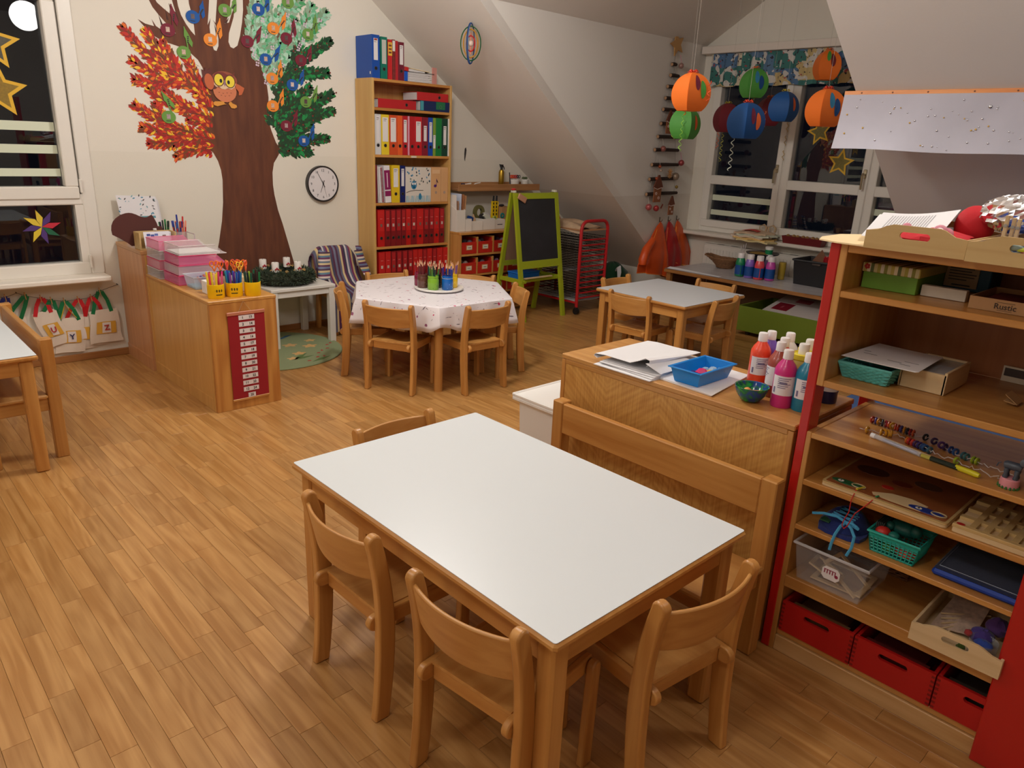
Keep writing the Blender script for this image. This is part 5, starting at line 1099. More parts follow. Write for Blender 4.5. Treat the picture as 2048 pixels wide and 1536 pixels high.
# paper music notes
NLAB = ['burgundy paper note on the leftmost bare branch', 'blue paper note on the bare branch near the top', 'green paper note at the top between two bare branches', 'orange paper note beside the white gap of the crown', 'green paper note above the owl at the left branch fork',
 'burgundy paper note at the right trunk branch', 'green paper note among the red autumn leaves', 'blue paper note at the top of the pale leaves', 'orange paper note in the upper pale leaves', 'burgundy paper note right of the upper orange one',
 'green paper note at the upper edge over pale leaves', 'green paper note at the far right of the pale leaves', 'blue paper note in the lower pale leaves', 'burgundy paper note where pale and dark leaves meet', 'orange paper note right above the dark green leaves',
 'blue paper note on the upper dark green branch', 'orange paper note on the middle dark green leaves beside the trunk', 'green paper note on the middle dark green branch', 'burgundy paper note in the lower dark green leaves', 'blue paper note at the lowest dark green branch']
SKN = ((206, 164, 140), (60, 44, 40))
for i, (hx, hz, tx, tz, c) in enumerate(NOTES):
    t = thing('paper_note', NLAB[i], 'note', (hx, WY-.004, hz), 'paper music notes on the tree'); m_ = mat(NCOL[c], .7); a = atan2(tz-hz, tx-hx)
    b = MB(); b.prism([(hx+.047*cos(q)*1.05, hz+.043*sin(q)) for q in [2*pi*k/20 for k in range(20)]], WY-.0075, WY-.006, 'XZ'); ob('head', b, m_, t)
    d = Vector((tx-hx, 0, tz-hz)); n = Vector((d.z, 0, -d.x)).normalized(); s0 = Vector((hx, 0, hz))+n*.036; e0 = Vector((tx, 0, tz))
    q = [s0-n*.005, s0+n*.005, e0+n*.004, e0-n*.004]; b = MB(); b.prism([(p.x, p.z) for p in q], WY-.0074, WY-.0062, 'XZ')
    fl = [e0, e0+n*.035-d*.28, e0+n*.062-d*.55, e0+n*.058-d*.74, e0+n*.035-d*.60, e0-d*.36]; b.prism([(p.x, p.z) for p in fl], WY-.0072, WY-.0064, 'XZ'); ob('stem_and_flag', b, m_, t)
    ob('photo', MB().box(hx-.014, hx+.012, WY-.0085, WY-.0076, hz-.013, hz+.019), mat(((200, 170, 150), (90, 70, 70), (170, 150, 150), (210, 190, 180))[i % 4], .4, var=.5, bscale=70), t)
    b = MB()
    for k in range(4): p = e0+n*.028-d*(.36+.07*k); b.box(p.x-.006, p.x+.006, WY-.0076, WY-.0071, p.z-.004, p.z+.004)
    b.box(hx-.02, hx+.014, WY-.0082, WY-.0076, hz-.029, hz-.024); ob('writing', b, mat((50, 50, 46), .7), t)
# owl cut-out
t = thing('paper_owl', 'brown cardboard owl with round yellow eyes fixed to the tree trunk', 'owl', (2.42, WY-.005, 1.9))
def ell(cx, cz, rx, rz, n=22, a0=0): return [(cx+rx*cos(q)*cos(a0)-rz*sin(q)*sin(a0), cz+rx*cos(q)*sin(a0)+rz*sin(q)*cos(a0)) for q in [2*pi*k/n for k in range(n)]]
OB = [mat(c, .6) for c in ((150, 76, 52), (206, 122, 84), (120, 44, 36), (226, 196, 160), (236, 212, 60), (20, 16, 16), (220, 150, 60), (150, 110, 130), (196, 98, 56), (96, 40, 32))]
Y0 = WY-.006
ob('body', MB().prism(ell(2.425, 1.895, .088, .080), Y0-.004, Y0, 'XZ'), OB[1], t); ob('head', MB().prism(ell(2.425, 1.968, .098, .062), Y0-.0045, Y0-.001, 'XZ'), OB[0], t)
ob('face', MB().prism([(2.345, 1.935), (2.36, 1.918), (2.38, 1.922), (2.40, 1.908), (2.425, 1.905), (2.45, 1.915), (2.475, 1.908), (2.50, 1.925), (2.51, 1.95), (2.43, 1.99), (2.35, 1.97)], Y0-.0055, Y0-.0044, 'XZ'), OB[3], t)
w_ = [(2.375, 1.93), (2.36, 1.905), (2.315, 1.892), (2.28, 1.91), (2.262, 1.95), (2.268, 1.985), (2.262, 2.03), (2.285, 2.02), (2.29, 2.045), (2.308, 2.028), (2.325, 2.045), (2.335, 2.015), (2.345, 1.97)]
ob('wing', MB().prism(w_, Y0-.0052, Y0-.002, 'XZ'), OB[9], t); ob('wing', MB().prism(ell(2.312, 1.95, .034, .055, 18, .15), Y0-.0058, Y0-.005, 'XZ'), OB[8], t)
ob('wing', MB().prism([(2.505, 1.955), (2.535, 1.945), (2.575, 1.925), (2.565, 1.90), (2.55, 1.875), (2.528, 1.87), (2.53, 1.895), (2.51, 1.92)], Y0-.0052, Y0-.002, 'XZ'), OB[8], t)
ob('brow', MB().prism([(2.35, 2.0), (2.37, 2.022), (2.42, 2.022), (2.45, 2.008), (2.49, 2.012), (2.507, 2.03), (2.50, 2.008), (2.46, 1.995), (2.425, 1.965), (2.40, 1.995)], Y0-.0062, Y0-.0044, 'XZ'), OB[2], t)
for x, z in ((2.384, 1.968), (2.467, 1.962)):
    e = ob('eye', MB().prism(ell(x, z, .040, .046), Y0-.0068, Y0-.0045, 'XZ'), OB[9], t); ob('iris', MB().prism(ell(x, z, .034, .040), Y0-.0074, Y0-.0066, 'XZ'), OB[4], e); ob('pupil', MB().prism(ell(x+(.014 if x < 2.42 else -.012), z-.006, .010, .014), Y0-.0080, Y0-.0072, 'XZ'), OB[5], e)
ob('beak', MB().prism([(2.42, 1.968), (2.43, 1.968), (2.434, 1.945), (2.426, 1.925), (2.418, 1.945)], Y0-.0085, Y0-.006, 'XZ'), OB[7], t)
for P_ in ([(2.40, 1.82), (2.41, 1.82), (2.415, 1.806), (2.43, 1.802), (2.40, 1.796), (2.36, 1.783), (2.335, 1.79), (2.33, 1.806), (2.345, 1.817)], [(2.455, 1.82), (2.468, 1.82), (2.475, 1.81), (2.505, 1.80), (2.508, 1.785), (2.49, 1.775), (2.465, 1.776), (2.452, 1.796), (2.446, 1.806)]): ob('foot', MB().prism(P_, Y0-.005, Y0-.002, 'XZ'), OB[6], t)
b = MB()
for x, z in ((2.38, 1.885), (2.41, 1.88), (2.44, 1.885), (2.47, 1.886), (2.395, 1.865), (2.425, 1.862), (2.455, 1.866)): b.prism([(x-.008, z), (x, z-.003), (x+.008, z), (x, z-.007)], Y0-.0046, Y0-.004, 'XZ')
ob('chest_marks', b, OB[9], t)
# clock
t = thing('wall_clock', 'round white wall clock with black rim and numerals', 'clock', (3.197, WY, 1.222)); cx, cz, R_ = 3.197, 1.222, .147
b = MB(); b.M = Matrix.Translation((cx, WY, cz)) @ Matrix.Rotation(pi/2, 4, 'X'); b.lathe([(R_, 0), (R_, .034), (R_-.004, .038), (R_-.010, .038), (R_-.013, .030), (.0005, .030)], n=40); ob('rim', b, mat((34, 30, 30), .35), t)
b = MB(); b.M = Matrix.Translation((cx, WY, cz)) @ Matrix.Rotation(pi/2, 4, 'X'); b.lathe([(R_-.013, .0300), (R_-.013, .0312), (.0005, .0312)], n=40); ob('dial', b, mat((222, 216, 216), .45), t)
BK = mat((26, 24, 26), .5)
for k in range(1, 13): a = pi/2-2*pi*k/12; text(str(k), .030, BK, t, (cx+.108*cos(a), WY-.032, cz+.108*sin(a)), name='numeral')
def hand(a, l, w_, nm, y):
    a = pi/2-a; b = MB(); c, s = cos(a), sin(a); P_ = [(-.03, -w_), (l, -w_*.4), (l, w_*.4), (-.03, w_)]; b.prism([(cx+c*p-s*q, cz+s*p+c*q) for p, q in P_], y-.0008, y, 'XZ'); ob(nm, b, BK, t)
hand(radians(201), .075, .0028, 'hour_hand', WY-.034); hand(radians(331), .115, .0022, 'minute_hand', WY-.035); hand(radians(165), .112, .0010, 'second_hand', WY-.036)
b = MB(); b.M = Matrix.Translation((cx, WY-.036, cz)) @ Matrix.Rotation(pi/2, 4, 'X'); b.lathe([(.006, 0), (.006, .002)], n=12); ob('hub', b, BK, t)
# feather
b = MB(); b.prism([(4.752, 1.545), (4.765, 1.555), (4.772, 1.53), (4.766, 1.49), (4.758, 1.45), (4.756, 1.43), (4.750, 1.45), (4.748, 1.50)], WY-.006, WY-.002, 'XZ'); solo('feather', b, mat((60, 54, 54), .8), 'small dark feather fixed to the wall right of the bookcase', 'feather', (4.757, WY-.004, 1.49))

# ------------------------------------------------------------------ window 1 decorations and the line of letter bags
def star_pts(cx, cz, R_, r, rot=0.0, n=5): return [((R_ if k % 2 == 0 else r)*cos(rot+pi/2+pi*k/n)+cx, (R_ if k % 2 == 0 else r)*sin(rot+pi/2+pi*k/n)+cz) for k in range(2*n)]
def glass_star(label, cx, cz, R_, plane, at, inner, rot=0.0):
    t = thing('paper_star', label, 'star', (cx, at, cz) if plane == 'XZ' else (at, cx, cz), 'yellow stars on the windows')
    o = star_pts(cx, cz, R_, R_*.47, rot); i_ = star_pts(cx, cz, R_*.72, R_*.34, rot); b = MB()
    P = (lambda p, a: (p[0], a, p[1])) if plane == 'XZ' else (lambda p, a: (a, p[0], p[1]))
    n = len(o); vs = [P(p, at+dd) for dd in (0, -.002) for L_ in (o, i_) for p in L_]; fs = []
    for k in range(n):
        j = (k+1) % n; fs += [(k, j, n+j, n+k), (2*n+k, 3*n+k, 3*n+j, 2*n+j), (k, 2*n+k, 2*n+j, j), (n+k, n+j, 3*n+j, 3*n+k)]
    b.add(vs, fs); ob('border', b, mat((224, 176, 44), .6), t); ob('tissue', MB().prism(i_, at-.0012, at-.0006, plane), mat(inner, .6, var=.4, bscale=60, alpha=.9), t)
YG = yg-.001
glass_star('yellow star with silver sparkle filling, upper one at the left window', 1.00, 2.075, .165, 'XZ', YG, (90, 86, 70), -.12); glass_star('yellow star with ochre filling, lower one at the left window', .995, 1.80, .172, 'XZ', YG, (150, 120, 40), -.1)
t = thing('paper_star', 'folded paper star of yellow, violet, red and green points', 'star', (1.12, YG, .945))
for k, c in enumerate(((226, 196, 60), (80, 50, 120), (200, 40, 60), (24, 96, 66), (80, 50, 120), (224, 196, 50), (80, 50, 120), (226, 196, 60))):
    a = radians(102)-2*pi*k/8; a2 = a-.42; P_ = [(1.122, .945), (1.122+.062*cos(a2), .945+.062*sin(a2)), (1.122+.118*cos(a), .945+.118*sin(a)), (1.122+.05*cos(a+.3), .945+.05*sin(a+.3))]
    ob('point', MB().prism(P_, YG-.0016-.0003*k, YG-.0012-.0003*k, 'XZ'), mat(c, .6), t)
YL = WY-.030
b = MB(); LN = [(.60, .56), (.836, .505), (.902, .529), (.948, .506), (1.035, .479), (1.094, .459), (1.171, .444), (1.257, .446), (1.34, .453), (1.40, .492), (1.523, .528)]
b.tube([(x, YL, z) for x, z in LN], .0016, 5)
for x, z in ((.902, .529), (1.523, .528)): b.tube([(x, WY, z), (x, YL-.004, z)], .003, 6)
solo('clothes_line', b, mat((50, 46, 44), .6), 'dark cord strung under the window for hanging bags', 'cord', (1.2, YL, .5))
COT = mat((226, 212, 196), .85, bump=.3, bscale=180)
HC_ = {'green': (0, 116, 66), 'red': (196, 24, 36), 'blue': (24, 40, 140), 'yellow': (220, 190, 60)}
def letter_bag(label, q, peg, hcol, letter, y, lc=(176, 50, 46), show=True):
    """q = corners TL, TR, BR, BL as (x, z)"""
    cx = sum(p[0] for p in q)/4; cz = sum(p[1] for p in q)/4; t = thing('letter_bag', label, 'bag', (cx, y, cz), 'cotton letter bags on the line')
    P = lambda u, v: tuple((q[0][i]*(1-u)+q[1][i]*u)*(1-v)+(q[3][i]*(1-u)+q[2][i]*u)*v for i in (0, 1))
    def f(u, v): p = P(u, v); return (p[0]+.004*sin(7*v+q[0][0]*9), y-.010*sin(pi*u)*sin(pi*v*.9)-.002*sin(9*u+3*v), p[1]+.003*sin(5*u))
    ob('body', MB().grid(lambda u, v: f(1-u, v), 10, 8, .004), COT, t)
    a, bb = P(.12, 0), P(.80, 0); pk = peg; hb = MB(); W_ = .0125
    R2 = [(a[0], y-.003, a[1]-.02), ((a[0]+pk[0])/2-.008, YL-.004, (a[1]+pk[1])/2), (pk[0]-.010, YL-.006, pk[1]-.002), (pk[0]+.010, YL-.006, pk[1]-.002), ((bb[0]+pk[0])/2+.010, YL-.005, (bb[1]+pk[1])/2), (bb[0], y-.003, bb[1]-.02)]
    for i in range(5):
        p0, p1 = Vector(R2[i]), Vector(R2[i+1]); d_ = (p1-p0).normalized(); n_ = Vector((d_.z, 0, -d_.x))*W_
        hb.add([p0-n_, p0+n_, p1+n_, p1-n_, p0-n_+Vector((0, -.0015, 0)), p0+n_+Vector((0, -.0015, 0)), p1+n_+Vector((0, -.0015, 0)), p1-n_+Vector((0, -.0015, 0))], [(0, 1, 2, 3), (7, 6, 5, 4), (0, 4, 5, 1), (1, 5, 6, 2), (2, 6, 7, 3), (3, 7, 4, 0)])
    ob('handle', hb, mat(HC_[hcol], .6), t)
    if show:
        g = lambda u, v, o=0: Vector(f(u, v))+Vector((0, -.0060-o*3, 0))
        b = MB(); b.grid(lambda u, v: g(.84-.64*u, .36+.36*v), 6, 4); d = ob('label_card', b, mat((222, 168, 60), .6), t)
        b = MB(); b.grid(lambda u, v: g(.66-.28*u, .385+.31*v, .001), 4, 3); ob('letter_card', b, mat((226, 214, 208), .6), d)
        if letter:
            c = g(.52, .54, .0035); an = atan2(q[1][1]-q[0][1], q[1][0]-q[0][0]); text(letter, .052, mat(lc, .6), d, c, (pi/2, -an, 0), bold=.0016)
    return t
letter_bag('cotton bag with green handle behind the bench back, far left of the line', [(.80, .36), (.93, .37), (.95, .13), (.79, .12)], (.948, .506), 'green', '', WY-.010, show=False)
letter_bag('cotton bag with blue handle at the left end of the line', [(.74, .37), (.86, .38), (.88, .14), (.72, .13)], (.836, .505), 'blue', '', WY-.016, show=False)
letter_bag('cotton bag behind the U bag, green handle', [(.99, .33), (1.15, .33), (1.16, .075), (.98, .07)], (1.094, .459), 'green', '', WY-.008, show=False)
letter_bag('cotton bag with red handle half hidden left behind the Z bag', [(1.15, .33), (1.33, .335), (1.345, .085), (1.16, .08)], (1.257, .446), 'red', '', WY-.007)
letter_bag('cotton bag with red handle right behind the Z bag', [(1.27, .335), (1.44, .345), (1.425, .10), (1.28, .095)], (1.34, .453), 'red', '', WY-.011)
letter_bag('cotton bag with green and yellow handle between U and Z bags', [(1.10, .318), (1.283, .322), (1.262, .072), (1.075, .078)], (1.171, .444), 'green', 'Y', WY-.022, (50, 50, 90))
b = MB(); b.tube([(1.135, WY-.026, .318), (1.160, WY-.037, .39), (1.171, WY-.037, .425), (1.185, WY-.037, .39), (1.232, WY-.026, .318)], .006, 6, flat=.4); solo('ribbon', b, mat(HC_['yellow'], .6), 'thin yellow ribbon inside the green handle', 'ribbon', (1.18, WY-.03, .38))
letter_bag('cotton bag with red letter U and red handle', [(.967, .374), (1.11, .403), (1.179, .164), (1.035, .122)], (1.035, .479), 'red', 'U', WY-.034)
letter_bag('cotton bag with red letter Z and green handle, right end of the line', [(1.315, .350), (1.495, .362), (1.516, .119), (1.298, .113)], (1.40, .492), 'green', 'Z', WY-.030)
for k, (x, z) in enumerate(((.836, .505), (.948, .506), (1.035, .479), (1.094, .459), (1.171, .444), (1.257, .446), (1.34, .453), (1.40, .492))):
    t = thing('clothes_peg', 'wooden clothes peg on the line, '+ORD[k]+' from the left', 'peg', (x, YL, z), 'pegs on the clothes line')
    for s in (-1, 1): ob('leg', MB().tube([(x+s*.001-.004, YL+s*.006-.004, z+.024), (x+s*.001+.003, YL+s*.003-.004, z-.026)], [.0045, .0036], 4), mat((196, 152, 100), .6), t)
# ------------------------------------------------------------------ binders in the bookcase
def binder(label, x0, x1, z, h, c, lab=None, hole=True, group=None, d=.235, yf=5.518, photo=False, labc=(224, 218, 216), top=None, lean=0, hz=None):
    t = thing('ring_binder', label, 'binder', ((x0+x1)/2, yf+d/2, z), group); w_ = x1-x0; g = .0008
    b = MB()
    if lean: b.M = Matrix.Translation((x0, 0, z)) @ Matrix.Rotation(lean, 4, 'Y') @ Matrix.Translation((-x0, 0, -z))
    M_ = b.M
    b.box(x0+g, x0+g+.003, yf, yf+d, z+.0005, z+h, .001); b.box(x1-g-.003, x1-g, yf, yf+d, z+.0005, z+h, .001); b.box(x0+g+.003, x1-g-.003, yf+.001, yf+.004, z+.0005, z+h)
    ob('cover', b, mat(c, .42), t)
    b = MB(); b.M = M_; b.box(x0+.006, x1-.006, yf+.02, yf+d-.012, z+.004, z+h-.012); ob('pages', b, paper((220, 216, 208)), t)
    cx = (x0+x1)/2; hz = hz or z+.075
    if hole:
        b = MB(); b.M = (M_ or Matrix()) @ Matrix.Translation((cx, yf+.001, hz)) @ Matrix.Rotation(pi/2, 4, 'X'); r = min(.012, w_*.3); b.lathe([(r+.0022, 0), (r+.0022, .0022), (r, .0022), (r, .0012)], n=16, cap=False); b.cur = 1; b.lathe([(r, .0010), (.0004, .0012)], n=16, cap=False); ob('finger_ring', b, [mat((150, 140, 130), .3, metal=1), mat((16, 12, 12), .8)], t)
    if lab:
        z0, z1, m = lab; b = MB(); b.M = M_; b.box(x0+w_*.5-w_*m/2, x0+w_*.5+w_*m/2, yf-.0008, yf+.0002, z+h*z0, z+h*z1); d_ = ob('label_paper', b, mat(labc, .55), t)
        if labc[0] > 200 and not photo:
            b = MB(); b.M = M_; b.box(cx-w_*.22, cx+w_*.18, yf-.0012, yf-.0007, z+h*(z1-.05), z+h*(z1-.035)); b.box(cx-w_*.22, cx+w_*.1, yf-.0012, yf-.0007, z+h*(z1-.09), z+h*(z1-.08)); ob('print', b, mat((90, 86, 90), .7), d_)
    if photo:
        b = MB(); b.M = M_; b.box(cx-.010, cx+.010, yf-.0016, yf-.0008, z+h*.54, z+h*.62); ob('photo', b, mat(((214, 196, 180), (120, 90, 80), (190, 170, 160))[int(x0*977) % 3], .5, var=.6, bscale=120), t)
        b = MB(); b.M = M_; b.box(cx-.012, cx+.012, yf-.0014, yf-.0008, z+h*.755, z+h*.762); ob('print', b, mat((226, 170, 160), .6), t)
    return t
X2 = lambda u: 3.555+(u-360)*.000948
X3 = lambda u: 3.56+(u-355)*.001072
for u0, u1, c, lab, l, hole in ((372, 436, (206, 204, 202), (.3, .95, .5), 'white ring binder at the left end of the coloured row', 1), (439, 521, (226, 196, 44), (.33, .93, .7), 'bright yellow ring binder next to the white one', 1),
        (524, 606, (206, 76, 34), (.33, .93, .7), 'dark orange ring binder with white label', 1), (609, 665, (226, 92, 40), None, 'orange ring binder without label', 1), (668, 722, (186, 28, 36), (.33, .90, .6), 'red ring binder with narrow white label beside the orange one', 1),
        (726, 743, (226, 150, 170), None, 'thin pink folder between two red binders', 0), (746, 798, (178, 26, 34), None, 'red ring binder without label right of the pink folder', 1), (801, 882, (196, 28, 38), (.36, .88, .66), 'wide red ring binder with white label', 1),
        (886, 952, (130, 24, 44), (.38, .78, .5), 'wine red ring binder with short label', 1), (957, 1007, (14, 70, 170), (.36, .88, .6), 'blue ring binder in the coloured row', 1), (1011, 1042, (120, 150, 50), (.2, .55, .8), 'thin yellow green patterned folder beside the blue binder', 0),
        (1046, 1112, (20, 120, 56), None, 'green ring binder without label', 1), (1116, 1184, (14, 62, 46), (.3, .8, .5), 'dark green ring binder with label', 1), (1187, 1206, (226, 222, 218), None, 'white spiral pad at the right end of the coloured row', 0)):
    binder(l, X2(u0), X2(u1), 1.4755, .322, c, lab, hole)
RB, RDK = (188, 24, 22), (128, 20, 26)
R4 = [(375, 441, 0), (445, 497, 1), (500, 550, 1), (553, 603, 1), (606, 650, 1), (653, 701, 0), (704, 759, 1), (762, 831, 0), (834, 889, 1), (892, 943, 1), (945, 998, 0), (1001, 1056, 1)]
R5 = [(380, 441, 0), (445, 498, 0), (501, 551, 1), (555, 610, 1), (614, 668, 1), (672, 722, 1), (725, 774, 0), (777, 822, 0), (825, 870, 1), (873, 926, 0), (930, 976, 1), (979, 1041, 0), (1045, 1108, 0)]
for row, z, nm in ((R4, .6995, 'upper'), (R5, .3355, 'lower')):
    for i, (u0, u1, dk) in enumerate(row):
        l = ('bright' if not dk else 'dark-backed')+' red ring binder with tiny photo, '+ORD[i]+' from left in the '+nm+' red row'
        binder(l, X3(u0), X3(u1), z, .318, RDK if dk else RB, (.42, .97, .66 if dk else .9), photo=True, labc=(176, 30, 34) if dk else (196, 30, 28), group='red ring binders of the '+nm+' row')
b = MB(); b.box(X3(1058), X3(1063), 5.54, 5.74, .6995, .93); solo('booklet', b, paper((200, 190, 180)), 'thin pale booklet at the right end of the upper red row', 'booklet', (X3(1060), 5.6, .70))
# shelf three: notebooks, yellow and navy binders, owl box, two kraft boxes
z = 1.0755
b = MB(); b.box(X3(357), X3(377), 5.52, 5.74, z, z+.315); solo('book', b, mat((110, 24, 34), .5), 'thin dark red book at the left end of the third shelf', 'book', (X3(366), 5.6, z))
for i, (u, c, h, l) in enumerate(((380, (206, 200, 196), .305, 'pale thin notebook leaning beside the dark red book'), (397, (226, 222, 222), .300, 'white thin notebook leaning before the spiral one'))):
    b = MB(); b.M = Matrix.Translation((X3(u), 0, z)) @ Matrix.Rotation(-.05, 4, 'Y') @ Matrix.Translation((-X3(u), 0, -z)); b.box(X3(u)+.012, X3(u)+.024, 5.525, 5.73, z+.001, z+h, .001); solo('notebook', b, paper(c), l, 'notebook', (X3(u), 5.6, z))
t = thing('notebook', 'white notebook with red spiral binding on the third shelf', 'notebook', (X3(425), 5.6, z)); LNM = Matrix.Translation((X3(420), 0, z)) @ Matrix.Rotation(-.06, 4, 'Y') @ Matrix.Translation((-X3(420), 0, -z))
b = MB(); b.M = LNM; b.box(X3(428), X3(438), 5.525, 5.73, z+.001, z+.300); ob('cover', b, paper((230, 224, 222)), t)
b = MB(); b.M = LNM
for k in range(26): b.box(X3(426), X3(440), 5.519, 5.526, z+.008+.0112*k, z+.0135+.0112*k)
ob('spiral', b, mat((150, 40, 60), .4), t)
t = thing('notebook', 'magenta and white workbook leaning beside the yellow binder', 'book', (X3(470), 5.6, z)); LNM = Matrix.Translation((X3(452), 0, z)) @ Matrix.Rotation(-.055, 4, 'Y') @ Matrix.Translation((-X3(452), 0, -z))
b = MB(); b.M = LNM; b.box(X3(456), X3(510), 5.522, 5.73, z+.001, z+.31); ob('cover', b, paper((226, 220, 222)), t)
b = MB(); b.M = LNM; b.box(X3(456), X3(510), 5.5205, 5.522, z+.11, z+.272); b.box(X3(456), X3(510), 5.5205, 5.522, z+.055, z+.10); d = ob('print_band', b, mat((134, 24, 84), .5), t)
b = MB(); b.M = LNM; b.box(X3(478), X3(486), 5.5195, 5.5205, z+.13, z+.25); ob('print', b, mat((220, 190, 206), .6), d)
d = binder('yellow ring binder with a white patterned label on the third shelf', X3(513), X3(592), z, .315, (222, 186, 30), (.42, .92, .56)); binder('navy blue ring binder with white label on the third shelf', X3(594), X3(647), z, .312, (14, 30, 96), (.45, .92, .5))
t = thing('magazine_box', 'magazine box printed with a blue owl on a branch', 'box', (X3(780), 5.62, z))
ob('body', MB().box(X3(652), X3(911), 5.524, 5.74, z, z+.300, .001), mat((218, 208, 196), .6), t)
rr = random.Random(8); OC = [mat(c, .6) for c in ((40, 120, 160), (60, 54, 56), (110, 160, 190), (120, 130, 120), (130, 176, 190))]
yo = 5.5225
for k in range(30):
    x = X3(665+rr.random()*235); zz = z+.13+.16*rr.random()**.6; b = MB(); leaf_quad(b, x, zz, rr.random()*6.28, .022, .014, yo); ob('leaf_print', b, OC[k % 4], t)
b = MB(); b.prism(ell(X3(735), z+.148, .030, .036), yo, yo+.001, 'XZ'); d = ob('owl_print', b, OC[0], t)
b = MB()
for s in (-1, 1): b.prism(ell(X3(735)+s*.012, z+.160, .010, .011, 14), yo-.0006, yo, 'XZ')
ob('eye_print', b, mat((226, 222, 216), .6), d); b = MB(); b.tube([(X3(660), yo, z+.085), (X3(700), yo, z+.098), (X3(745), yo, z+.104), (X3(830), yo, z+.102)], .0022, 4); ob('branch_print', b, OC[1], t)
b = MB()
for k in range(15):
    x = X3(658+k*17); b.prism([(x, z), (x+.010, z), (x+.014-.006*(k % 3), z+.055), (x+.003, z+.058)], yo, yo+.001, 'XZ')
ob('grass_print', b, OC[4], t); b = MB(); b.prism(ell(X3(798), z+.048, .015, .030), yo-.0006, yo, 'XZ'); ob('leaf_print', b, OC[0], t)
KR = mat((212, 162, 112), .65)
for u0, u1, note, l in ((914, 1016, True, 'kraft cardboard file box with a violet music note'), (1019, 1092, False, 'plain kraft cardboard file box at the right of the third shelf')):
    t = thing('file_box', l, 'box', (X3((u0+u1)/2), 5.62, z)); x0, x1 = X3(u0), X3(u1); cx = (x0+x1)/2
    ob('body', MB().box(x0, x1, 5.524, 5.74, z, z+.302, .001), KR, t)
    b = MB(); b.M = Matrix.Translation((cx, 5.524, z+.082)) @ Matrix.Rotation(pi/2, 4, 'X'); b.lathe([(.013, 0), (.013, .0015), (.0085, .0015)], n=16, cap=False); b.lathe([(.0085, .0005), (.0003, .0005)], n=16, cap=False); ob('finger_ring', b, mat((176, 150, 130), .4), t)
    if note:
        ob('label_holder', MB().box(x0+.012, x1-.014, 5.5225, 5.524, z+.248, z+.282), mat((222, 180, 136), .6), t)
        b = MB(); b.prism(ell(cx-.010, z+.140, .016, .013, 16), 5.5222, 5.5232, 'XZ'); b.prism([(cx+.003, z+.142), (cx+.007, z+.142), (cx+.007, z+.198), (cx+.022, z+.172), (cx+.020, z+.165), (cx+.007, z+.182), (cx+.007, z+.203), (cx+.003, z+.203)], 5.5222, 5.5232, 'XZ'); ob('note_print', b, mat((80, 30, 110), .6), t)
b = MB(); b.box(3.93, 3.985, 5.5085, 5.5145, 1.456, 1.472); solo('shelf_label', b, paper((214, 200, 180)), 'small paper label on the shelf edge under the coloured binders', 'label', (3.955, 5.51, 1.46))
# shelf below the top: lying binders
def lying(label, x0, x1, z, h, c, hx, d=.22, rot=0, spots=False, name='ring_binder'):
    t = thing(name, label, 'binder', ((x0+x1)/2, 5.63, z)); m = c if not isinstance(c, tuple) else mat(c, .42)
    M_ = Matrix.Translation((x0, 5.52, z)) @ Matrix.Rotation(rot, 4, 'Y') @ Matrix.Translation((-x0, -5.52, -z)); b = MB(); b.M = M_
    b.box(x0, x1, 5.518, 5.518+d, z, z+.003); b.box(x0, x1, 5.518, 5.518+d, z+h-.003, z+h); b.box(x0, x1, 5.516, 5.520, z, z+h, .001); ob('cover', b, m, t)
    b = MB(); b.M = M_; b.box(x0+.004, x1-.012, 5.53, 5.518+d-.01, z+.004, z+h-.005); ob('pages', b, paper((214, 210, 206)), t)
    b = MB(); b.M = M_ @ Matrix.Translation((hx, 5.516, z+h*.5)) @ Matrix.Rotation(pi/2, 4, 'X'); b.lathe([(.0135, 0), (.0135, .002), (.011, .002)], n=16, cap=False); b.cur = 1; b.lathe([(.011, .0012), (.0004, .0013)], n=16, cap=False); ob('finger_ring', b, [mat((150, 140, 130), .3, metal=1), mat((16, 12, 12), .8)], t)
    return t
lying('red ring binder lying at the left of the top compartment', 3.60, 3.985, 1.8495, .072, (178, 30, 36), 3.885)
b = MB(); b.lathe([(.03, 0), (.036, .03), (.034, .05), (.02, .058)], (3.592, 5.60, 1.8495), 16); solo('plastic_bag', b, mat((200, 198, 200), .3, alpha=.6), 'crumpled clear plastic bag left of the lying red binder', 'bag', (3.59, 5.6, 1.85))
DOT = bpy.data.materials.new('dotted_cover'); DOT.use_nodes = True; N = DOT.node_tree.nodes; L = DOT.node_tree.links; tc = N.new('ShaderNodeTexCoord'); mp = N.new('ShaderNodeMapping'); mp.inputs['Scale'].default_value = (29, .001, 29); L.new(tc.outputs['Object'], mp.inputs[0])
fr = N.new('ShaderNodeVectorMath'); fr.operation = 'FRACTION'; L.new(mp.outputs[0], fr.inputs[0]); ds = N.new('ShaderNodeVectorMath'); ds.operation = 'DISTANCE'; ds.inputs[1].default_value = (.5, 0, .5); L.new(fr.outputs[0], ds.inputs[0]); lt = N.new('ShaderNodeMath'); lt.operation = 'LESS_THAN'; lt.inputs[1].default_value = .22; L.new(ds.outputs['Value'], lt.inputs[0])
mx = N.new('ShaderNodeMix'); mx.data_type = 'RGBA'; mx.inputs[6].default_value = lin((16, 36, 84)); mx.inputs[7].default_value = lin((150, 200, 220)); L.new(lt.outputs[0], mx.inputs[0]); L.new(mx.outputs[2], N['Principled BSDF'].inputs['Base Color'])
t = lying('dark blue ring binder with light dots lying at the right of the top compartment', 4.03, 4.350, 1.8495, .082, DOT, 4.25); ob('label_paper', MB().box(4.20, 4.30, 5.5145, 5.5165, 1.868, 1.93), mat((30, 110, 70), .5), t); ob('label_paper', MB().box(4.032, 4.065, 5.5145, 5.5165, 1.853, 1.93), mat((70, 150, 160), .5), t)
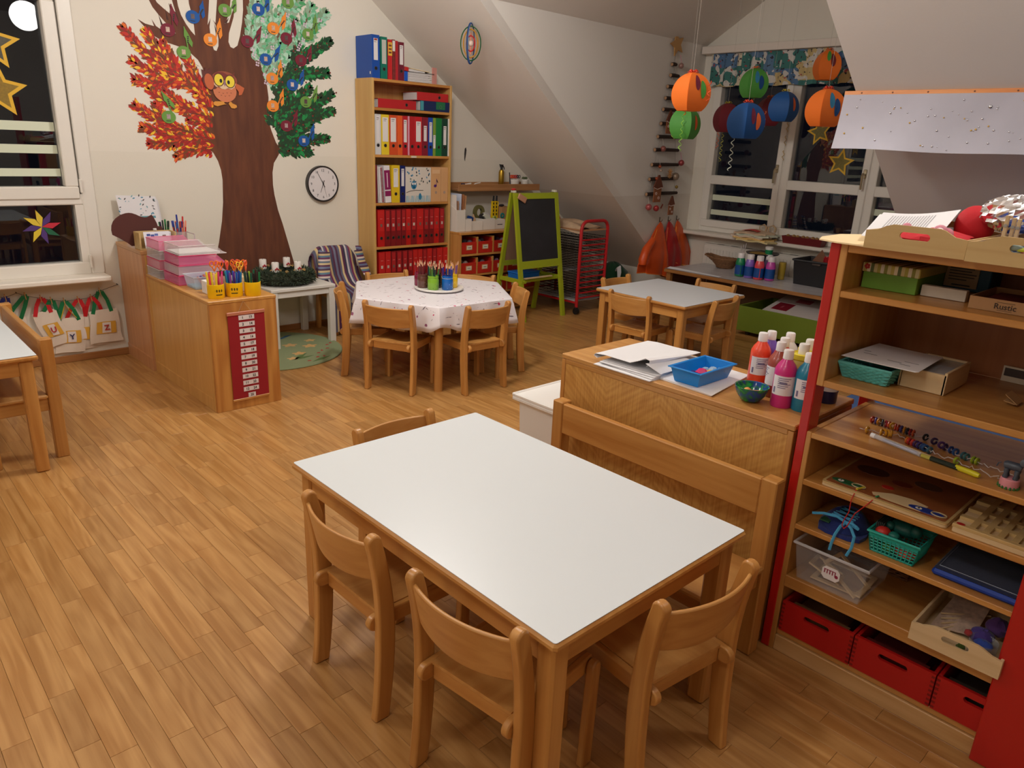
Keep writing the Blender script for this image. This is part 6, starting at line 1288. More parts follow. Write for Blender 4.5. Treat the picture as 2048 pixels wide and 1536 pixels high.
lying('red ring binder lying on top of the dotted one', 3.995, 4.335, 1.9325, .068, (186, 34, 38), 4.235)
b = MB(); b.box(3.57, 3.86, 5.515, 5.70, 1.8505, 1.8515); b = MB()
# top of the bookcase
zt = 2.0745
t = binder('wide blue ring binder standing at the left on top of the bookcase', 3.555, 3.632, zt, .325, (10, 72, 160), (.42, .92, .5), yf=5.53, d=.24); ob('label_paper', MB().box(3.5548, 3.5556, 5.55, 5.565, zt+.03, zt+.05), paper((220, 216, 214)), t); b = MB(); b.box(3.580, 3.607, 5.5285, 5.5292, zt+.285, zt+.297); ob('print', b, mat((170, 60, 50), .5), t)
binder('teal green ring binder on top of the bookcase', 3.640, 3.705, zt, .318, (0, 112, 92), (.36, .93, .62), yf=5.53, labc=(190, 190, 180))
t = binder('red binder with yellow label on top of the bookcase', 3.712, 3.752, zt, .305, (196, 32, 36), (.6, .93, .96), hole=False, yf=5.53, labc=(232, 176, 60)); b = MB()
for k in range(3): b.box(3.719, 3.745, 5.5280, 5.5290, zt+.20+.026*k, zt+.213+.026*k)
ob('print', b, mat((110, 50, 40), .6), t)
b = MB(); b.box(3.755, 3.782, 5.53, 5.76, zt, zt+.308); b.cur = 1; b.box(3.756, 3.781, 5.5288, 5.53, zt+.22, zt+.30); solo('book', b, [mat((120, 40, 36), .6, var=.6, bscale=40), paper((220, 214, 208))], 'patterned dark red book with white label on top of the bookcase', 'book', (3.77, 5.64, zt))
binder('plain red folder on top of the bookcase', 3.785, 3.812, zt, .302, (176, 30, 40), None, hole=False, yf=5.53); binder('wine red ring binder with white label on top of the bookcase', 3.816, 3.872, zt, .297, (110, 22, 44), (.42, .92, .6), yf=5.53)
t = thing('ring_binder', 'opened blue binder lying with thick white papers on top of the bookcase', 'binder', (4.0, 5.64, zt)); ob('cover', MB().box(3.876, 3.91, 5.53, 5.76, zt+.002, zt+.078, .002), mat((16, 84, 190), .4), t)
b = MB(); rr = random.Random(4)
for k in range(16): b.box(3.911, 4.17-.05*rr.random()*(k % 3 > 0), 5.535+.006*rr.random(), 5.75, zt+.003+.0046*k, zt+.0068+.0046*k)
ob('pages', b, paper((216, 212, 210)), t); ob('cover', MB().box(3.911, 4.19, 5.53, 5.755, zt+.0775, zt+.080), mat((40, 30, 30), .5), t)
t = thing('ring_binder', 'red binder lying tilted on the pile on top of the bookcase', 'binder', (3.95, 5.64, zt+.08)); M_ = Matrix.Translation((3.876, 0, zt+.083)) @ Matrix.Rotation(.07, 4, 'Y') @ Matrix.Translation((-3.876, 0, -zt-.083)); b = MB(); b.M = M_; b.box(3.876, 3.918, 5.53, 5.755, zt+.083, zt+.115, .002); ob('cover', b, mat((190, 36, 36), .4), t); b = MB(); b.M = M_; b.box(3.918, 4.09, 5.535, 5.75, zt+.085, zt+.105); ob('pages', b, paper((206, 202, 200)), t)
b = MB(); b.M = Matrix.Translation((4.06, 5.66, zt+.098)) @ Matrix.Rotation(.12, 4, 'Y') @ Matrix.Rotation(-.25, 4, 'Z'); b.box(-.07, .11, -.10, .08, 0, .006); solo('folder', b, paper((214, 190, 150)), 'beige paper folder lying on the pile', 'folder', (4.06, 5.66, zt+.1))
b = MB(); b.M = Matrix.Translation((4.20, 5.55, zt)) @ Matrix.Rotation(.35, 4, 'Z'); b.box(-.03, .045, 0, .004, 0, .135, .001); solo('card', b, paper((226, 160, 150)), 'pink card standing beside the pile on top of the bookcase', 'card', (4.2, 5.55, zt))
b = MB(); b.box(3.60, 3.86, 5.516, 5.72, 1.8494, 1.8498); 

# ------------------------------------------------------------------ things on the counters
def letter_tray(label, x0, x1, y0, y1, z, tint, grp):
    t = thing('letter_tray', label, 'tray', ((x0+x1)/2, (y0+y1)/2, z), grp); m = mat(tint[0], .2, alpha=tint[1]); b = MB(); th = .0022; h = .058
    b.box(x0, x1, y0, y1, z, z+th); b.box(x0, x0+th, y0, y1, z+th, z+h); 
    for y in (y0, y1-th): b.add([(x0+th, y, z+th), (x1-.01, y, z+th), (x1-.07, y, z+h), (x0+th, y, z+h), (x0+th, y+th, z+th), (x1-.01, y+th, z+th), (x1-.07, y+th, z+h), (x0+th, y+th, z+h)], [(0, 1, 2, 3), (7, 6, 5, 4), (3, 2, 6, 7), (1, 5, 6, 2), (0, 4, 5, 1)])
    ob('shell', b, m, t); b = MB(); e = mat(tint[2], .3, alpha=.85)
    b.tube([(x1-.07, y0, z+h), (x0, y0, z+h), (x0, y1, z+h), (x1-.07, y1, z+h)], .0028, 5); b.tube([(x0, y0, z+.002), (x1, y0, z+.002), (x1, y1, z+.002), (x0, y1, z+.002)], .0024, 5, closed=True); ob('rim', b, e, t)
    return t
PINK, CLRT = ((236, 120, 166), .46, (230, 70, 120)), ((224, 216, 216), .26, (236, 224, 224))
S1 = [PINK, ((222, 190, 200), .45, (232, 110, 150)), PINK, CLRT]
LV = ('lowest', 'second', 'third', 'top')
for k in range(4):
    letter_tray(('pink' if S1[k] is PINK else 'clear')+' letter tray, '+LV[k]+' of the front stack on the counter', 1.60+.006*k, 1.925-.004*k, 4.72, 4.975, .6806+.0615*k, S1[k], 'letter trays of the front stack')
    b = MB(); b.box(1.625, 1.88, 4.74, 4.955, .684+.0615*k, .688+.0615*k+.004*(k == 3)); solo('paper_stack', b, paper(((236, 200, 214), (236, 226, 230), (238, 206, 220), (238, 236, 236))[k]), 'paper sheets in the '+LV[k]+' tray of the front stack', 'paper', (1.75, 4.85, .684+.0615*k))
S2 = [CLRT, ((236, 160, 180), .5, (230, 80, 120)), CLRT, ((236, 150, 180), .5, (236, 120, 160))]
for k in range(4): letter_tray(('pink' if k % 2 else 'clear')+' letter tray, '+LV[k]+' of the rear stack on the counter', 1.577+.004*k, 1.90, 4.985, 5.225, .6806+.0615*k, S2[k], 'letter trays of the rear stack')
rr = random.Random(6); b = MB()
for k in range(7): b.ball((1.66+.03*k, 5.08+.02*(k % 3), .884), .021, 8, 6)
solo('paper_scraps', b, mat((226, 110, 90), .7), 'heap of orange red scraps in the top rear tray', 'scraps', (1.75, 5.1, .87), kind=None)
t = thing('crayon_box', 'clear plastic box with crayons in front of the pink trays', 'box', (1.72, 4.62, .681)); b = MB(); wall4(b, 1.625, 1.80, 4.535, 4.70, .681, .757, .002, .012); ob('tub', b, mat((210, 220, 232), .15, alpha=.36), t); ob('rim', MB().tube([(1.622, 4.532, .757), (1.803, 4.532, .757), (1.803, 4.703, .757), (1.622, 4.703, .757)], .003, 5, closed=True), mat((220, 224, 232), .2, alpha=.6), t)
b = MB(); b.box(1.64, 1.79, 4.55, 4.69, .684, .696, .002); ob('lid', b, mat((70, 160, 190), .4), t)
for k, c in enumerate(((170, 60, 40), (90, 60, 140), (190, 90, 60), (60, 60, 130), (160, 50, 60))): b = MB(); b.tube([(1.69+.02*k, 4.57, .703+.012*k), (1.70+.018*k, 4.67, .732+.006*k)], .0065, 8); solo('crayon', b, mat(c, .5), ('brown red', 'violet', 'rust coloured', 'dark blue', 'wine red')[k]+' thick crayon in the clear crayon box', 'crayon', (1.7+.02*k, 4.62, .70))
t = thing('paper_box', 'white paper cube standing behind the left yellow cup', 'box', (1.675, 4.425, .681)); ob('body', MB().box(1.642, 1.70, 4.385, 4.46, .681, .757, .002), paper((232, 226, 222)), t)
b = MB(); b.tube([(1.6415, 4.40, .70), (1.6415, 4.42, .735), (1.6415, 4.43, .70)], .0008, 4); ob('print', b, mat((190, 186, 186), .6), t)
# yellow cups with felt pens
YEL = mat((246, 196, 0), .4)
PENC = (((214, 60, 110), (240, 210, 50), (240, 190, 160), (220, 40, 120), (236, 200, 40), (196, 50, 70), (240, 214, 60), (226, 70, 80), (240, 210, 60), (216, 90, 130)), ((30, 120, 150), (20, 110, 170), (100, 50, 150), (30, 60, 160), (20, 90, 190), (50, 70, 170), (40, 140, 170), (120, 60, 150), (20, 80, 170), (30, 110, 160)), ((10, 90, 60), (20, 40, 36), (30, 30, 30), (60, 30, 30), (150, 180, 50), (10, 100, 60), (30, 60, 50), (14, 80, 60), (40, 30, 30), (20, 110, 60)))
CN = (('red', 200, 40, 50), ('dark red', 120, 30, 40), ('orange', 236, 120, 50), ('yellow', 240, 200, 50), ('green', 20, 110, 60), ('dark green', 14, 70, 56), ('lime green', 150, 190, 60), ('blue', 30, 100, 170), ('dark blue', 22, 48, 140), ('violet', 100, 55, 150), ('pink', 220, 60, 120), ('peach', 240, 190, 160), ('black', 32, 32, 34), ('brown', 60, 32, 30))
def cname(c): return min(CN, key=lambda k: sum((a-b)**2 for a, b in zip(c, k[1:])))[0]
def pen(x, y, z0, z1, dx, dy, c, c2, r, label, grp, name='felt_pen', cat='pen', cut=.5, tip=False):
    label = cname(c)+' '+label
    b = MB(); p, q = Vector((x, y, z0)), Vector((x+dx, y+dy, z1)); m = p.lerp(q, cut)
    b.tube([p, m], r*.92, 7); b.cur = 1
    if tip: b.tube([m, q], [r, .0006], 7)
    else: b.tube([m, m.lerp(q, .9), q], [r, r, r*.75], 7)
    return solo(name, b, [mat(c2, .4), mat(c, .4)], label, cat, (x, y, z0), grp)
PL = ('felt pen in the left yellow cup', 'felt pen in the middle yellow cup', 'felt pen in the right yellow cup')
for i, (x, y, dirn) in enumerate(((1.652, 4.272, -2.2), (1.762, 4.272, -2.0), (1.862, 4.243, -2.5))):
    t = thing('pen_cup', ('left yellow cup with black print full of red and yellow felt pens', 'middle yellow cup with black print full of blue felt pens', 'right yellow cup full of dark green felt pens')[i], 'cup', (x, y, .6805)); R_ = .048
    ob('cup', MB().lathe([(R_*.94, 0), (R_*.97, .003), (R_*.99, .012), (R_, .013), (R_, .081), (R_-.0025, .082), (R_-.003, .012), (.0005, .010)], (x, y, .6805), 28), YEL, t)
    if i < 2:
        q = R_+.0006; b = MB(); f = lambda a, z_: (x+q*cos(a), y+q*sin(a), .6805+z_); a0 = (-1.95, -2.35)[i]
        b.grid(lambda u, v: f(a0+.02+.75*u, .0215+.0055*v), 8, 1); b.grid(lambda u, v: f(a0-.15+1.1*u, .0475+.001*v), 8, 1)
        for k in range(3): b.grid(lambda u, v: f(a0+.05+.3*k+.13*u, .040+.017*v*(1-.5*abs(u-.5))), 3, 1)
        ob('print', b, mat((40, 36, 20), .6), t)
    rr = random.Random(20+i); k = 0
    for ri, n in ((.018, 3), (.034, 7)):
        for j in range(n):
            a = 2*pi*j/n+.3*i; dx, dy = .010*cos(a)*ri/.034, .010*sin(a)*ri/.034; pen(x+ri*cos(a), y+ri*sin(a), .692, .818+.016*rr.random()-(.004 if i == 2 else 0), dx, dy, PENC[i][k], (110, 160, 40) if i < 2 else (40, 90, 50), .0062, PL[i], 'felt pens in the '+('left', 'middle', 'right')[i]+' yellow cup', cut=.45); k += 1
# scissors in a wooden block
t = thing('scissors_block', 'low wooden block behind the yellow cups holding scissors', 'holder', (1.775, 4.42, .681)); ob('block', MB().box(1.715, 1.91, 4.36, 4.50, .681, .772, .003), birch('X'), t)
SCC = ((236, 120, 30), (240, 110, 40), (226, 70, 60), (236, 120, 40), (240, 130, 30), (226, 80, 60), (236, 110, 30), (244, 190, 60), (230, 90, 40))
for k, (x, y, c) in enumerate(zip((1.73, 1.755, 1.78, 1.805, 1.83, 1.86, 1.885, 1.85, 1.90), (4.47, 4.44, 4.40, 4.46, 4.42, 4.47, 4.44, 4.38, 4.41), SCC)):
    t = thing('scissors', ('orange', 'yellow')[k == 7]+'-handled children\'s scissors standing in the wooden block, '+ORD[k]+' from left', 'scissors', (x, y, .772), 'scissors behind the yellow cups'); a = .5*k
    for s in (-1, 1):
        b = MB(); cx_, cz_ = x+s*.014*cos(a), .845; cy_ = y+s*.014*sin(a); b.tube([(cx_+.012*cos(q)*cos(a), cy_+.012*cos(q)*sin(a), cz_+.016*sin(q)) for q in [2*pi*i/14 for i in range(14)]], .0034, 6, closed=True); b.tube([(cx_, cy_, cz_-.016), (x, y, .80)], .0036, 6); ob('handle', b, mat(c, .35), t)
    ob('blade', MB().tube([(x, y, .805), (x, y, .735)], .004, 4, flat=.4), mat((190, 190, 190), .25, metal=1), t)
for k, (x, y) in enumerate(((1.70, 4.335), (1.72, 4.345), (1.735, 4.335), (1.76, 4.34), (1.78, 4.345))):
    t = thing('glue_stick', 'small dark capped glue bottle between cups and scissors, '+ORD[k]+' from left', 'bottle', (x, y, .6805), 'small bottles behind the cups', local=True); ob('body', MB().lathe([(.010, 0), (.0105, .002), (.0105, .10), (.006, .115)], n=12), mat((214, 190, 170), .3), t); ob('cap', MB().lathe([(.0085, .113), (.0085, .140), (.007, .144)], n=12), mat((70, 44, 30), .4), t)
# number chart on the front
t = thing('number_chart', 'red hanging chart with white number cards from 1 to 25', 'chart', (1.77, 4.176, .6)); yc = 4.1775
ob('panel', MB().grid(lambda u, v: (1.668+.226*(1-u)-.001*v, yc-.0025-.001*sin(3*v), .592-.525*v), 4, 6, .0012), mat((150, 16, 26), .8), t)
ob('top_rod', MB().box(1.665, 1.897, yc-.006, yc, .584, .604, .002), wood('rod', (190, 120, 90), (170, 96, 70), 'X', .8), t); ob('bottom_rod', MB().box(1.664, 1.895, yc-.006, yc, .052, .066, .002), beech('X'), t)
ob('string', MB().tube([(1.735, yc-.004, .602), (1.768, yc-.004, .666), (1.812, yc-.004, .602)], .0011, 4), mat((200, 180, 150), .6), t)
for k in range(13):
    zc = .567-.0405*k; w_ = (1.733, 1.829) if k < 12 else (1.760, 1.806)
    d = ob('number_card', MB().box(w_[0], w_[1], yc-.0052, yc-.0042, zc-.0135, zc+.0135), paper((224, 214, 214)), t)
    if k < 12: text(str(k+1), .021, BK, d, (1.757, yc-.0056, zc), name='number', bold=.0004); text(str(k+13), .021, BK, d, (1.805, yc-.0056, zc), name='number', bold=.0004)
    else: text('25', .021, BK, d, (1.783, yc-.0056, zc), name='number', bold=.0004)
# on the tall cabinet
zt = .8325
t = thing('wall_calendar', 'stack of illustrated paper sheets leaning against the wall on the tall cabinet', 'paper', (1.7, 5.72, zt)); rr = random.Random(5)
for k in range(5):
    o = .012*k; P_ = [(1.572+o, 5.752-.006*(5-k), 1.155-.006*k), (1.835+.5*o, 5.752-.006*(5-k), 1.142-.008*k), (1.855+.4*o, 5.725-.008*(5-k), .838), (1.60+o, 5.725-.008*(5-k), .838)]
    b = MB(); b.grid(sheet_pts(P_), 4, 4, .001); ob('sheet', b, paper((228, 224, 226)), t)
    if k == 0: P0 = [Vector(p) for p in P_]
F0 = lambda u, v: (P0[0]*(1-u)+P0[1]*u)*(1-v)+(P0[3]*(1-u)+P0[2]*u)*v+Vector((0, -.0018, 0))
for k in range(34):
    u, v = (rr.uniform(.03, .97), rr.uniform(.02, .12)) if k < 16 else (rr.uniform(.02, .09), rr.uniform(.1, .5)) if k < 22 else (rr.uniform(.55, .9), rr.uniform(.2, .42)); p = F0(u, v); b = MB(); leaf_quad(b, p.x, p.z, rr.random()*6.28, .02, .009, p.y); ob('drawing', b, mat(((60, 140, 170), (70, 66, 70), (120, 170, 180), (90, 84, 80))[k % 4], .7), t)
b = MB(); b.quad(F0(.14, .46), F0(.9, .44), F0(.9, .49), F0(.14, .51)); ob('drawing', b, mat((90, 150, 160), .7), t); b = MB(); b.quad(F0(.38, .53), F0(.75, .52), F0(.75, .56), F0(.38, .57)); ob('drawing', b, mat((224, 204, 150), .7), t)
GP = [(1.437, .925), (1.434, .955), (1.438, .985), (1.450, 1.012), (1.466, 1.030), (1.487, 1.046), (1.51, 1.057), (1.53, 1.063), (1.55, 1.065), (1.57, 1.062), (1.59, 1.054), (1.61, 1.043), (1.63, 1.035), (1.645, 1.032), (1.66, 1.033), (1.672, 1.040), (1.688, 1.048), (1.697, 1.036), (1.705, 1.018), (1.716, .99), (1.72, .97), (1.745, .968), (1.75, .94), (1.73, .90), (1.70, .87), (1.65, .852), (1.58, .845), (1.545, .845), (1.52, .868), (1.48, .898)]
GP = [(1.437+(x-1.437)*1.03, z) for x, z in GP]
b = MB(); b.prism(GP, 5.40, 5.406, 'XZ'); solo('cardboard_shape', b, mat((84, 40, 34), .7), 'dark brown rounded cardboard shape leaning on the tall cabinet', 'cardboard', (1.58, 5.4, .85))
t = thing('paper_holder', 'open wooden holder with paper cards on the tall cabinet', 'holder', (1.65, 5.35, zt)); PT = paleply('X')
ob('side_panel', MB().box(1.562, 1.572, 5.27, 5.385, zt, .945, .001), PT, t); ob('side_panel', MB().box(1.79, 1.80, 5.27, 5.385, zt, .945, .001), PT, t); ob('rear_panel', MB().box(1.572, 1.79, 5.375, 5.385, zt, .945, .001), PT, t); ob('base_panel', MB().box(1.572, 1.79, 5.27, 5.375, zt, zt+.008), PT, t)
t = thing('paper_stack', 'white printed cards standing in the wooden holder', 'paper', (1.68, 5.3, .84))
for k in range(4): b = MB(); b.M = Matrix.Translation((1.60+.01*k, 5.285+.012*k, .841)) @ Matrix.Rotation(-.2, 4, 'X'); b.box(0, .165, 0, .002, 0, .108-.004*k); ob('sheet', b, paper((226, 226, 234)), t)
for k, (dx, dz, c) in enumerate(((.02, .08, (50, 70, 140)), (.045, .075, (60, 80, 150)), (.07, .08, (90, 110, 180)), (.12, .07, (120, 90, 80)), (.03, .05, (60, 80, 160)))): b = MB(); b.M = Matrix.Translation((1.60, 5.285, .841)) @ Matrix.Rotation(-.2, 4, 'X'); b.box(dx, dx+.022, -.0012, 0, dz, dz+.014); ob('print', b, mat(c, .6), t)
b = MB(); b.lathe([(.011, 0), (.012, .012), (.010, .014)], (1.70, 5.38, .9455), 12); solo('eraser', b, paper((226, 220, 216)), 'small white eraser on the rim of the wooden holder', 'eraser', (1.70, 5.38, .9455))
for i, (x, y, r, n, cols, l, mt) in enumerate(((1.79, 5.46, .040, 6, ((40, 90, 50), (30, 120, 60), (20, 130, 60), (60, 40, 80), (50, 60, 50), (40, 40, 44)), 'dark cup with green and black felt pens on the tall cabinet', mat((50, 46, 52), .4)), (1.875, 5.41, .046, 11, ((200, 40, 40), (230, 120, 100), (226, 130, 60), (20, 40, 140), (30, 80, 170), (40, 60, 150), (200, 90, 60), (30, 90, 160), (180, 60, 60), (60, 60, 130), (240, 150, 120)), 'clear glass with red and blue pens on the tall cabinet', mat((220, 216, 216), .08, alpha=.3)))):
    solo('pen_cup', MB().lathe([(r*.9, 0), (r, .004), (r, .095), (r-.003, .096), (r-.004, .006), (.0005, .006)], (x, y, zt), 20), mt, l, 'cup', (x, y, zt)); rr = random.Random(40+i)
    for k in range(n):
        a = 2*pi*k/n; ri = r*.66 if k % 3 else r*.3; pen(x+ri*cos(a), y+ri*sin(a), zt+.012, zt+.155+.02*rr.random()+(.035 if (i == 1 and k in (0, 3)) else 0), .014*cos(a), .014*sin(a), cols[k], cols[(k+1) % n], .0058, ('felt pen in the dark cup on the tall cabinet', 'pen in the clear glass on the tall cabinet')[i], ('pens in the dark cup', 'pens in the clear glass')[i], cut=.72)
b = MB(); b.tube([(1.94, 5.32, .835), (1.94, 5.32, .915), (1.94, 5.47, .915), (1.94, 5.47, .835)], .0035, 5); solo('wire_frame', b, mat((200, 180, 190), .3), 'thin pale frame standing right of the pens', 'frame', (1.94, 5.4, .833))

# ------------------------------------------------------------------ wreath, rug, striped blanket
WC = Vector((2.675, 5.49, .478)); t = thing('advent_wreath', 'dark green fir wreath with four white candles on the small white table', 'wreath', WC); rr = random.Random(9)
b = MB(); b.tube([WC+Vector((.185*cos(a), .185*sin(a), .05)) for a in [2*pi*k/32 for k in range(32)]], .045, 8, closed=True); ob('core', b, mat((44, 50, 34), .9), t)
mats = [mat(c, .75) for c in ((56, 70, 48), (44, 58, 40), (70, 82, 58), (50, 62, 50))]; b = MB()
for k in range(2600):
    a = rr.random()*2*pi; q = rr.uniform(-.6, pi+.6); d = Vector((cos(a)*cos(q), sin(a)*cos(q), sin(q))); p = WC+Vector((.185*cos(a), .185*sin(a), .05))+d*rr.uniform(.025, .05); tg = Vector((-sin(a), cos(a), 0)); l = rr.uniform(.02, .042); e = (d+tg*rr.uniform(-.9, .9)+Vector((0, 0, rr.uniform(-.3, .4)))).normalized()*l; n = e.cross(Vector((rr.uniform(-1, 1), rr.uniform(-1, 1), rr.uniform(-1, 1)))).normalized()*.0042; n2 = e.cross(n).normalized()*.0042
    if (p+e).z < WC.z+.003: continue
    b.cur = k % 4; m_ = p+e*.45; b.add([p, m_+n, m_-n*.5+n2, m_-n*.5-n2, p+e], [(0, 1, 2), (0, 2, 3), (0, 3, 1), (4, 2, 1), (4, 3, 2), (4, 1, 3)])
ob('fir_sprigs', b, mats, t, kind='stuff')
for k, (x, y, l) in enumerate(((2.56, 5.61, 'rear left'), (2.575, 5.425, 'front left'), (2.765, 5.615, 'rear right'), (2.745, 5.385, 'front right'))):
    d = ob('candle', MB().lathe([(.0275, 0), (.028, .002), (.028, .072), (.026, .076), (.012, .074), (.0005, .073)], (x, y, .578), 20), mat((238, 232, 226), .5), t)
    ob('wick', MB().tube([(x, y, .651), (x, y, .662)], .0012, 5), mat((40, 34, 30), .8), d)
    b = MB(); [b.ball((x-.010+.01*j, y-.028, .602+.008*(j % 2)), .0075, 8, 5) for j in range(3)]; ob('ornament', b, mat((170, 30, 44), .4), d)
for k, (x, y) in enumerate(((2.58, 5.43), (2.75, 5.37), (2.80, 5.58))):
    b = MB()
    for j in range(6): a = j*1.05; b.tube([(x, y, .585), (x+.03*cos(a), y+.03*sin(a), .597), (x+.05*cos(a), y+.05*sin(a), .588)], .0028, 4, flat=.4)
    ob('straw_bow', b, mat((190, 150, 90), .7), t)
b = MB(); [b.ball((WC.x+.17*cos(a), WC.y+.17*sin(a), .59), .016, 8, 6, 1, 1, .8) for a in (.2, 1.9, 2.9, 4.4, 5.4)]; ob('pine_cone', b, mat((150, 120, 70), .7, bump=1, bscale=90), t)
RUG = bpy.data.materials.new('rug_wool'); RUG.use_nodes = True; RUG.node_tree.nodes['Principled BSDF'].inputs['Roughness'].default_value = .95; RUG.node_tree.nodes['Principled BSDF'].inputs['Base Color'].default_value = lin((138, 150, 112))
RC = (2.42, 5.27); R_ = .545; t = thing('round_rug', 'round pale green rug with woven flowers under the white table', 'rug', (RC[0], RC[1], .0005))
ob('pile', MB().lathe([(R_, 0), (R_+.003, .004), (R_, .009), (.0005, .0095)], (RC[0], RC[1], .0008), 56), mat((138, 150, 112), .95, bump=.5, bscale=300, var=.12), t)
zr = .0108
def flat(P_, c, nm='woven_flower'): ob(nm, MB().prism(P_, zr-.0015, zr, 'XY'), mat(c, .95), t)
for x, y, c, s in ((2.55, 5.05, (214, 170, 110), .045), (2.72, 5.2, (214, 170, 110), .05), (2.6, 5.3, (206, 164, 110), .05), (2.45, 4.95, (214, 176, 120), .04), (2.8, 5.35, (210, 170, 110), .04)): flat([(x+s*(1+.3*cos(5*q))*cos(q), y+s*.8*(1+.3*cos(5*q))*sin(q)) for q in [2*pi*k/30 for k in range(30)]], c)
for x, y, a in ((2.66, 4.98, .3), (2.72, 5.02, .9), (2.78, 5.06, .2), (2.60, 4.88, .5), (2.66, 4.87, 1.1), (2.83, 5.15, .4), (2.88, 5.18, .7), (2.50, 4.83, .2)): flat([(x, y), (x+.02*cos(a), y+.02*sin(a)+.012), (x+.035*cos(a), y+.035*sin(a)), (x+.02*cos(a)+.012, y+.02*sin(a)-.012)], (176, 50, 46))
for x, y, a in ((2.52, 4.93, .15), (2.62, 4.83, .35), (2.52, 4.97, .6)): flat([(x-.10*cos(a), y-.10*sin(a)), (x-.02*sin(a), y+.025*cos(a)), (x+.10*cos(a), y+.10*sin(a)), (x+.02*sin(a), y-.02*cos(a))], (96, 120, 70), 'woven_leaf')
for x, y, a in ((2.62, 5.52, .1), (2.70, 5.56, .4), (2.52, 5.5, -.2)): flat([(x-.07*cos(a), y-.07*sin(a)), (x, y+.02), (x+.07*cos(a), y+.07*sin(a)), (x, y-.015)], (40, 90, 130), 'woven_leaf')
o = copy_tree(CH0); o.location = (3.255, 5.70, 0); o.rotation_euler = (0, 0, radians(180)); o['label'] = 'beech chair hidden under the striped blanket by the wall'; o['group'] = 'chairs around the hexagonal table'
STR = stripes('striped_weave', [(76, 36, 66), (96, 96, 120), (214, 190, 140), (90, 40, 76), (60, 56, 80), (206, 200, 200), (96, 98, 124), (120, 40, 90), (196, 170, 120), (70, 70, 96), (84, 34, 66), (110, 112, 136)], 'X', 4.6)
STR2 = stripes('striped_weave_across', [(90, 40, 76), (214, 190, 140), (96, 110, 130), (220, 200, 190), (96, 36, 80), (84, 120, 140), (200, 176, 130), (70, 40, 70), (110, 120, 150)], 'Z', 7.5)
t = thing('striped_blanket', 'striped woven cloth in purple, beige and grey draped over a chair', 'blanket', (3.25, 5.55, .3))
PRF = [(5.772, .36), (5.774, .56), (5.77, .645), (5.755, .69), (5.72, .712), (5.685, .69), (5.66, .60), (5.62, .47), (5.55, .395), (5.44, .372), (5.375, .355), (5.355, .30), (5.36, .18), (5.355, .035)]
def bl(u, v):
    f = v*(len(PRF)-1); i = min(len(PRF)-2, int(f)); q = f-i; y = PRF[i][0]*(1-q)+PRF[i+1][0]*q; z = PRF[i][1]*(1-q)+PRF[i+1][1]*q; s = 2*u-1; wd = .205+.03*max(0, v-.5); rnd = max(0, abs(s)-.6)**2*.45 if .1 < v < .5 else 0
    return (3.245+s*wd, y-(.016*sin(u*17+2)*max(0, v-.55) if v > .5 else .004*sin(u*13)), z-rnd+.006*sin(u*11)*(v > .3))
ob('cloth', MB().grid(lambda u, v: bl(1-u, v), 30, 30, .004), STR, t)
for sx, y0 in ((-1, 5.66), (1, 5.655)):
    def fl(u, v, sx=sx, y0=y0): a = u*pi*.95-.3; w_ = .06+.035*sin(pi*v); return (3.245+sx*(.135+.07*sin(a)+.05*v), y0-.05-.075*v-.035*cos(a)-.02, .695-.235*v-.015*cos(a)*(1-v)+.012*sin(8*v+u*3))
    ob('sleeve_fold', MB().grid(lambda u, v: fl(u if sx < 0 else 1-u, v), 12, 12, .004), STR2, t)

# ------------------------------------------------------------------ turntable with pencil jars
TC = Vector((3.215, 4.165, .5925)); t = thing('turntable', 'round white turntable on the flowered cloth carrying pencil jars', 'turntable', TC)
ob('plate', MB().lathe([(.150, .004), (.168, .006), (.176, .013), (.174, .021), (.160, .022), (.155, .019), (.0005, .019)], TC, 48), mat((232, 228, 222), .35), t); ob('foot', MB().lathe([(.06, 0), (.06, .005)], TC, 24), mat((200, 196, 190), .5), t)
JZ = TC.z+.0192
JARS = [('brown painted glass jar with dark red pencils', 3.100, 4.205, (96, 56, 44), 'brown jar', ((96, 30, 36), (110, 40, 40), (120, 30, 40)), 11), ('light green painted glass jar with dark green pencils', 3.115, 4.105, (126, 176, 44), 'light green jar', ((14, 60, 50), (20, 90, 60), (100, 150, 40), (10, 50, 50)), 11), ('black glass jar behind the green and blue ones', 3.185, 4.16, (24, 24, 26), 'black jar', ((30, 28, 30), (120, 60, 44), (200, 60, 40), (40, 36, 40)), 10), ('blue painted glass jar with blue pencils', 3.200, 4.052, (10, 96, 180), 'blue jar', ((14, 40, 130), (20, 60, 150), (16, 44, 120)), 12), ('yellow painted glass jar with yellow and violet pencils', 3.285, 4.105, (240, 196, 20), 'yellow jar', ((240, 180, 30), (90, 50, 140), (226, 160, 40), (130, 90, 160)), 9), ('wine red glass jar at the back left of the turntable', 3.12, 4.27, (130, 26, 60), 'wine red jar', ((190, 70, 50), (150, 30, 50)), 6), ('clear glass with orange and lime markers', 3.325, 4.165, None, 'clear glass', ((240, 110, 40), (240, 120, 60), (150, 220, 90), (244, 100, 40)), 6)]
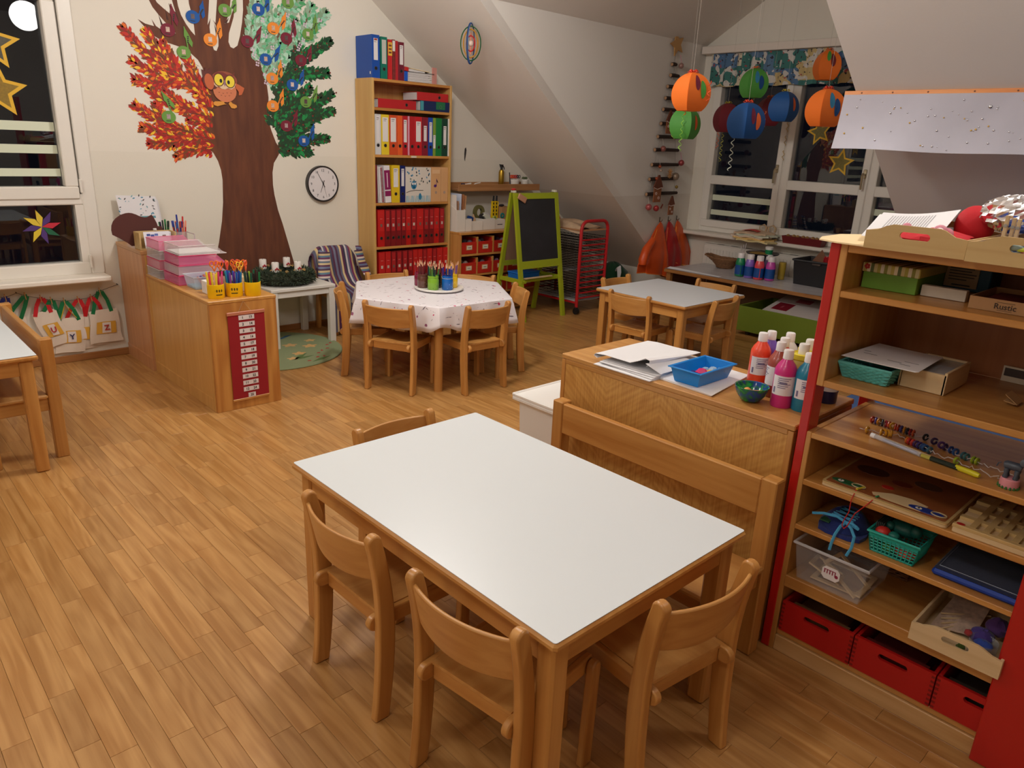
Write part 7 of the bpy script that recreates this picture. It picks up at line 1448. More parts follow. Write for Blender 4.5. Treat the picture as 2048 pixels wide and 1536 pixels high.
for i, (l, x, y, c, nm, cols, n) in enumerate(JARS):
    R_ = .040 if c else .032; t = thing('pencil_jar', l, 'jar', (x, y, JZ)); m_ = mat(c, .25, coat=.4) if c else mat((226, 220, 214), .06, alpha=.3); hj = .098 if c else .075
    ob('glass', MB().lathe([(R_*.9, 0), (R_, .006), (R_, hj-.03), (R_*.93, hj-.018), (R_*.90, hj-.014), (R_*.96, hj-.012), (R_*.96, hj-.002), (R_*.9, hj), (R_*.86, hj-.004), (R_*.86, .006), (.0005, .005)], (x, y, JZ), 26), m_, t)
    if c:
        b = MB()
        for k in range(9): a = -2.2+.35*k; zz = JZ+.015+.037*((k*7) % 10)/10; b.ball((x+(R_+.0002)*cos(a), y+(R_+.0002)*sin(a), zz), .0022, 6, 4)
        ob('dots', b, mat(tuple(max(0, int(v*.45)) for v in c) if i == 1 else tuple(min(255, v+90) for v in c), .5), t)
    if i == 3: ob('string_bow', MB().tube([(x+(R_*.97)*cos(a), y+(R_*.97)*sin(a), JZ+hj-.016) for a in [2*pi*k/24 for k in range(24)]], .0014, 4, closed=True), mat((200, 210, 226), .6), t)
    rr = random.Random(70+i)
    for k in range(n):
        a = 2*pi*k/n+.4*i; ri = R_*(.62 if k % 4 else .2); h_ = (.165+.028*rr.random()) if c else (.085+.03*rr.random()); cc = cols[k % len(cols)]
        pen(x+ri*cos(a), y+ri*sin(a), JZ+.008, JZ+h_, .020*cos(a)*(ri/R_+.3), .020*sin(a)*(ri/R_+.3), (226, 176, 140) if c else cc, cc, .0038 if c else .0052, ('pencil standing in the '+nm+' on the turntable') if c else 'marker standing in the clear glass on the turntable', 'pencils in the '+nm, 'pencil', 'pencil', cut=.86 if c else .6, tip=bool(c))

# ------------------------------------------------------------------ on the drawer cabinet and the wall ledge
OW = mat((222, 214, 204), .6); zt = .8005
def organizer(label, x0, x1, y0, y1, h0, h1=None):
    t = thing('desk_organizer', label, 'organizer', ((x0+x1)/2, (y0+y1)/2, zt), 'white cardboard organizers'); th = .005; h1 = h1 or h0
    ob('front_panel', MB().box(x0, x1, y0, y0+th, zt, zt+h0, .001), OW, t); ob('rear_panel', MB().box(x0, x1, y1-th, y1, zt, zt+h1), OW, t); ob('base_panel', MB().box(x0+th, x1-th, y0+th, y1-th, zt, zt+th), OW, t)
    for x in (x0, x1-th): ob('side_panel', MB().prism([(y0+th, zt), (y1-th, zt), (y1-th, zt+h1), (y0+th, zt+h0)], x, x+th, 'YZ'), OW, t)
    return t
organizer('white file organizer with tall slanted sides at the left end', 4.395, 4.50, 5.44, 5.68, .20, .30); organizer('low white organizer compartment beside the tall file organizer', 4.505, 4.58, 5.44, 5.62, .115)
organizer('low white organizer box with blue tape inside', 4.59, 4.735, 5.46, 5.65, .090); organizer('white organizer box holding rolls of tape', 4.745, 4.905, 5.47, 5.70, .105); organizer('white organizer box with small printed label', 4.91, 5.045, 5.48, 5.70, .092)
b = MB(); b.box(4.945, 5.01, 5.4785, 5.4802, zt+.040, zt+.048); solo('label', b, mat((90, 86, 84), .6), 'grey printed line label on the right organizer box', 'label', (4.98, 5.479, zt+.044))
for k, (x, c, h, l) in enumerate(((4.405, (226, 220, 214), .335, 'white folder in the tall organizer'), (4.425, (176, 130, 100), .28, 'brown folder in the tall organizer'), (4.445, (206, 214, 232), .345, 'pale blue folder in the tall organizer'), (4.47, (170, 110, 70), .34, 'dark brown cardboard in the tall organizer'), (4.487, (190, 140, 96), .33, 'light brown cardboard in the tall organizer'))):
    b = MB(); b.M = Matrix.Translation((x, 0, zt)) @ Matrix.Rotation(.03*(k-1), 4, 'Y') @ Matrix.Translation((-x, 0, -zt)); b.box(x, x+.006, 5.455, 5.66, zt+.006, zt+h); solo('folder', b, paper(c), l, 'folder', (x, 5.55, zt+.006))
b = MB(); b.tube([(4.53, 5.50, zt+.006), (4.525, 5.52, zt+.2), (4.53, 5.53, zt+.23)], [.008, .009, .012], 8); solo('staple_remover', b, mat((30, 28, 30), .4), 'dark upright tool in the low left organizer', 'tool', (4.53, 5.5, zt+.006))
def roll(label, c, r, w_, col, rz, rx=pi/2):
    b = MB(); b.M = Matrix.Translation(c) @ Matrix.Rotation(rz, 4, 'Z') @ Matrix.Rotation(rx, 4, 'X'); b.lathe([(r*.55, -w_/2), (r, -w_/2), (r, w_/2), (r*.55, w_/2), (r*.55, -w_/2)], n=24, cap=False); return solo('tape_roll', b, mat(col, .4), label, 'tape roll', c)
roll('blue roll of tape in the low organizer box', (4.63, 5.53, zt+.10), .032, .05, (30, 70, 140), .3, .3); roll('olive roll of tape sticking up from the organizer', (4.80, 5.60, zt+.155), .07, .03, (110, 104, 60), .1); roll('black roll of tape in front of the olive one', (4.79, 5.53, zt+.11), .04, .03, (40, 40, 40), .4, 1.2); roll('white roll of tape right of the olive one', (4.87, 5.58, zt+.105), .05, .03, (206, 200, 196), .1); roll('lime roll of tape in the right organizer box', (4.975, 5.56, zt+.095), .024, .02, (170, 180, 90), .2)
b = MB(); b.lathe([(.03, 0), (.02, .05), (.004, .09)], (4.70, 5.56, zt+.055), 12); solo('paper_cone', b, paper((200, 160, 120)), 'small brown paper cone in the blue-tape organizer', 'cone', (4.70, 5.56, zt+.055))
t = thing('tape_dispenser', 'white and grey tape dispenser on top of the tape box', 'dispenser', (4.83, 5.50, zt+.1)); b = MB(); b.prism([(4.775, zt+.13), (4.80, zt+.15), (4.85, zt+.12), (4.895, zt+.085), (4.88, zt+.075), (4.80, zt+.10)], 5.49, 5.515, 'XZ'); ob('body', b, mat((206, 206, 190), .4), t); ob('cutter', MB().box(4.885, 4.90, 5.49, 5.515, zt+.074, zt+.086), mat((60, 60, 60), .4), t)
for k, (x, y) in enumerate(((4.985, 5.60), (5.025, 5.60))):
    t = thing('glue_tube', ('left', 'right')[k]+' yellow glue tube with black print and black cap', 'tube', (x, y, zt+.1), 'yellow glue tubes'); b = MB(); b.prism([(x-.022, zt+.092), (x+.020, zt+.092), (x+.026, zt+.255), (x-.018, zt+.26)], y-.008, y+.008, 'XZ'); ob('body', b, mat((236, 196, 20), .35), t); ob('cap', MB().tube([(x+.004, y, zt+.257), (x+.006, y, zt+.31)], [.011, .008], 10), mat((24, 24, 26), .4), t)
    b = MB(); [b.box(x-.006, x+.008, y-.0092, y-.0082, zt+.12+.035*j, zt+.143+.035*j) for j in range(4)]; ob('print', b, mat((30, 26, 20), .5), t)
b = MB(); wall4(b, 5.07, 5.22, 5.56, 5.70, zt, zt+.20, .004); solo('carton', b, CB, 'brown cardboard carton behind the easel top', 'box', (5.14, 5.63, zt)); roll('teal ring of tape on the brown carton', (5.075, 5.555, zt+.12), .026, .008, (0, 130, 130), 0); b = MB(); b.ball((5.10, 5.60, zt+.215), .022, 10, 6, 1.5, 1, .6); solo('scissors_grip', b, mat((40, 36, 40), .4), 'black scissors grip in the brown carton', 'scissors', (5.10, 5.60, zt+.2))
# ledge
t = thing('spray_bottle', 'golden spray bottle with black trigger on the wall ledge', 'bottle', (5.155, 5.68, 1.1785), local=True); ob('body', MB().lathe([(.026, 0), (.028, .004), (.028, .15), (.022, .172), (.012, .18)], n=20), mat((176, 140, 50), .3, metal=.85), t)
b = MB(); b.lathe([(.013, .178), (.013, .20)], n=12); b.box(-.018, .016, -.012, .012, .20, .228, .003); b.tube([(.014, 0, .218), (.032, 0, .20), (.036, 0, .18)], .005, 6); b.tube([(-.016, 0, .222), (-.028, 0, .226)], .006, 6); ob('trigger', b, mat((24, 22, 24), .4), t)
for x, r, h, l in ((5.335, .052, .085, 'larger white tub with orange scissors on the wall ledge'), (5.485, .038, .085, 'smaller white lidded tub on the wall ledge')):
    t = thing('white_tub', l, 'tub', (x, 5.68, 1.1785), local=True); ob('body', MB().lathe([(r*.88, 0), (r*.9, .003), (r, h-.014), (r-.003, h-.012), (r*.86, .006), (.0005, .006)], n=22), OW, t); ob('rim', MB().lathe([(r*1.03, h-.018), (r*1.06, h-.014), (r*1.06, h), (r*.98, h)]+([(.0005, h)] if r < .04 else []), n=22, cap=False), mat((230, 224, 216), .4), t)
for k, (x, c) in enumerate(((5.29, (226, 80, 40)), (5.315, (230, 90, 40)), (5.34, (220, 70, 50)), (5.365, (40, 50, 100)), (5.385, (30, 30, 40)))):
    t = thing('scissors', ('orange', 'orange', 'red', 'dark blue', 'black')[k]+'-handled scissors in the larger white tub, '+ORD[k]+' from left', 'scissors', (x, 5.68, 1.2), 'scissors in the white tub')
    for s in (-1, 1): b = MB(); b.tube([(x+s*.012+.011*cos(q), 5.67+.015*(k % 2), 1.290+.015*sin(q)) for q in [2*pi*i/12 for i in range(12)]], .0035, 5, closed=True); ob('handle', b, mat(c, .4), t)
    ob('blade', MB().tube([(x, 5.67+.015*(k % 2), 1.275), (x, 5.67+.015*(k % 2), 1.20)], .004, 4, flat=.4), mat((180, 180, 180), .25, metal=1), t)
b = MB(); b.tube([(5.285, 5.68, 1.19), (5.26, 5.675, 1.33)], .0055, 7); solo('brush', b, mat((40, 34, 36), .5), 'dark brush leaning in the larger white tub', 'brush', (5.28, 5.68, 1.19)); b = MB(); [b.ball((5.485+dx, 5.68, 1.275), .018, 8, 6, 1, 1, .8) for dx in (-.02, .015)]; solo('sponge_pieces', b, mat((90, 100, 70), .8), 'olive lumps lying on the smaller white tub', 'sponge', (5.485, 5.68, 1.262))
t = thing('marker', 'white marker with dark cap lying on the wall ledge', 'marker', (4.64, 5.66, 1.187)); ob('shaft', MB().tube([(4.66, 5.66, 1.215), (4.75, 5.67, 1.225)], .007, 8), mat((226, 222, 216), .4), t); ob('cap', MB().tube([(4.62, 5.655, 1.2195), (4.66, 5.66, 1.2195)], .009, 8), mat((24, 34, 80), .4), t)
b = MB(); b.tube([(4.73, 5.64, 1.19), (4.78, 5.64, 1.224), (4.86, 5.66, 1.232)], .006, 7); solo('paper_roll', b, paper((226, 218, 208)), 'thin rolled white paper on the wall ledge', 'paper', (4.79, 5.64, 1.19))
# ------------------------------------------------------------------ back of the room: easel, drying rack, aprons, paint table
LIME = mat((160, 172, 34), .4)
t = thing('easel', 'lime green standing easel with dark chalkboard', 'easel', (5.04, 5.08, 0))
EX0, EX1, EYF, EYR, EYT, EZ = 4.775, 5.315, 4.87, 5.29, 5.08, 1.18
def leg_bar(x, ya, yb, w_=.021):
    b = MB(); b.prism([(ya-.015, 0), (ya+.015, 0), (yb+(.012 if ya < yb else .02)-.004, EZ), (yb-(.02 if ya < yb else .012)+.004, EZ)], x-w_, x+w_, 'YZ'); return b
for x in (EX0, EX1):
    ob('leg', leg_bar(x, EYF, EYT-.012), LIME, t); ob('leg', leg_bar(x, EYR, EYT+.022), LIME, t)
    ob('hinge_cap', MB().box(x-.015, x+.015, EYT-.02, EYT+.03, EZ, EZ+.022, .004), mat((210, 206, 190), .4), t)
yl = lambda z: EYF+(EYT-.012-EYF)*z/EZ
def rail(z0, z1, dy=0, y=yl, nm='rail', m=LIME, th=.012): b = MB(); b.prism([(y(z0)-th+dy, z0), (y(z0)+th+dy, z0), (y(z1)+th+dy, z1), (y(z1)-th+dy, z1)], EX0+.021, EX1-.021, 'YZ'); return ob(nm, b, m, t)
rail(.49, .56); rail(1.125, 1.175)
SLATE = mat((38, 38, 42), .75, var=.55, bscale=7, name='slate'); rail(.56, 1.125, nm='chalkboard', m=SLATE, th=.004)
yr = lambda z: EYR+(EYT+.022-EYR)*z/EZ
rail(.49, .54, y=yr); rail(1.13, 1.175, y=yr); rail(.54, 1.13, y=yr, nm='rear_board', m=mat((150, 116, 92), .7), th=.004)
for x in (EX0, EX1): ob('side_bar', MB().box(x-.010, x+.010, yl(.37)-.02, yr(.37)+.03, .355, .395, .002), LIME, t)
for y in (yl(.37)+.03, yr(.37)-.03): ob('side_bar', MB().box(EX0+.01, EX1-.01, y-.01, y+.01, .36, .385), LIME, t)
ob('tray_board', MB().box(EX0+.01, EX1-.01, yl(.37)+.04, yr(.37)-.04, .36, .370), LIME, t)
b = MB(); b.tube([(EX0+.03, yl(.38)-.03, .375), (EX0+.03, yl(.38)+.01, .375)], .016, 10); ob('knob', b, LIME, t); ob('chalk_ledge', MB().box(EX0+.05, EX1-.12, yl(.42)-.012, yl(.42)+.012, .395, .405), birch('X'), t)
b = MB(); b.M = Matrix.Translation((EX0+.065, yl(1.16)-.022, 1.13)) @ Matrix.Rotation(.45, 4, 'Y'); b.box(-.055, .055, -.014, .0, -.022, .032, .004); solo('chalk_eraser', b, mat((190, 140, 110), .6), 'small wooden chalkboard wiper hooked on the easel corner', 'wiper', (EX0+.065, 5.05, 1.13)); b = MB(); b.ball((EX0, EYT+.005, EZ+.03), .02, 10, 6, 1.4, 1, .6); solo('magnet', b, mat((190, 40, 40), .4), 'red knob on the left top corner of the easel', 'knob', (EX0, EYT, EZ+.025))
t = thing('blue_box', 'flat bright blue plastic box on the easel tray', 'box', (5.02, 5.1, .372)); b = MB(); b.box(4.85, 5.15, 5.06, 5.20, .371, .425, .006); ob('tub', b, mat((20, 100, 190), .4), t); ob('lid', MB().box(4.845, 5.155, 5.055, 5.205, .423, .436, .004), mat((24, 110, 206), .35), t)
# drying rack
RR = mat((184, 26, 34), .32, coat=.2); t = thing('drying_rack', 'red metal drying rack on wheels with many dark wire shelves', 'rack', (5.65, 5.2, 0)); X0, X1, Ya, Yb = 5.46, 5.855, 4.825, 5.50
for y in (Ya, Yb):
    hh = .935; pts = [(X0, y, .075)]+[(X0, y, z) for z in (.4, hh-.1)]+[(X0+.08-.08*cos(a), y, hh-.1+.085*sin(a)) for a in (.4, .8, 1.2, pi/2)]+[(X1-.08+.08*cos(a), y, hh-.1+.085*sin(a)) for a in (pi/2, 1.2, .8, .4)]+[(X1, y, z) for z in (hh-.1, .4, .075)]
    ob('end_frame', MB().tube(pts, .017, 10), RR, t)
    for k in range(12): ob('rung', MB().tube([(X0, y, .16+.0525*k), (X1, y, .16+.0525*k)], .009, 8), RR, t)
    for x in (X0, X1): b = MB(); b.tube([(x-.013, y, .034), (x+.013, y, .034)], .034, 14); b.box(x-.016, x+.016, y-.008, y+.008, .034, .085, .002); ob('caster', b, mat((22, 22, 24), .4), t)
for x in (X0, X1): ob('bottom_rail', MB().tube([(x, Ya, .115), (x, Yb, .115)], .011, 8), RR, t)
b = MB(); WI = mat((34, 30, 28), .5)
for k in range(24):
    z = .16+.0262*k
    for x in (X0+.02, X1-.02): b.tube([(x, Ya, z), (x, Yb, z)], .0026, 4)
    for j in range(7): y = Ya+.02+(Yb-Ya-.04)*j/6; b.tube([(X0+.02, y, z), (X1-.02, y, z)], .0016, 3)
    for j in range(4): x = X0+.06+(X1-X0-.12)*j/3; b.tube([(x, Ya, z), (x, Yb, z)], .0016, 3)
ob('wire_shelf', b, WI, t, kind='stuff')
ob('top_board', MB().box(X0+.02, X1-.02, Ya, Yb, .825, .838), mat((180, 130, 90), .6), t)
b = MB(); b.grid(lambda u, v: (X0+.02+(X1-X0-.04)*u, Ya+.03+(Yb-Ya)*v, .845+.05*abs(sin(3*u+2*v))*sin(pi*v)+.012*sin(9*u)-.05*max(0, .08-u)/.08), 16, 16, .002); solo('painted_paper', b, mat((190, 160, 130), .7, var=.6, bscale=9), 'crumpled painted papers on top of the drying rack', 'paper', (5.65, 5.2, .84))
b = MB(); b.grid(lambda u, v: (X0+.01+(X1-X0-.02)*u, Ya+.02+.55*v, .128+.003*sin(7*u+3*v)), 8, 8, .003); solo('newspaper', b, mat((190, 186, 184), .8, var=.25, bscale=16), 'grey newspaper on the lowest level of the drying rack', 'paper', (5.65, 5.2, .128)); b = MB(); b.grid(lambda u, v: (X0+.03+.33*u, 5.0+.4*v, .412+.006*sin(5*u)), 6, 6, .002); solo('painted_paper', b, paper((200, 196, 192)), 'white sheet drying on a middle wire shelf', 'paper', (5.65, 5.2, .41))
b = crumple((6.42, 5.16, .20), .22, (.85, .75, .95), 18, 12, .14, 3)
for i, v in enumerate(b.v): b.v[i].z = max(.002, v.z)
t = thing('green_bag', 'dark green cloth bag with white handle on the floor behind the rack', 'bag', (6.42, 5.16, 0)); ob('body', b, cloth((16, 70, 40)), t); b = MB(); b.tube([(6.30, 5.02, .36), (6.27, 4.97, .39), (6.26, 4.95, .34), (6.265, 4.955, .27), (6.28, 4.99, .25)], [.03, .028, .022, .014, .008], 8, flat=.4); ob('handle', b, cloth((206, 204, 206)), t)
# aprons on hooks
def apron(label, x, col, trim, z1, wl, wr, seed, arms=True):
    y0 = cheek(x); t = thing('painting_apron', label, 'apron', (x, y0, .86), 'painting aprons on hooks'); rr = random.Random(seed); ph = rr.random()*6
    def f(u, v):
        a = 2*pi*u; w_ = (.018+(wl if cos(a) < 0 else wr)*min(1, v*1.25)**.75); d = .014+.075*min(1, v*1.6)**.8; fold = 1+.10*sin(6*a+ph)*v+.06*sin(11*a+ph*2)*v
        return (x+w_*cos(a)*fold, y0-.012-d*(.55+.5*sin(-a))*fold, .868-(.868-z1)*v-(.05*cos(a)*v*v))
    ob('body', MB().grid(lambda u, v: f(1-u, v), 48, 18, .002), mat(col, .38, bump=.5, bscale=26), t)
    hem = MB(); hem.tube([f(k/48, 1.0) for k in range(48)], .0045, 5, closed=True); hem.tube([f(.60, v) for v in (.12, .3, .5, .7, .9)], .004, 5); ob('trim', hem, mat(trim, .5), t)
    if arms:
        b = MB(); b.tube([(x-wl*.5, y0-.075, .70), (x-wl*.86, y0-.09, .60), (x-wl*1.0, y0-.10, .50), (x-wl*1.0, y0-.10, .455)], [.035, .045, .05, .042], 12); ob('sleeve', b, mat(col, .38, bump=.5, bscale=26), t)
    ob('loop', MB().tube([(x, y0-.012, .86), (x-.006, y0-.02, .884), (x+.006, y0-.02, .884), (x, y0-.012, .862)], .003, 5), mat(col, .5), t)
    h = thing('coat_hook', 'small metal hook above the '+label.split(' hanging')[0], 'hook', (x, y0, .885), 'coat hooks'); ob('plate', MB().box(x-.008, x+.008, y0-.004, y0-.0003, .87, .925, .001), mat((120, 110, 100), .3, metal=1), h); ob('prong', MB().tube([(x, y0-.003, .885), (x, y0-.024, .878), (x, y0-.034, .888), (x, y0-.034, .902)], .0035, 6), mat((120, 110, 100), .3, metal=1), h)
apron('orange apron with paint spots hanging on the left hook', 6.69, (220, 84, 28), (240, 140, 50), .315, .36, .14, 1); apron('red apron hanging on the middle hook', 6.87, (176, 24, 26), (236, 120, 60), .38, .15, .24, 2, False); apron('orange apron with light seams hanging on the right hook', 7.05, (214, 84, 26), (244, 160, 70), .40, .14, .24, 3, False)

# ladder of branches
t = thing('branch_ladder', 'hanging ladder of bark sticks with a wooden star on top', 'ladder', (6.6, 4.79, 1.8)); BARK = mat((56, 38, 30), .85, bump=1, bscale=120); ENDW = mat((170, 130, 96), .7)
LAD = [(6.335, 6.945, 1.172), (6.366, 6.925, 1.322), (6.385, 6.91, 1.465), (6.414, 6.88, 1.612), (6.447, 6.85, 1.74), (6.482, 6.83, 1.868), (6.50, 6.80, 2.004), (6.52, 6.78, 2.112), (6.54, 6.76, 2.222), (6.575, 6.73, 2.33), (6.58, 6.66, 2.432)]
for x0, x1, z in LAD:
    q = ob('stick', MB().tube([(x0, cheek(x0)-.026, z), ((x0+x1)/2, cheek((x0+x1)/2)-.030, z+.004), (x1, cheek(x1)-.026, z+.004)], [.019, .018, .016], 9), BARK, t); ob('cut_end', MB().tube([(x0-.0012, cheek(x0)-.026, z), (x0+.0005, cheek(x0)-.026, z)], .0165, 9), ENDW, q)
for s in (0, 1): ob('cord', MB().tube([(6.625, cheek(6.62)-.028, 2.55)]+[((L_[0]+.04 if s == 0 else L_[1]-.05), cheek(L_[s])-.028, L_[2]) for L_ in LAD[::-1]], .0018, 4), mat((150, 140, 130), .6), t)
b = MB(); o = star_pts(6.635, 2.62, .115, .055, .35); b.M = Matrix.Translation((0, 4.546+.0915*(6.635-3.85)-.03, 0)); b.prism(o, -.006, .006, 'XZ'); b.M = None; ob('star', b, mat((186, 140, 84), .6), t)
def orn(nm, lab, cat, parts, x, z):
    q = thing(nm, lab, cat, (x, cheek(x)-.06, z), 'ornaments on the branch ladder')
    for n_, b, m in parts(x, cheek(x)-.055, z): ob(n_, b, m, q)
def bauble(c, r, c2=None):
    def f(x, y, z):
        yield 'ball', MB().ball((x, y, z), r, 14, 9), mat(c, .3, metal=.3, var=.5 if c2 else 0, bscale=70)
        yield 'thread', MB().tube([(x, y, z+r), (x, y+.02, z+r+.07)], .0015, 4), mat(c2 or (200, 190, 180), .6)
    return f
for x, z, r, c, c2, l in ((6.715, 2.43, .028, (170, 130, 120), (220, 60, 150), 'pale patterned bauble with pink thread at the top of the ladder'), (6.53, 1.625, .030, (150, 90, 80), None, 'brown bauble on the eighth stick'), (6.93, 1.49, .032, (160, 70, 70), (220, 60, 150), 'red and white bauble with pink thread at the right'), (6.84, 1.35, .040, (150, 130, 110), None, 'silver brown shiny bauble on the ladder'), (6.36, 1.045, .034, (180, 90, 90), (210, 200, 196), 'red and white bauble hanging lowest at the left'), (6.51, 1.028, .032, (176, 60, 60), (210, 180, 120), 'red bauble beside the lowest left one'), (6.885, 1.24, .018, (150, 120, 50), None, 'small golden bell near the ladder bottom'), (6.46, 1.33, .017, (170, 80, 50), None, 'small orange mushroom bead on the second lowest stick'), (6.50, 1.59-.14, .018, (150, 70, 40), None, 'small brown bead figure on the third lowest stick'), (6.86, 1.33, .017, (200, 170, 170), None, 'pale bell bead at the right end of a stick'), (6.53, 1.41, .014, (190, 160, 140), None, 'tiny white figure on the fourth lowest stick')): orn('bauble', l, 'ornament', bauble(c, r, c2), x, z)
GB = mat((150, 92, 58), .8); GD = mat((110, 60, 40), .8); IC = mat((222, 200, 190), .7)
def house(s, win_=True):
    def f(x, y, z):
        yield 'wall', MB().prism([(x-.055*s, z-.14*s), (x+.055*s, z-.14*s), (x+.055*s, z), (x-.055*s, z)], y-.006, y+.004, 'XZ'), GB
        yield 'roof', MB().prism([(x-.075*s, z-.008), (x+.075*s, z-.008), (x+.01*s, z+.11*s), (x-.01*s, z+.11*s)], y-.010, y+.002, 'XZ'), GD
        b = MB(); b.tube([(x-.07*s, y-.012, z-.006), (x-.02*s, y-.012, z-.022*s), (x+.03*s, y-.012, z-.010), (x+.07*s, y-.012, z-.006)], .004, 5)
        for dx, dz in ((-.025, -.06), (.02, -.10)): b.tube([(x+dx*s+.012*s*cos(a), y-.008, z+dz*s+.012*s*sin(a)) for a in [2*pi*k/10 for k in range(10)]], .003, 4, closed=True)
        yield 'icing', b, IC
    return f
orn('gingerbread_house', 'brown gingerbread house with white icing on the lowest stick', 'ornament', house(1.1), 6.50, 1.245); orn('gingerbread_house', 'narrow gingerbread tower hanging at the lower right', 'ornament', house(.8), 6.81, 1.06); orn('gingerbread_house', 'faded gingerbread house on an upper stick behind the lanterns', 'ornament', house(.9), 6.60, 1.90)
def straw(x, y, z):
    b = MB(); [b.tube([(x-.05*cos(a), y, z-.05*sin(a)), (x+.05*cos(a), y, z+.05*sin(a))], .004, 4) for a in [pi*k/6 for k in range(6)]]; yield 'straws', b, mat((196, 140, 80), .7)
orn('straw_star', 'light brown straw star beside the shiny bauble', 'ornament', straw, 6.72, 1.38)
b = MB(); b.tube([(6.66, cheek(6.66)-.02, 1.02), (6.69, cheek(6.69)-.02, 1.06)], .008, 6); solo('wood_bit', b, mat((140, 60, 44), .7), 'small reddish wooden piece stuck to the wall beside the tower', 'ornament', (6.67, 4.78, 1.04))

# window 2: head box, valance, stars, sill things, radiator
b = MB(); b.box(7.17, 7.299, 2.06, 4.835, 2.588, 2.66, .004); solo('curtain_box', b, mat((226, 214, 202), .5), 'long white curtain box above the dormer window', 'curtain box', (7.24, 3.4, 2.6))
VAL = bpy.data.materials.new('valance_print'); VAL.use_nodes = True; N = VAL.node_tree.nodes; L = VAL.node_tree.links; bs = N['Principled BSDF']; bs.inputs['Roughness'].default_value = .9
g = N.new('ShaderNodeNewGeometry'); mp = N.new('ShaderNodeMapping'); mp.inputs['Scale'].default_value = (0, 4.5, 6.5); L.new(g.outputs['Position'], mp.inputs[0]); vo = N.new('ShaderNodeTexVoronoi'); vo.distance = 'CHEBYCHEV'; vo.inputs['Scale'].default_value = 1.0; L.new(mp.outputs[0], vo.inputs['Vector'])
sp = N.new('ShaderNodeSeparateXYZ'); L.new(vo.outputs['Color'], sp.inputs[0]); rp_ = N.new('ShaderNodeValToRGB'); rp_.color_ramp.interpolation = 'CONSTANT'; e = rp_.color_ramp.elements
for i, c in enumerate(((84, 116, 150), (62, 88, 128), (206, 194, 170), (96, 126, 156), (64, 118, 112), (200, 186, 160), (70, 98, 140), (196, 172, 120))):
    if i > 1: e.new(.5)
    e[i].position = i/8; e[i].color = lin(c)
L.new(sp.outputs[0], rp_.inputs[0])
def spots(sc, lo, col, prev, dim='y'):
    mp = N.new('ShaderNodeMapping'); mp.inputs['Scale'].default_value = (0, sc, sc); L.new(g.outputs['Position'], mp.inputs[0]); n = N.new('ShaderNodeTexNoise'); n.inputs['Scale'].default_value = 1; n.inputs['Detail'].default_value = 1; L.new(mp.outputs[0], n.inputs['Vector']); gt = N.new('ShaderNodeMath'); gt.operation = 'GREATER_THAN'; gt.inputs[1].default_value = lo; L.new(n.outputs['Fac'], gt.inputs[0]); m = N.new('ShaderNodeMix'); m.data_type = 'RGBA'; m.inputs[7].default_value = lin(col); L.new(gt.outputs[0], m.inputs[0]); L.new(prev, m.inputs[6]); return m.outputs[2]
o_ = spots(11, .57, (206, 200, 192), rp_.outputs[0]); o_ = spots(30, .64, (60, 56, 66), o_); o_ = spots(20, .69, (170, 80, 80), o_); L.new(o_, bs.inputs['Base Color'])
b = MB(); b.grid(lambda u, v: (7.225+.016*sin(u*pi*34)+.006*sin(u*pi*77), 2.10+2.635*u, 2.585-.315*v+.006*sin(u*60)*v), 140, 8, .002); solo('valance', b, VAL, 'gathered blue and teal printed curtain valance with cow spots', 'valance', (7.22, 3.4, 2.42))
glass_star('yellow tissue star low on the middle dormer pane', 3.245, 1.57, .135, 'YZ', xg-.001, (130, 116, 50), .1); glass_star('yellow tissue star below the orange lantern on the dormer pane', 3.50, 1.845, .13, 'YZ', xg-.001, (120, 110, 56), -.25)
t = thing('window_picture', 'red framed picture hanging at the dormer window beside the banner', 'picture', (7.30, 3.05, 2.05)); ob('frame', MB().prism([(2.96, 1.86), (3.13, 1.84), (3.16, 2.22), (3.0, 2.24)], xg-.004, xg-.002, 'YZ'), mat((190, 50, 36), .6), t); ob('picture_panel', MB().prism([(2.99, 1.89), (3.105, 1.875), (3.13, 2.19), (3.02, 2.205)], xg-.0055, xg-.004, 'YZ'), mat((70, 60, 56), .6, var=.6, bscale=30), t)
b = MB()
for z0 in (2.05, 1.93, 1.80, 1.66): b.tube([(xf-.02, 3.80+.012*sin(k*1.5), z0-.012*k) for k in range(9)], .006, 5, flat=.5)
solo('ribbon', b, mat((226, 190, 120), .6, alpha=.8), 'yellowish paper ribbon hanging on the window post', 'ribbon', (xf-.02, 3.8, 1.9))
# painted bags on the sill
for k in range(5):
    b = MB(); dx, dy = .014*k-.02, .02*((k*7) % 5)-.03
    b.grid(lambda u, v: (6.99+dx+.27*v, 4.06+dy-.36*u+.03*sin(9*v), .773+.016*k+.012*sin(pi*u)*sin(pi*v)*(1+k*.5)+.006*sin(11*u+k)), 10, 8, .014); t_ = solo('cotton_bag', b, mat(((226, 206, 150), (230, 190, 120), (220, 200, 180), (206, 210, 190), (214, 186, 156))[k], .9), ('folded cotton bag with yellow edge, lowest of the pile on the window sill', 'orange edged cotton bag, second from below on the window sill', 'pale cotton bag in the middle of the pile on the window sill', 'grey edged cotton bag, second from the top on the window sill', 'cotton bag with red paint, top of the pile on the window sill')[k], 'bag', (7.1, 3.9, .773+.016*k), 'folded cotton bags on the sill')
b = MB(); b.grid(lambda u, v: (7.03+.07*v, 4.0-.17*u, .862+.012*sin(pi*u)+.002*v), 8, 4, .003); ob('paint_patch', b, mat((206, 70, 66), .8, var=.3, bscale=30), t_)
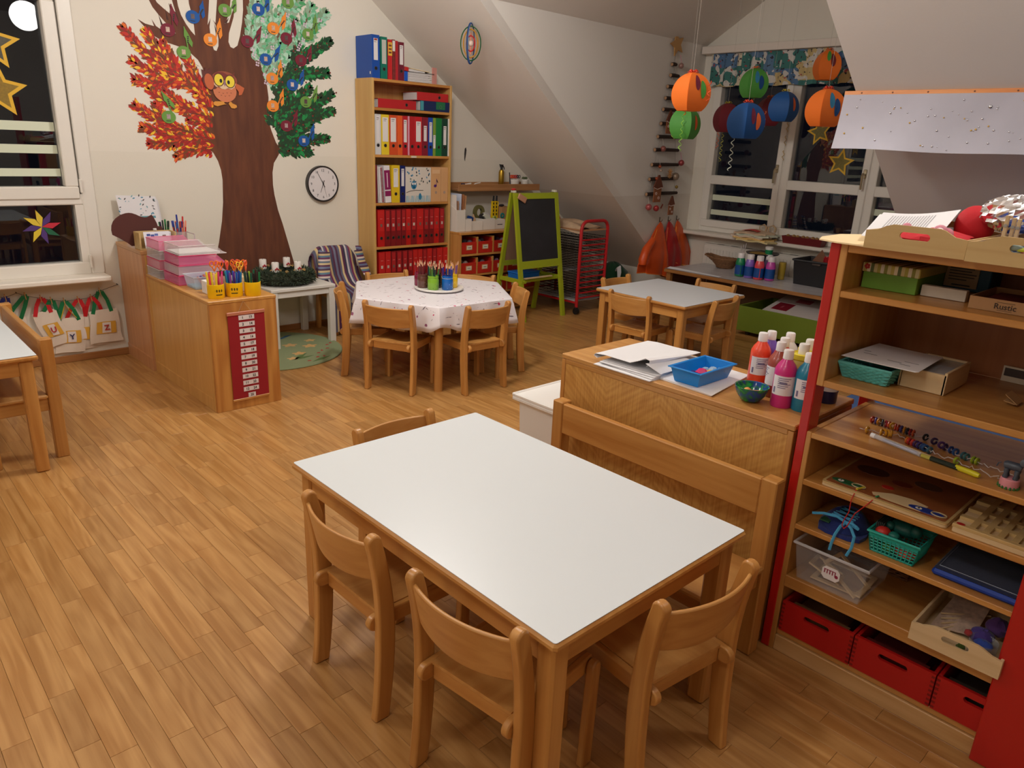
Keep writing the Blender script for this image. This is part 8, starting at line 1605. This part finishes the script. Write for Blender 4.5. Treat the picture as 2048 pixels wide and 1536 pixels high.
b = MB(); [b.tube([(7.20, 3.90-.10*j, .85), (7.21, 3.91-.10*j, .90), (7.20, 3.86-.10*j, .925), (7.19, 3.82-.10*j, .90), (7.18, 3.82-.10*j, .86)], .014, 6, flat=.35) for j in (0, 1)]; ob('handle', b, mat((206, 176, 140), .9), t_)
t = thing('flower_trough', 'dark red planter box on the dormer window sill', 'planter', (7.21, 3.4, .773)); b = MB(); wall4(b, 7.14, 7.27, 3.20, 3.62, .773, .845, .006, .015); ob('tub', b, mat((110, 22, 26), .5), t); ob('soil', MB().box(7.15, 7.26, 3.22, 3.60, .80, .828), mat((60, 40, 30), .9), t); b = MB(); [b.ball((7.18+.02*(k % 2), 3.57-.05*k, .84), .022, 8, 6) for k in range(7)]; ob('dried_flowers', b, mat((150, 110, 60), .8, var=.6, bscale=20), t)
t = thing('radiator', 'white flat panel radiator under the dormer window', 'radiator', (7.24, 3.6, .1)); RAD = mat((226, 220, 210), .4)
ob('panel', MB().box(7.215, 7.262, 2.55, 4.55, .12, .64, .006), RAD, t)
for k in range(50): ob('fin', MB().box(7.207, 7.2151, 2.58+.039*k, 2.60+.039*k, .15, .60, .003), RAD, t)
b = MB(); b.box(7.215, 7.285, 2.55, 4.55, .64, .652, .003); ob('top_grille', b, RAD, t); b = MB(); [b.box(7.235, 7.270, 2.62+.17*k, 2.70+.17*k, .6515, .6532) for k in range(11)]; ob('grille_slot', b, mat((90, 84, 78), .6), t); ob('wall_bracket', MB().box(7.262, 7.2995, 2.7, 4.4, .3, .36), RAD, t)
# paint table
t = thing('paint_table', 'low wooden table under the dormer window covered with plastic film', 'table', (6.62, 3.3, 0)); PTW = wood('paint_table', (176, 122, 64), (140, 90, 44), 'Y', .8, rough=.5, rand=.03)
ob('tabletop', MB().box(6.26, 6.985, 2.25, 4.38, .435, .468, .003), PTW, t)
for x in (6.28, 6.915):
    for y in (2.27, 4.31): ob('leg', MB().box(x, x+.05, y, y+.05, 0, .435, .003), PTW, t)
ob('side_panel', MB().box(6.33, 6.91, 4.34, 4.352, .05, .435), mat((96, 66, 40), .6), t); ob('back_panel', MB().box(6.965, 6.975, 2.32, 4.31, .02, .435), mat((110, 80, 52), .6), t)
b = MB(); b.grid(lambda u, v: (6.262+.715*v, 2.26+2.11*u, .471+.002*sin(13*u+5*v)+.0012*sin(31*v+9*u)), 50, 16, .001); solo('table_film', b, mat((196, 192, 194), .22, bump=.3, bscale=8), 'grey white plastic sheet spread over the paint table', 'sheet', (6.62, 3.3, .47))
b = MB(); b.grid(lambda u, v: (6.27+.05*v, 3.75+.60*u, .475+.012*u*v), 8, 3, .001); solo('paper_strip', b, paper((226, 226, 230)), 'white paper strip along the front edge of the paint table', 'paper', (6.29, 4.05, .475))
ZT = .4755
def knot(c, R_, h):
    b = MB(); rr = random.Random(1)
    for k in range(9):
        f = k/8; r = R_*(.62+.42*f); b.tube([(c[0]+r*cos(a)*1.0, c[1]+r*sin(a)*1.25+(.09*f*f if sin(a) > .8 else 0), c[2]+.008+h*f+rr.uniform(-.003, .003)+(.02*f if sin(a) > .8 else 0)) for a in [2*pi*j/40 for j in range(40)]], [.0085+.003*(j % 2) for j in range(40)], 6, closed=True)
    return b
t = thing('wicker_basket', 'brown braided seagrass basket with pointed lip on the paint table', 'basket', (6.86, 4.05, ZT)); ob('weave', knot((6.86, 4.05, ZT), .105, .085), mat((126, 88, 56), .8, var=.4, bscale=60), t); ob('base_panel', MB().lathe([(.08, 0), (.085, .006)], (6.86, 4.05, ZT), 20), mat((110, 76, 48), .8), t)
BL_ = (14, 70, 140)
for l, x, y, c in (('large green paint bottle with blue band on the paint table', 6.545, 3.695, (20, 130, 84)), ('large lilac paint bottle with blue band on the paint table', 6.54, 3.590, (130, 96, 190)), ('large coral paint bottle with dripping paint on the paint table', 6.535, 3.487, (220, 70, 76)), ('large pink paint bottle with blue band on the paint table', 6.58, 3.395, (190, 70, 160)), ('large lilac paint bottle behind coral and pink ones', 6.68, 3.475, (150, 130, 190))):
    t = thing('paint_bottle', l, 'bottle', (x, y, ZT), 'paint bottles on the paint table', local=True); R_ = .046
    ob('body', MB().lathe([(R_*.95, 0), (R_, .004), (R_, .125), (R_*.96, .14), (R_*.78, .168), (R_*.70, .176)], n=22), mat(c, .32, coat=.3), t); ob('cap', MB().lathe([(R_*.72, .174), (R_*.72, .218), (R_*.66, .222)], n=20), mat((228, 222, 222), .4), t)
    b = MB(); b.lathe([(R_+.0005, .018), (R_+.0008, .018), (R_+.0008, .108), (R_+.0005, .108)], n=22, cap=False); ob('label_band', b, mat(BL_, .45), t)
    if 'coral' in l or 'green paint' in l: b = MB(); b.tube([(-R_*.72-.004, -R_*.7, .125), (-R_*.73-.004, -R_*.7, .02), (-R_*.74-.004, -R_*.72, .004)], .0035, 6); ob('paint_drip', b, mat(c, .35), t)
t = thing('paint_jar', 'glass jar full of brushes behind the green paint bottle', 'jar', (6.72, 3.78, ZT)); ob('glass', MB().lathe([(.035, 0), (.036, .10), (.03, .11), (.0005, .01)], (6.72, 3.78, ZT), 16), mat((200, 196, 196), .1, alpha=.4), t)
b = MB(); [b.tube([(6.72, 3.78+.01*k, ZT+.02), (6.70+.01*k, 3.80-.02*k, ZT+.27+.012*k)], .004, 6) for k in range(3)]; solo('paintbrushes', b, mat((190, 180, 180), .5), 'pale brushes standing behind the green paint bottle', 'brush', (6.72, 3.78, ZT))
t = thing('paint_pot', 'wide pot below the paint plate on the table', 'pot', (6.75, 3.59, ZT)); ob('pot', MB().lathe([(.09, 0), (.10, .01), (.10, .19), (.09, .195)], (6.75, 3.59, ZT), 24), mat((40, 40, 56), .4), t)
t = thing('paint_plate', 'dark plate smeared with ochre paint standing high on the table', 'plate', (6.75, 3.59, .671)); ob('plate', MB().lathe([(.09, 0), (.15, .016), (.158, .028), (.15, .026), (.09, .010), (.0005, .009)], (6.75, 3.59, .671), 32), mat((40, 40, 60), .4), t); b = crumple((6.74, 3.61, .69), .10, (1, 1, .14), 16, 8, .3, 2); ob('paint_smear', b, mat((130, 100, 40), .6, var=.5, bscale=40), t)
t = thing('paint_pot', 'small green pot with white lid on the paint plate', 'pot', (6.75, 3.525, .70)); ob('pot', MB().lathe([(.034, 0), (.038, .045)], (6.75, 3.525, .692), 18), mat((20, 130, 80), .4), t); ob('lid', MB().lathe([(.036, .045), (.038, .07), (.03, .075)], (6.75, 3.525, .692), 18), mat((226, 222, 218), .4), t)
b = MB(); b.lathe([(.032, 0), (.036, .11), (.034, .16), (.03, .165)], (6.74, 3.36, ZT+.0), 16); solo('water_glass', b, mat((190, 160, 50), .15, alpha=.7), 'glass of yellow paint water right of the pink bottle', 'glass', (6.74, 3.36, ZT))
t = thing('black_crate', 'black plastic crate holding cardboard pieces on the paint table', 'crate', (6.78, 2.98, ZT)); BC = mat((26, 26, 30), .45); b = MB(); wall4(b, 6.61, 6.95, 2.72, 3.195, ZT, .70, .006, .02); ob('tub', b, BC, t); ob('rim', MB().tube([(6.605, 2.715, .70), (6.955, 2.715, .70), (6.955, 3.20, .70), (6.605, 3.20, .70)], .010, 6, closed=True), BC, t); ob('clip', MB().box(6.595, 6.612, 2.93, 3.01, .672, .69, .003), mat((70, 60, 56), .4), t)
for k, (x, y, a, l, s) in enumerate(((6.78, 3.02, .1, 'brown triangular cardboard piece in the black crate', .11), (6.82, 2.86, .2, 'brown square cardboard piece standing in the black crate', .13))):
    b = MB(); P_ = [(y-s, .64), (y+s, .64), (y, .80)] if k == 0 else [(y-.06, .60), (y+.07, .60), (y+.075, .80), (y-.055, .79)]; b.prism(P_, x, x+.006, 'YZ'); solo('cardboard', b, mat((126, 84, 60), .8), l, 'cardboard', (x, y, .66))
b = MB(); [b.tube([(6.72, 2.96-.012*k, .70), (6.70, 2.95-.01*k, .745+.01*(k % 2))], .006, 5) for k in range(5)]; solo('red_bits', b, mat((190, 40, 50), .5), 'small red craft bits on the cardboard in the crate', 'craft bits', (6.7, 2.94, .70))
# green rolling drawer under the table
t = thing('rolling_drawer', 'olive green drawer on wheels under the paint table', 'drawer', (6.4, 2.95, 0)); GRN = mat((106, 124, 34), .45)
ob('front_panel', MB().box(6.15, 6.17, 2.46, 3.44, .045, .275, .003), GRN, t)
for y in (2.46, 3.42): ob('side_panel', MB().box(6.17, 6.80, y, y+.02, .06, .275), GRN, t)
ob('rear_panel', MB().box(6.78, 6.80, 2.48, 3.42, .06, .275), GRN, t); ob('base_panel', MB().box(6.17, 6.78, 2.48, 3.42, .06, .075), mat((90, 70, 50), .6), t)
for y in (2.56, 3.34):
    for x in (6.22, 6.72): b = MB(); b.tube([(x, y-.014, .024), (x, y+.014, .024)], .024, 14); ob('wheel', b, mat((60, 52, 46), .5), t); ob('axle', MB().box(x-.01, x+.01, y-.006, y+.006, .03, .062), mat((60, 52, 46), .5), t)
t = thing('cardboard_box', 'white carton with dark red sticker in the green drawer', 'box', (6.45, 2.9, .2)); b = MB(); b.M = Matrix.Translation((6.20, 3.22, .27)) @ Matrix.Rotation(-.20, 4, 'Y'); b.box(0, .52, -.72, 0, -.12, 0, .002); ob('body', b, mat((186, 178, 174), .7), t)
b = MB(); b.M = Matrix.Translation((6.20, 3.22, .27)) @ Matrix.Rotation(-.20, 4, 'Y'); b.box(.06, .24, -.20, -.05, 0, .0012); d = ob('sticker', b, mat((120, 20, 36), .5), t); b = MB(); b.M = Matrix.Translation((6.20, 3.22, .27)) @ Matrix.Rotation(-.20, 4, 'Y'); b.box(.12, .17, -.13, -.11, .0012, .002); b.box(.30, .40, -.30, -.16, 0, .0012); ob('print', b, mat((150, 70, 80), .5), d)

# ------------------------------------------------------------------ lanterns, spinner, banner
LC = {'orange': (236, 116, 34), 'green': (76, 150, 60), 'blue': (10, 76, 140), 'dark red': (110, 22, 34)}
def helix(x, y, z0, z1, r, turns, w_=.004):
    n = int(turns*9); return [(x+r*cos(2*pi*turns*k/n)*(.6+.4*k/n), y+r*sin(2*pi*turns*k/n)*(.6+.4*k/n), z0+(z1-z0)*k/n) for k in range(n+1)]
def dormer_top(x, y): return min(CZ-.06, 2.60+(.63*(cheek(x)-y) if y > 3.4 else .74*(y-2.04)))
def lantern(label, c, R_, col, rz, deco, curl, g=.12):
    x, y, z = c; t = thing('paper_lantern', label, 'lantern', c, 'paper lanterns before the dormer window', rz, local=True); m = mat(LC[col], .6)
    for k in range(4):
        a0 = k*pi/2; C_, S_ = cos(a0), sin(a0)
        def f(u, v):
            th = radians(8+134*v); r = R_*sin(th); hw = r*.74*(2*u-1); d = r*.74; return (C_*d-S_*hw, S_*d+C_*hw, R_*cos(th)*1.08+.10*R_)
        ob('panel', MB().grid(lambda u, v: f(u, v), 8, 16, .0016), m, t)
        if k in deco:
            for j, (uu, vv, cc) in enumerate(deco[k]):
                th = radians(8+134*vv); b = MB()
                def bal(u, v, uu=uu, vv=vv):
                    an = 2*pi*u; q = v*.30; u2, v2 = uu+.50*q*cos(an)*.8, vv+.55*q*sin(an)*(1.15); thh = radians(8+134*v2); r = R_*sin(thh); hw = r*.74*(2*u2-1); d = r*.74+.004+.0015*j; return (C_*d-S_*hw, S_*d+C_*hw, R_*cos(thh)*1.08+.10*R_)
                b.grid(lambda u, v: bal(u, v), 18, 2); ob('balloon_print', b, mat(cc, .6), t)
    b = MB(); b.box(-R_*.45, R_*.45, -R_*.45, R_*.45, R_*(.10-.85), R_*(.10-.835)); ob('base_panel', b, m, t)
    b = MB(); zt = R_*1.18
    for k in range(5): a = 2*pi*k/5; b.tube([(0, 0, zt), (.022*cos(a), .022*sin(a), zt+.016), (.036*cos(a), .036*sin(a), zt+.004), (.015*cos(a), .015*sin(a), zt-.002)], .005, 5, flat=.5)
    ob('bow', b, mat(((226, 70, 40), (190, 170, 50), (226, 110, 50))[int(x*7) % 3], .5), t)
    for (dx, dy, ln_, cc) in curl: ob('curled_ribbon', MB().tube(helix(dx*R_, dy*R_, R_*.75, R_*.75-ln_, .012, ln_*22), .0035, 5, flat=.5), mat(cc, .45), t)
    zc = dormer_top(x, y) if y > 2.05 else 2.4
    ob('thread', MB().tube([(0, 0, zt), (0, 0, max(zt+.05, zc-z))], .0009, 4), mat((190, 180, 170), .6), t)
YW, GN_, OR_, PK_ = (206, 206, 90), (110, 190, 70), (230, 90, 50), (226, 150, 140)
vw = lambda c: atan2(-c[1], -c[0])
BA = {0: [(.42, .36, (110, 26, 50)), (.66, .52, (70, 150, 60))]}; BB = {0: [(.42, .40, (50, 130, 170)), (.64, .56, (10, 70, 130))]}; BC_ = {0: [(.36, .46, (120, 30, 60)), (.62, .58, (236, 110, 50))]}; BD = {0: [(.40, .30, (70, 150, 60)), (.62, .44, (110, 30, 40))]}
for l, c, R_, col, dr, deco, curl in (('large orange lantern with two balloons, hanging nearest the branch ladder', (4.317, 2.957, 1.955), .120, 'orange', .62, BA, [(-.95, .35, .20, (226, 130, 50)), (.9, .5, .12, OR_)]),
    ('light green lantern hanging below the large orange one', (5.243, 3.615, 1.80), .124, 'green', 1.15, {0: [(.5, .55, (236, 100, 40))]}, [(-1.0, .5, .19, YW), (.3, -1.1, .28, (150, 210, 80))]),
    ('green lantern with two blue balloons before the valance', (6.335, 3.691, 2.185), .126, 'green', .42, BB, [(-.9, .5, .30, YW)]),
    ('dark red lantern half hidden behind the left blue one', (6.62, 4.10, 1.905), .135, 'dark red', .3, {}, [(-1.0, .2, .48, (190, 190, 80)), (-.95, -.15, .36, (220, 100, 60))]),
    ('blue lantern with red and orange balloons, left of the blue pair', (4.802, 2.818, 1.805), .120, 'blue', .78, BC_, [(-.95, .1, .40, (200, 206, 190)), (.55, .8, .10, (226, 120, 70))]),
    ('dark red lantern hidden between the two blue ones', (6.75, 3.74, 1.97), .130, 'dark red', .3, {}, [(-.9, -.4, .30, (220, 90, 80))]),
    ('blue lantern turned sideways right of the dark red ones', (6.26, 3.334, 1.985), .125, 'blue', 1.1, {0: [(.5, .5, (226, 100, 40))]}, []),
    ('upper orange lantern with green and red balloons before the valance', (6.85, 3.295, 2.365), .127, 'orange', .28, BD, [(-1.05, .75, .44, (140, 160, 140)), (-1.0, .55, .25, (150, 110, 90))]),
    ('lower orange lantern with two blue balloons beside the banner', (5.215, 2.472, 1.91), .125, 'orange', .6, BB, [(-.75, .3, .05, (220, 60, 40))])):
    lantern(l, c, R_, col, vw(c)+dr, deco, curl)
t = thing('ring_spinner', 'hanging spinner of nested coloured rings under the sloped ceiling', 'mobile', (4.0, 4.80, 2.34)); X, Y_, Z_ = 3.985, 4.80, 2.335
for rx, rz_, c, w_ in ((.078, .122, (0, 96, 56), .010), (.034, .145, (24, 60, 110), .010), (.056, .100, (206, 150, 50), .011), (.032, .055, (206, 40, 40), .011)):
    b = MB(); sg = -1 if rz_ == .145 else 1; hx, hy = (.72, -.69) if sg > 0 else (.95, -.1)
    b.tube([(X+rx*cos(q)*hx, Y_+rx*cos(q)*hy, Z_+rz_*sin(q)) for q in [2*pi*k/36 for k in range(36)]], w_, 6, closed=True, flat=.45); ob('ring', b, mat(c, .4), t)
ob('bead', MB().ball((X, Y_, Z_), .022, 12, 8), mat((226, 206, 190), .15, alpha=.8), t); ob('rod', MB().tube([(X, Y_, Z_-.075), (X, Y_, Z_+.075)], .0035, 5), mat((236, 110, 70), .5), t); ob('thread', MB().tube([(X, Y_, Z_+.14), (X, Y_, roofz(X))], .0012, 4), mat((220, 214, 206), .5), t)
t = thing('banner', 'long silvery white paper banner with small shiny discs hanging from a wooden batten', 'banner', (4.65, 1.2, 1.98)); zb = 1.982; xb = roofx(zb)-.012
ob('batten', MB().box(xb-.016, xb+.004, .30, 2.10, zb-.012, zb+.014, .002), wood('batten', (226, 150, 84), (206, 124, 60), 'Y', .8, rand=.02), t)
def bn(u, v): return (xb-.024+.018*v+.030*(v*(1-v))*1.2-.01*sin(u*9)*v, 2.095-.045*sin(pi*v*.5)*0-1.79*u+.035*v*(1-u), zb-.008-.305*v+.004*sin(u*14)*v)
ob('sheet', MB().grid(lambda u, v: bn(1-u, v), 60, 10, .001), mat((192, 190, 202), .4, var=.14, bscale=4, bump=.2, metal=.15), t)
rr = random.Random(12); KN = MB()
for k in range(9): KN.ball((xb-.0165, 2.0-.19*k+rr.uniform(-.04, .04), zb+.002), .0045, 6, 4, .3, 1.3, 1)
ob('knot', KN, mat((110, 60, 30), .6), t)
for k in range(95):
    u, v = rr.random(), rr.uniform(.08, .95); p = Vector(bn(u, v)); r = .006 if k > 6 else .011; b = MB(); b.ball((p.x-.003, p.y, p.z), r*(.45+.5*rr.random()), 8, 4, .4, 1, 1); ob('disc', b, mat((210, 210, 214), .2, metal=.9) if rr.random() < .72 else mat((206, 166, 80), .35, metal=.4), t)

# lettering becomes ordinary meshes
bpy.context.view_layer.update(); DG = bpy.context.evaluated_depsgraph_get()
for o in [q for q in bpy.data.objects if q.type == 'FONT']:
    me = bpy.data.meshes.new_from_object(o.evaluated_get(DG)); n = bpy.data.objects.new('tmp', me); COL.objects.link(n); n.parent = o.parent; n.location = o.location; n.rotation_euler = o.rotation_euler
    nm = o.name; bpy.data.objects.remove(o); n.name = nm
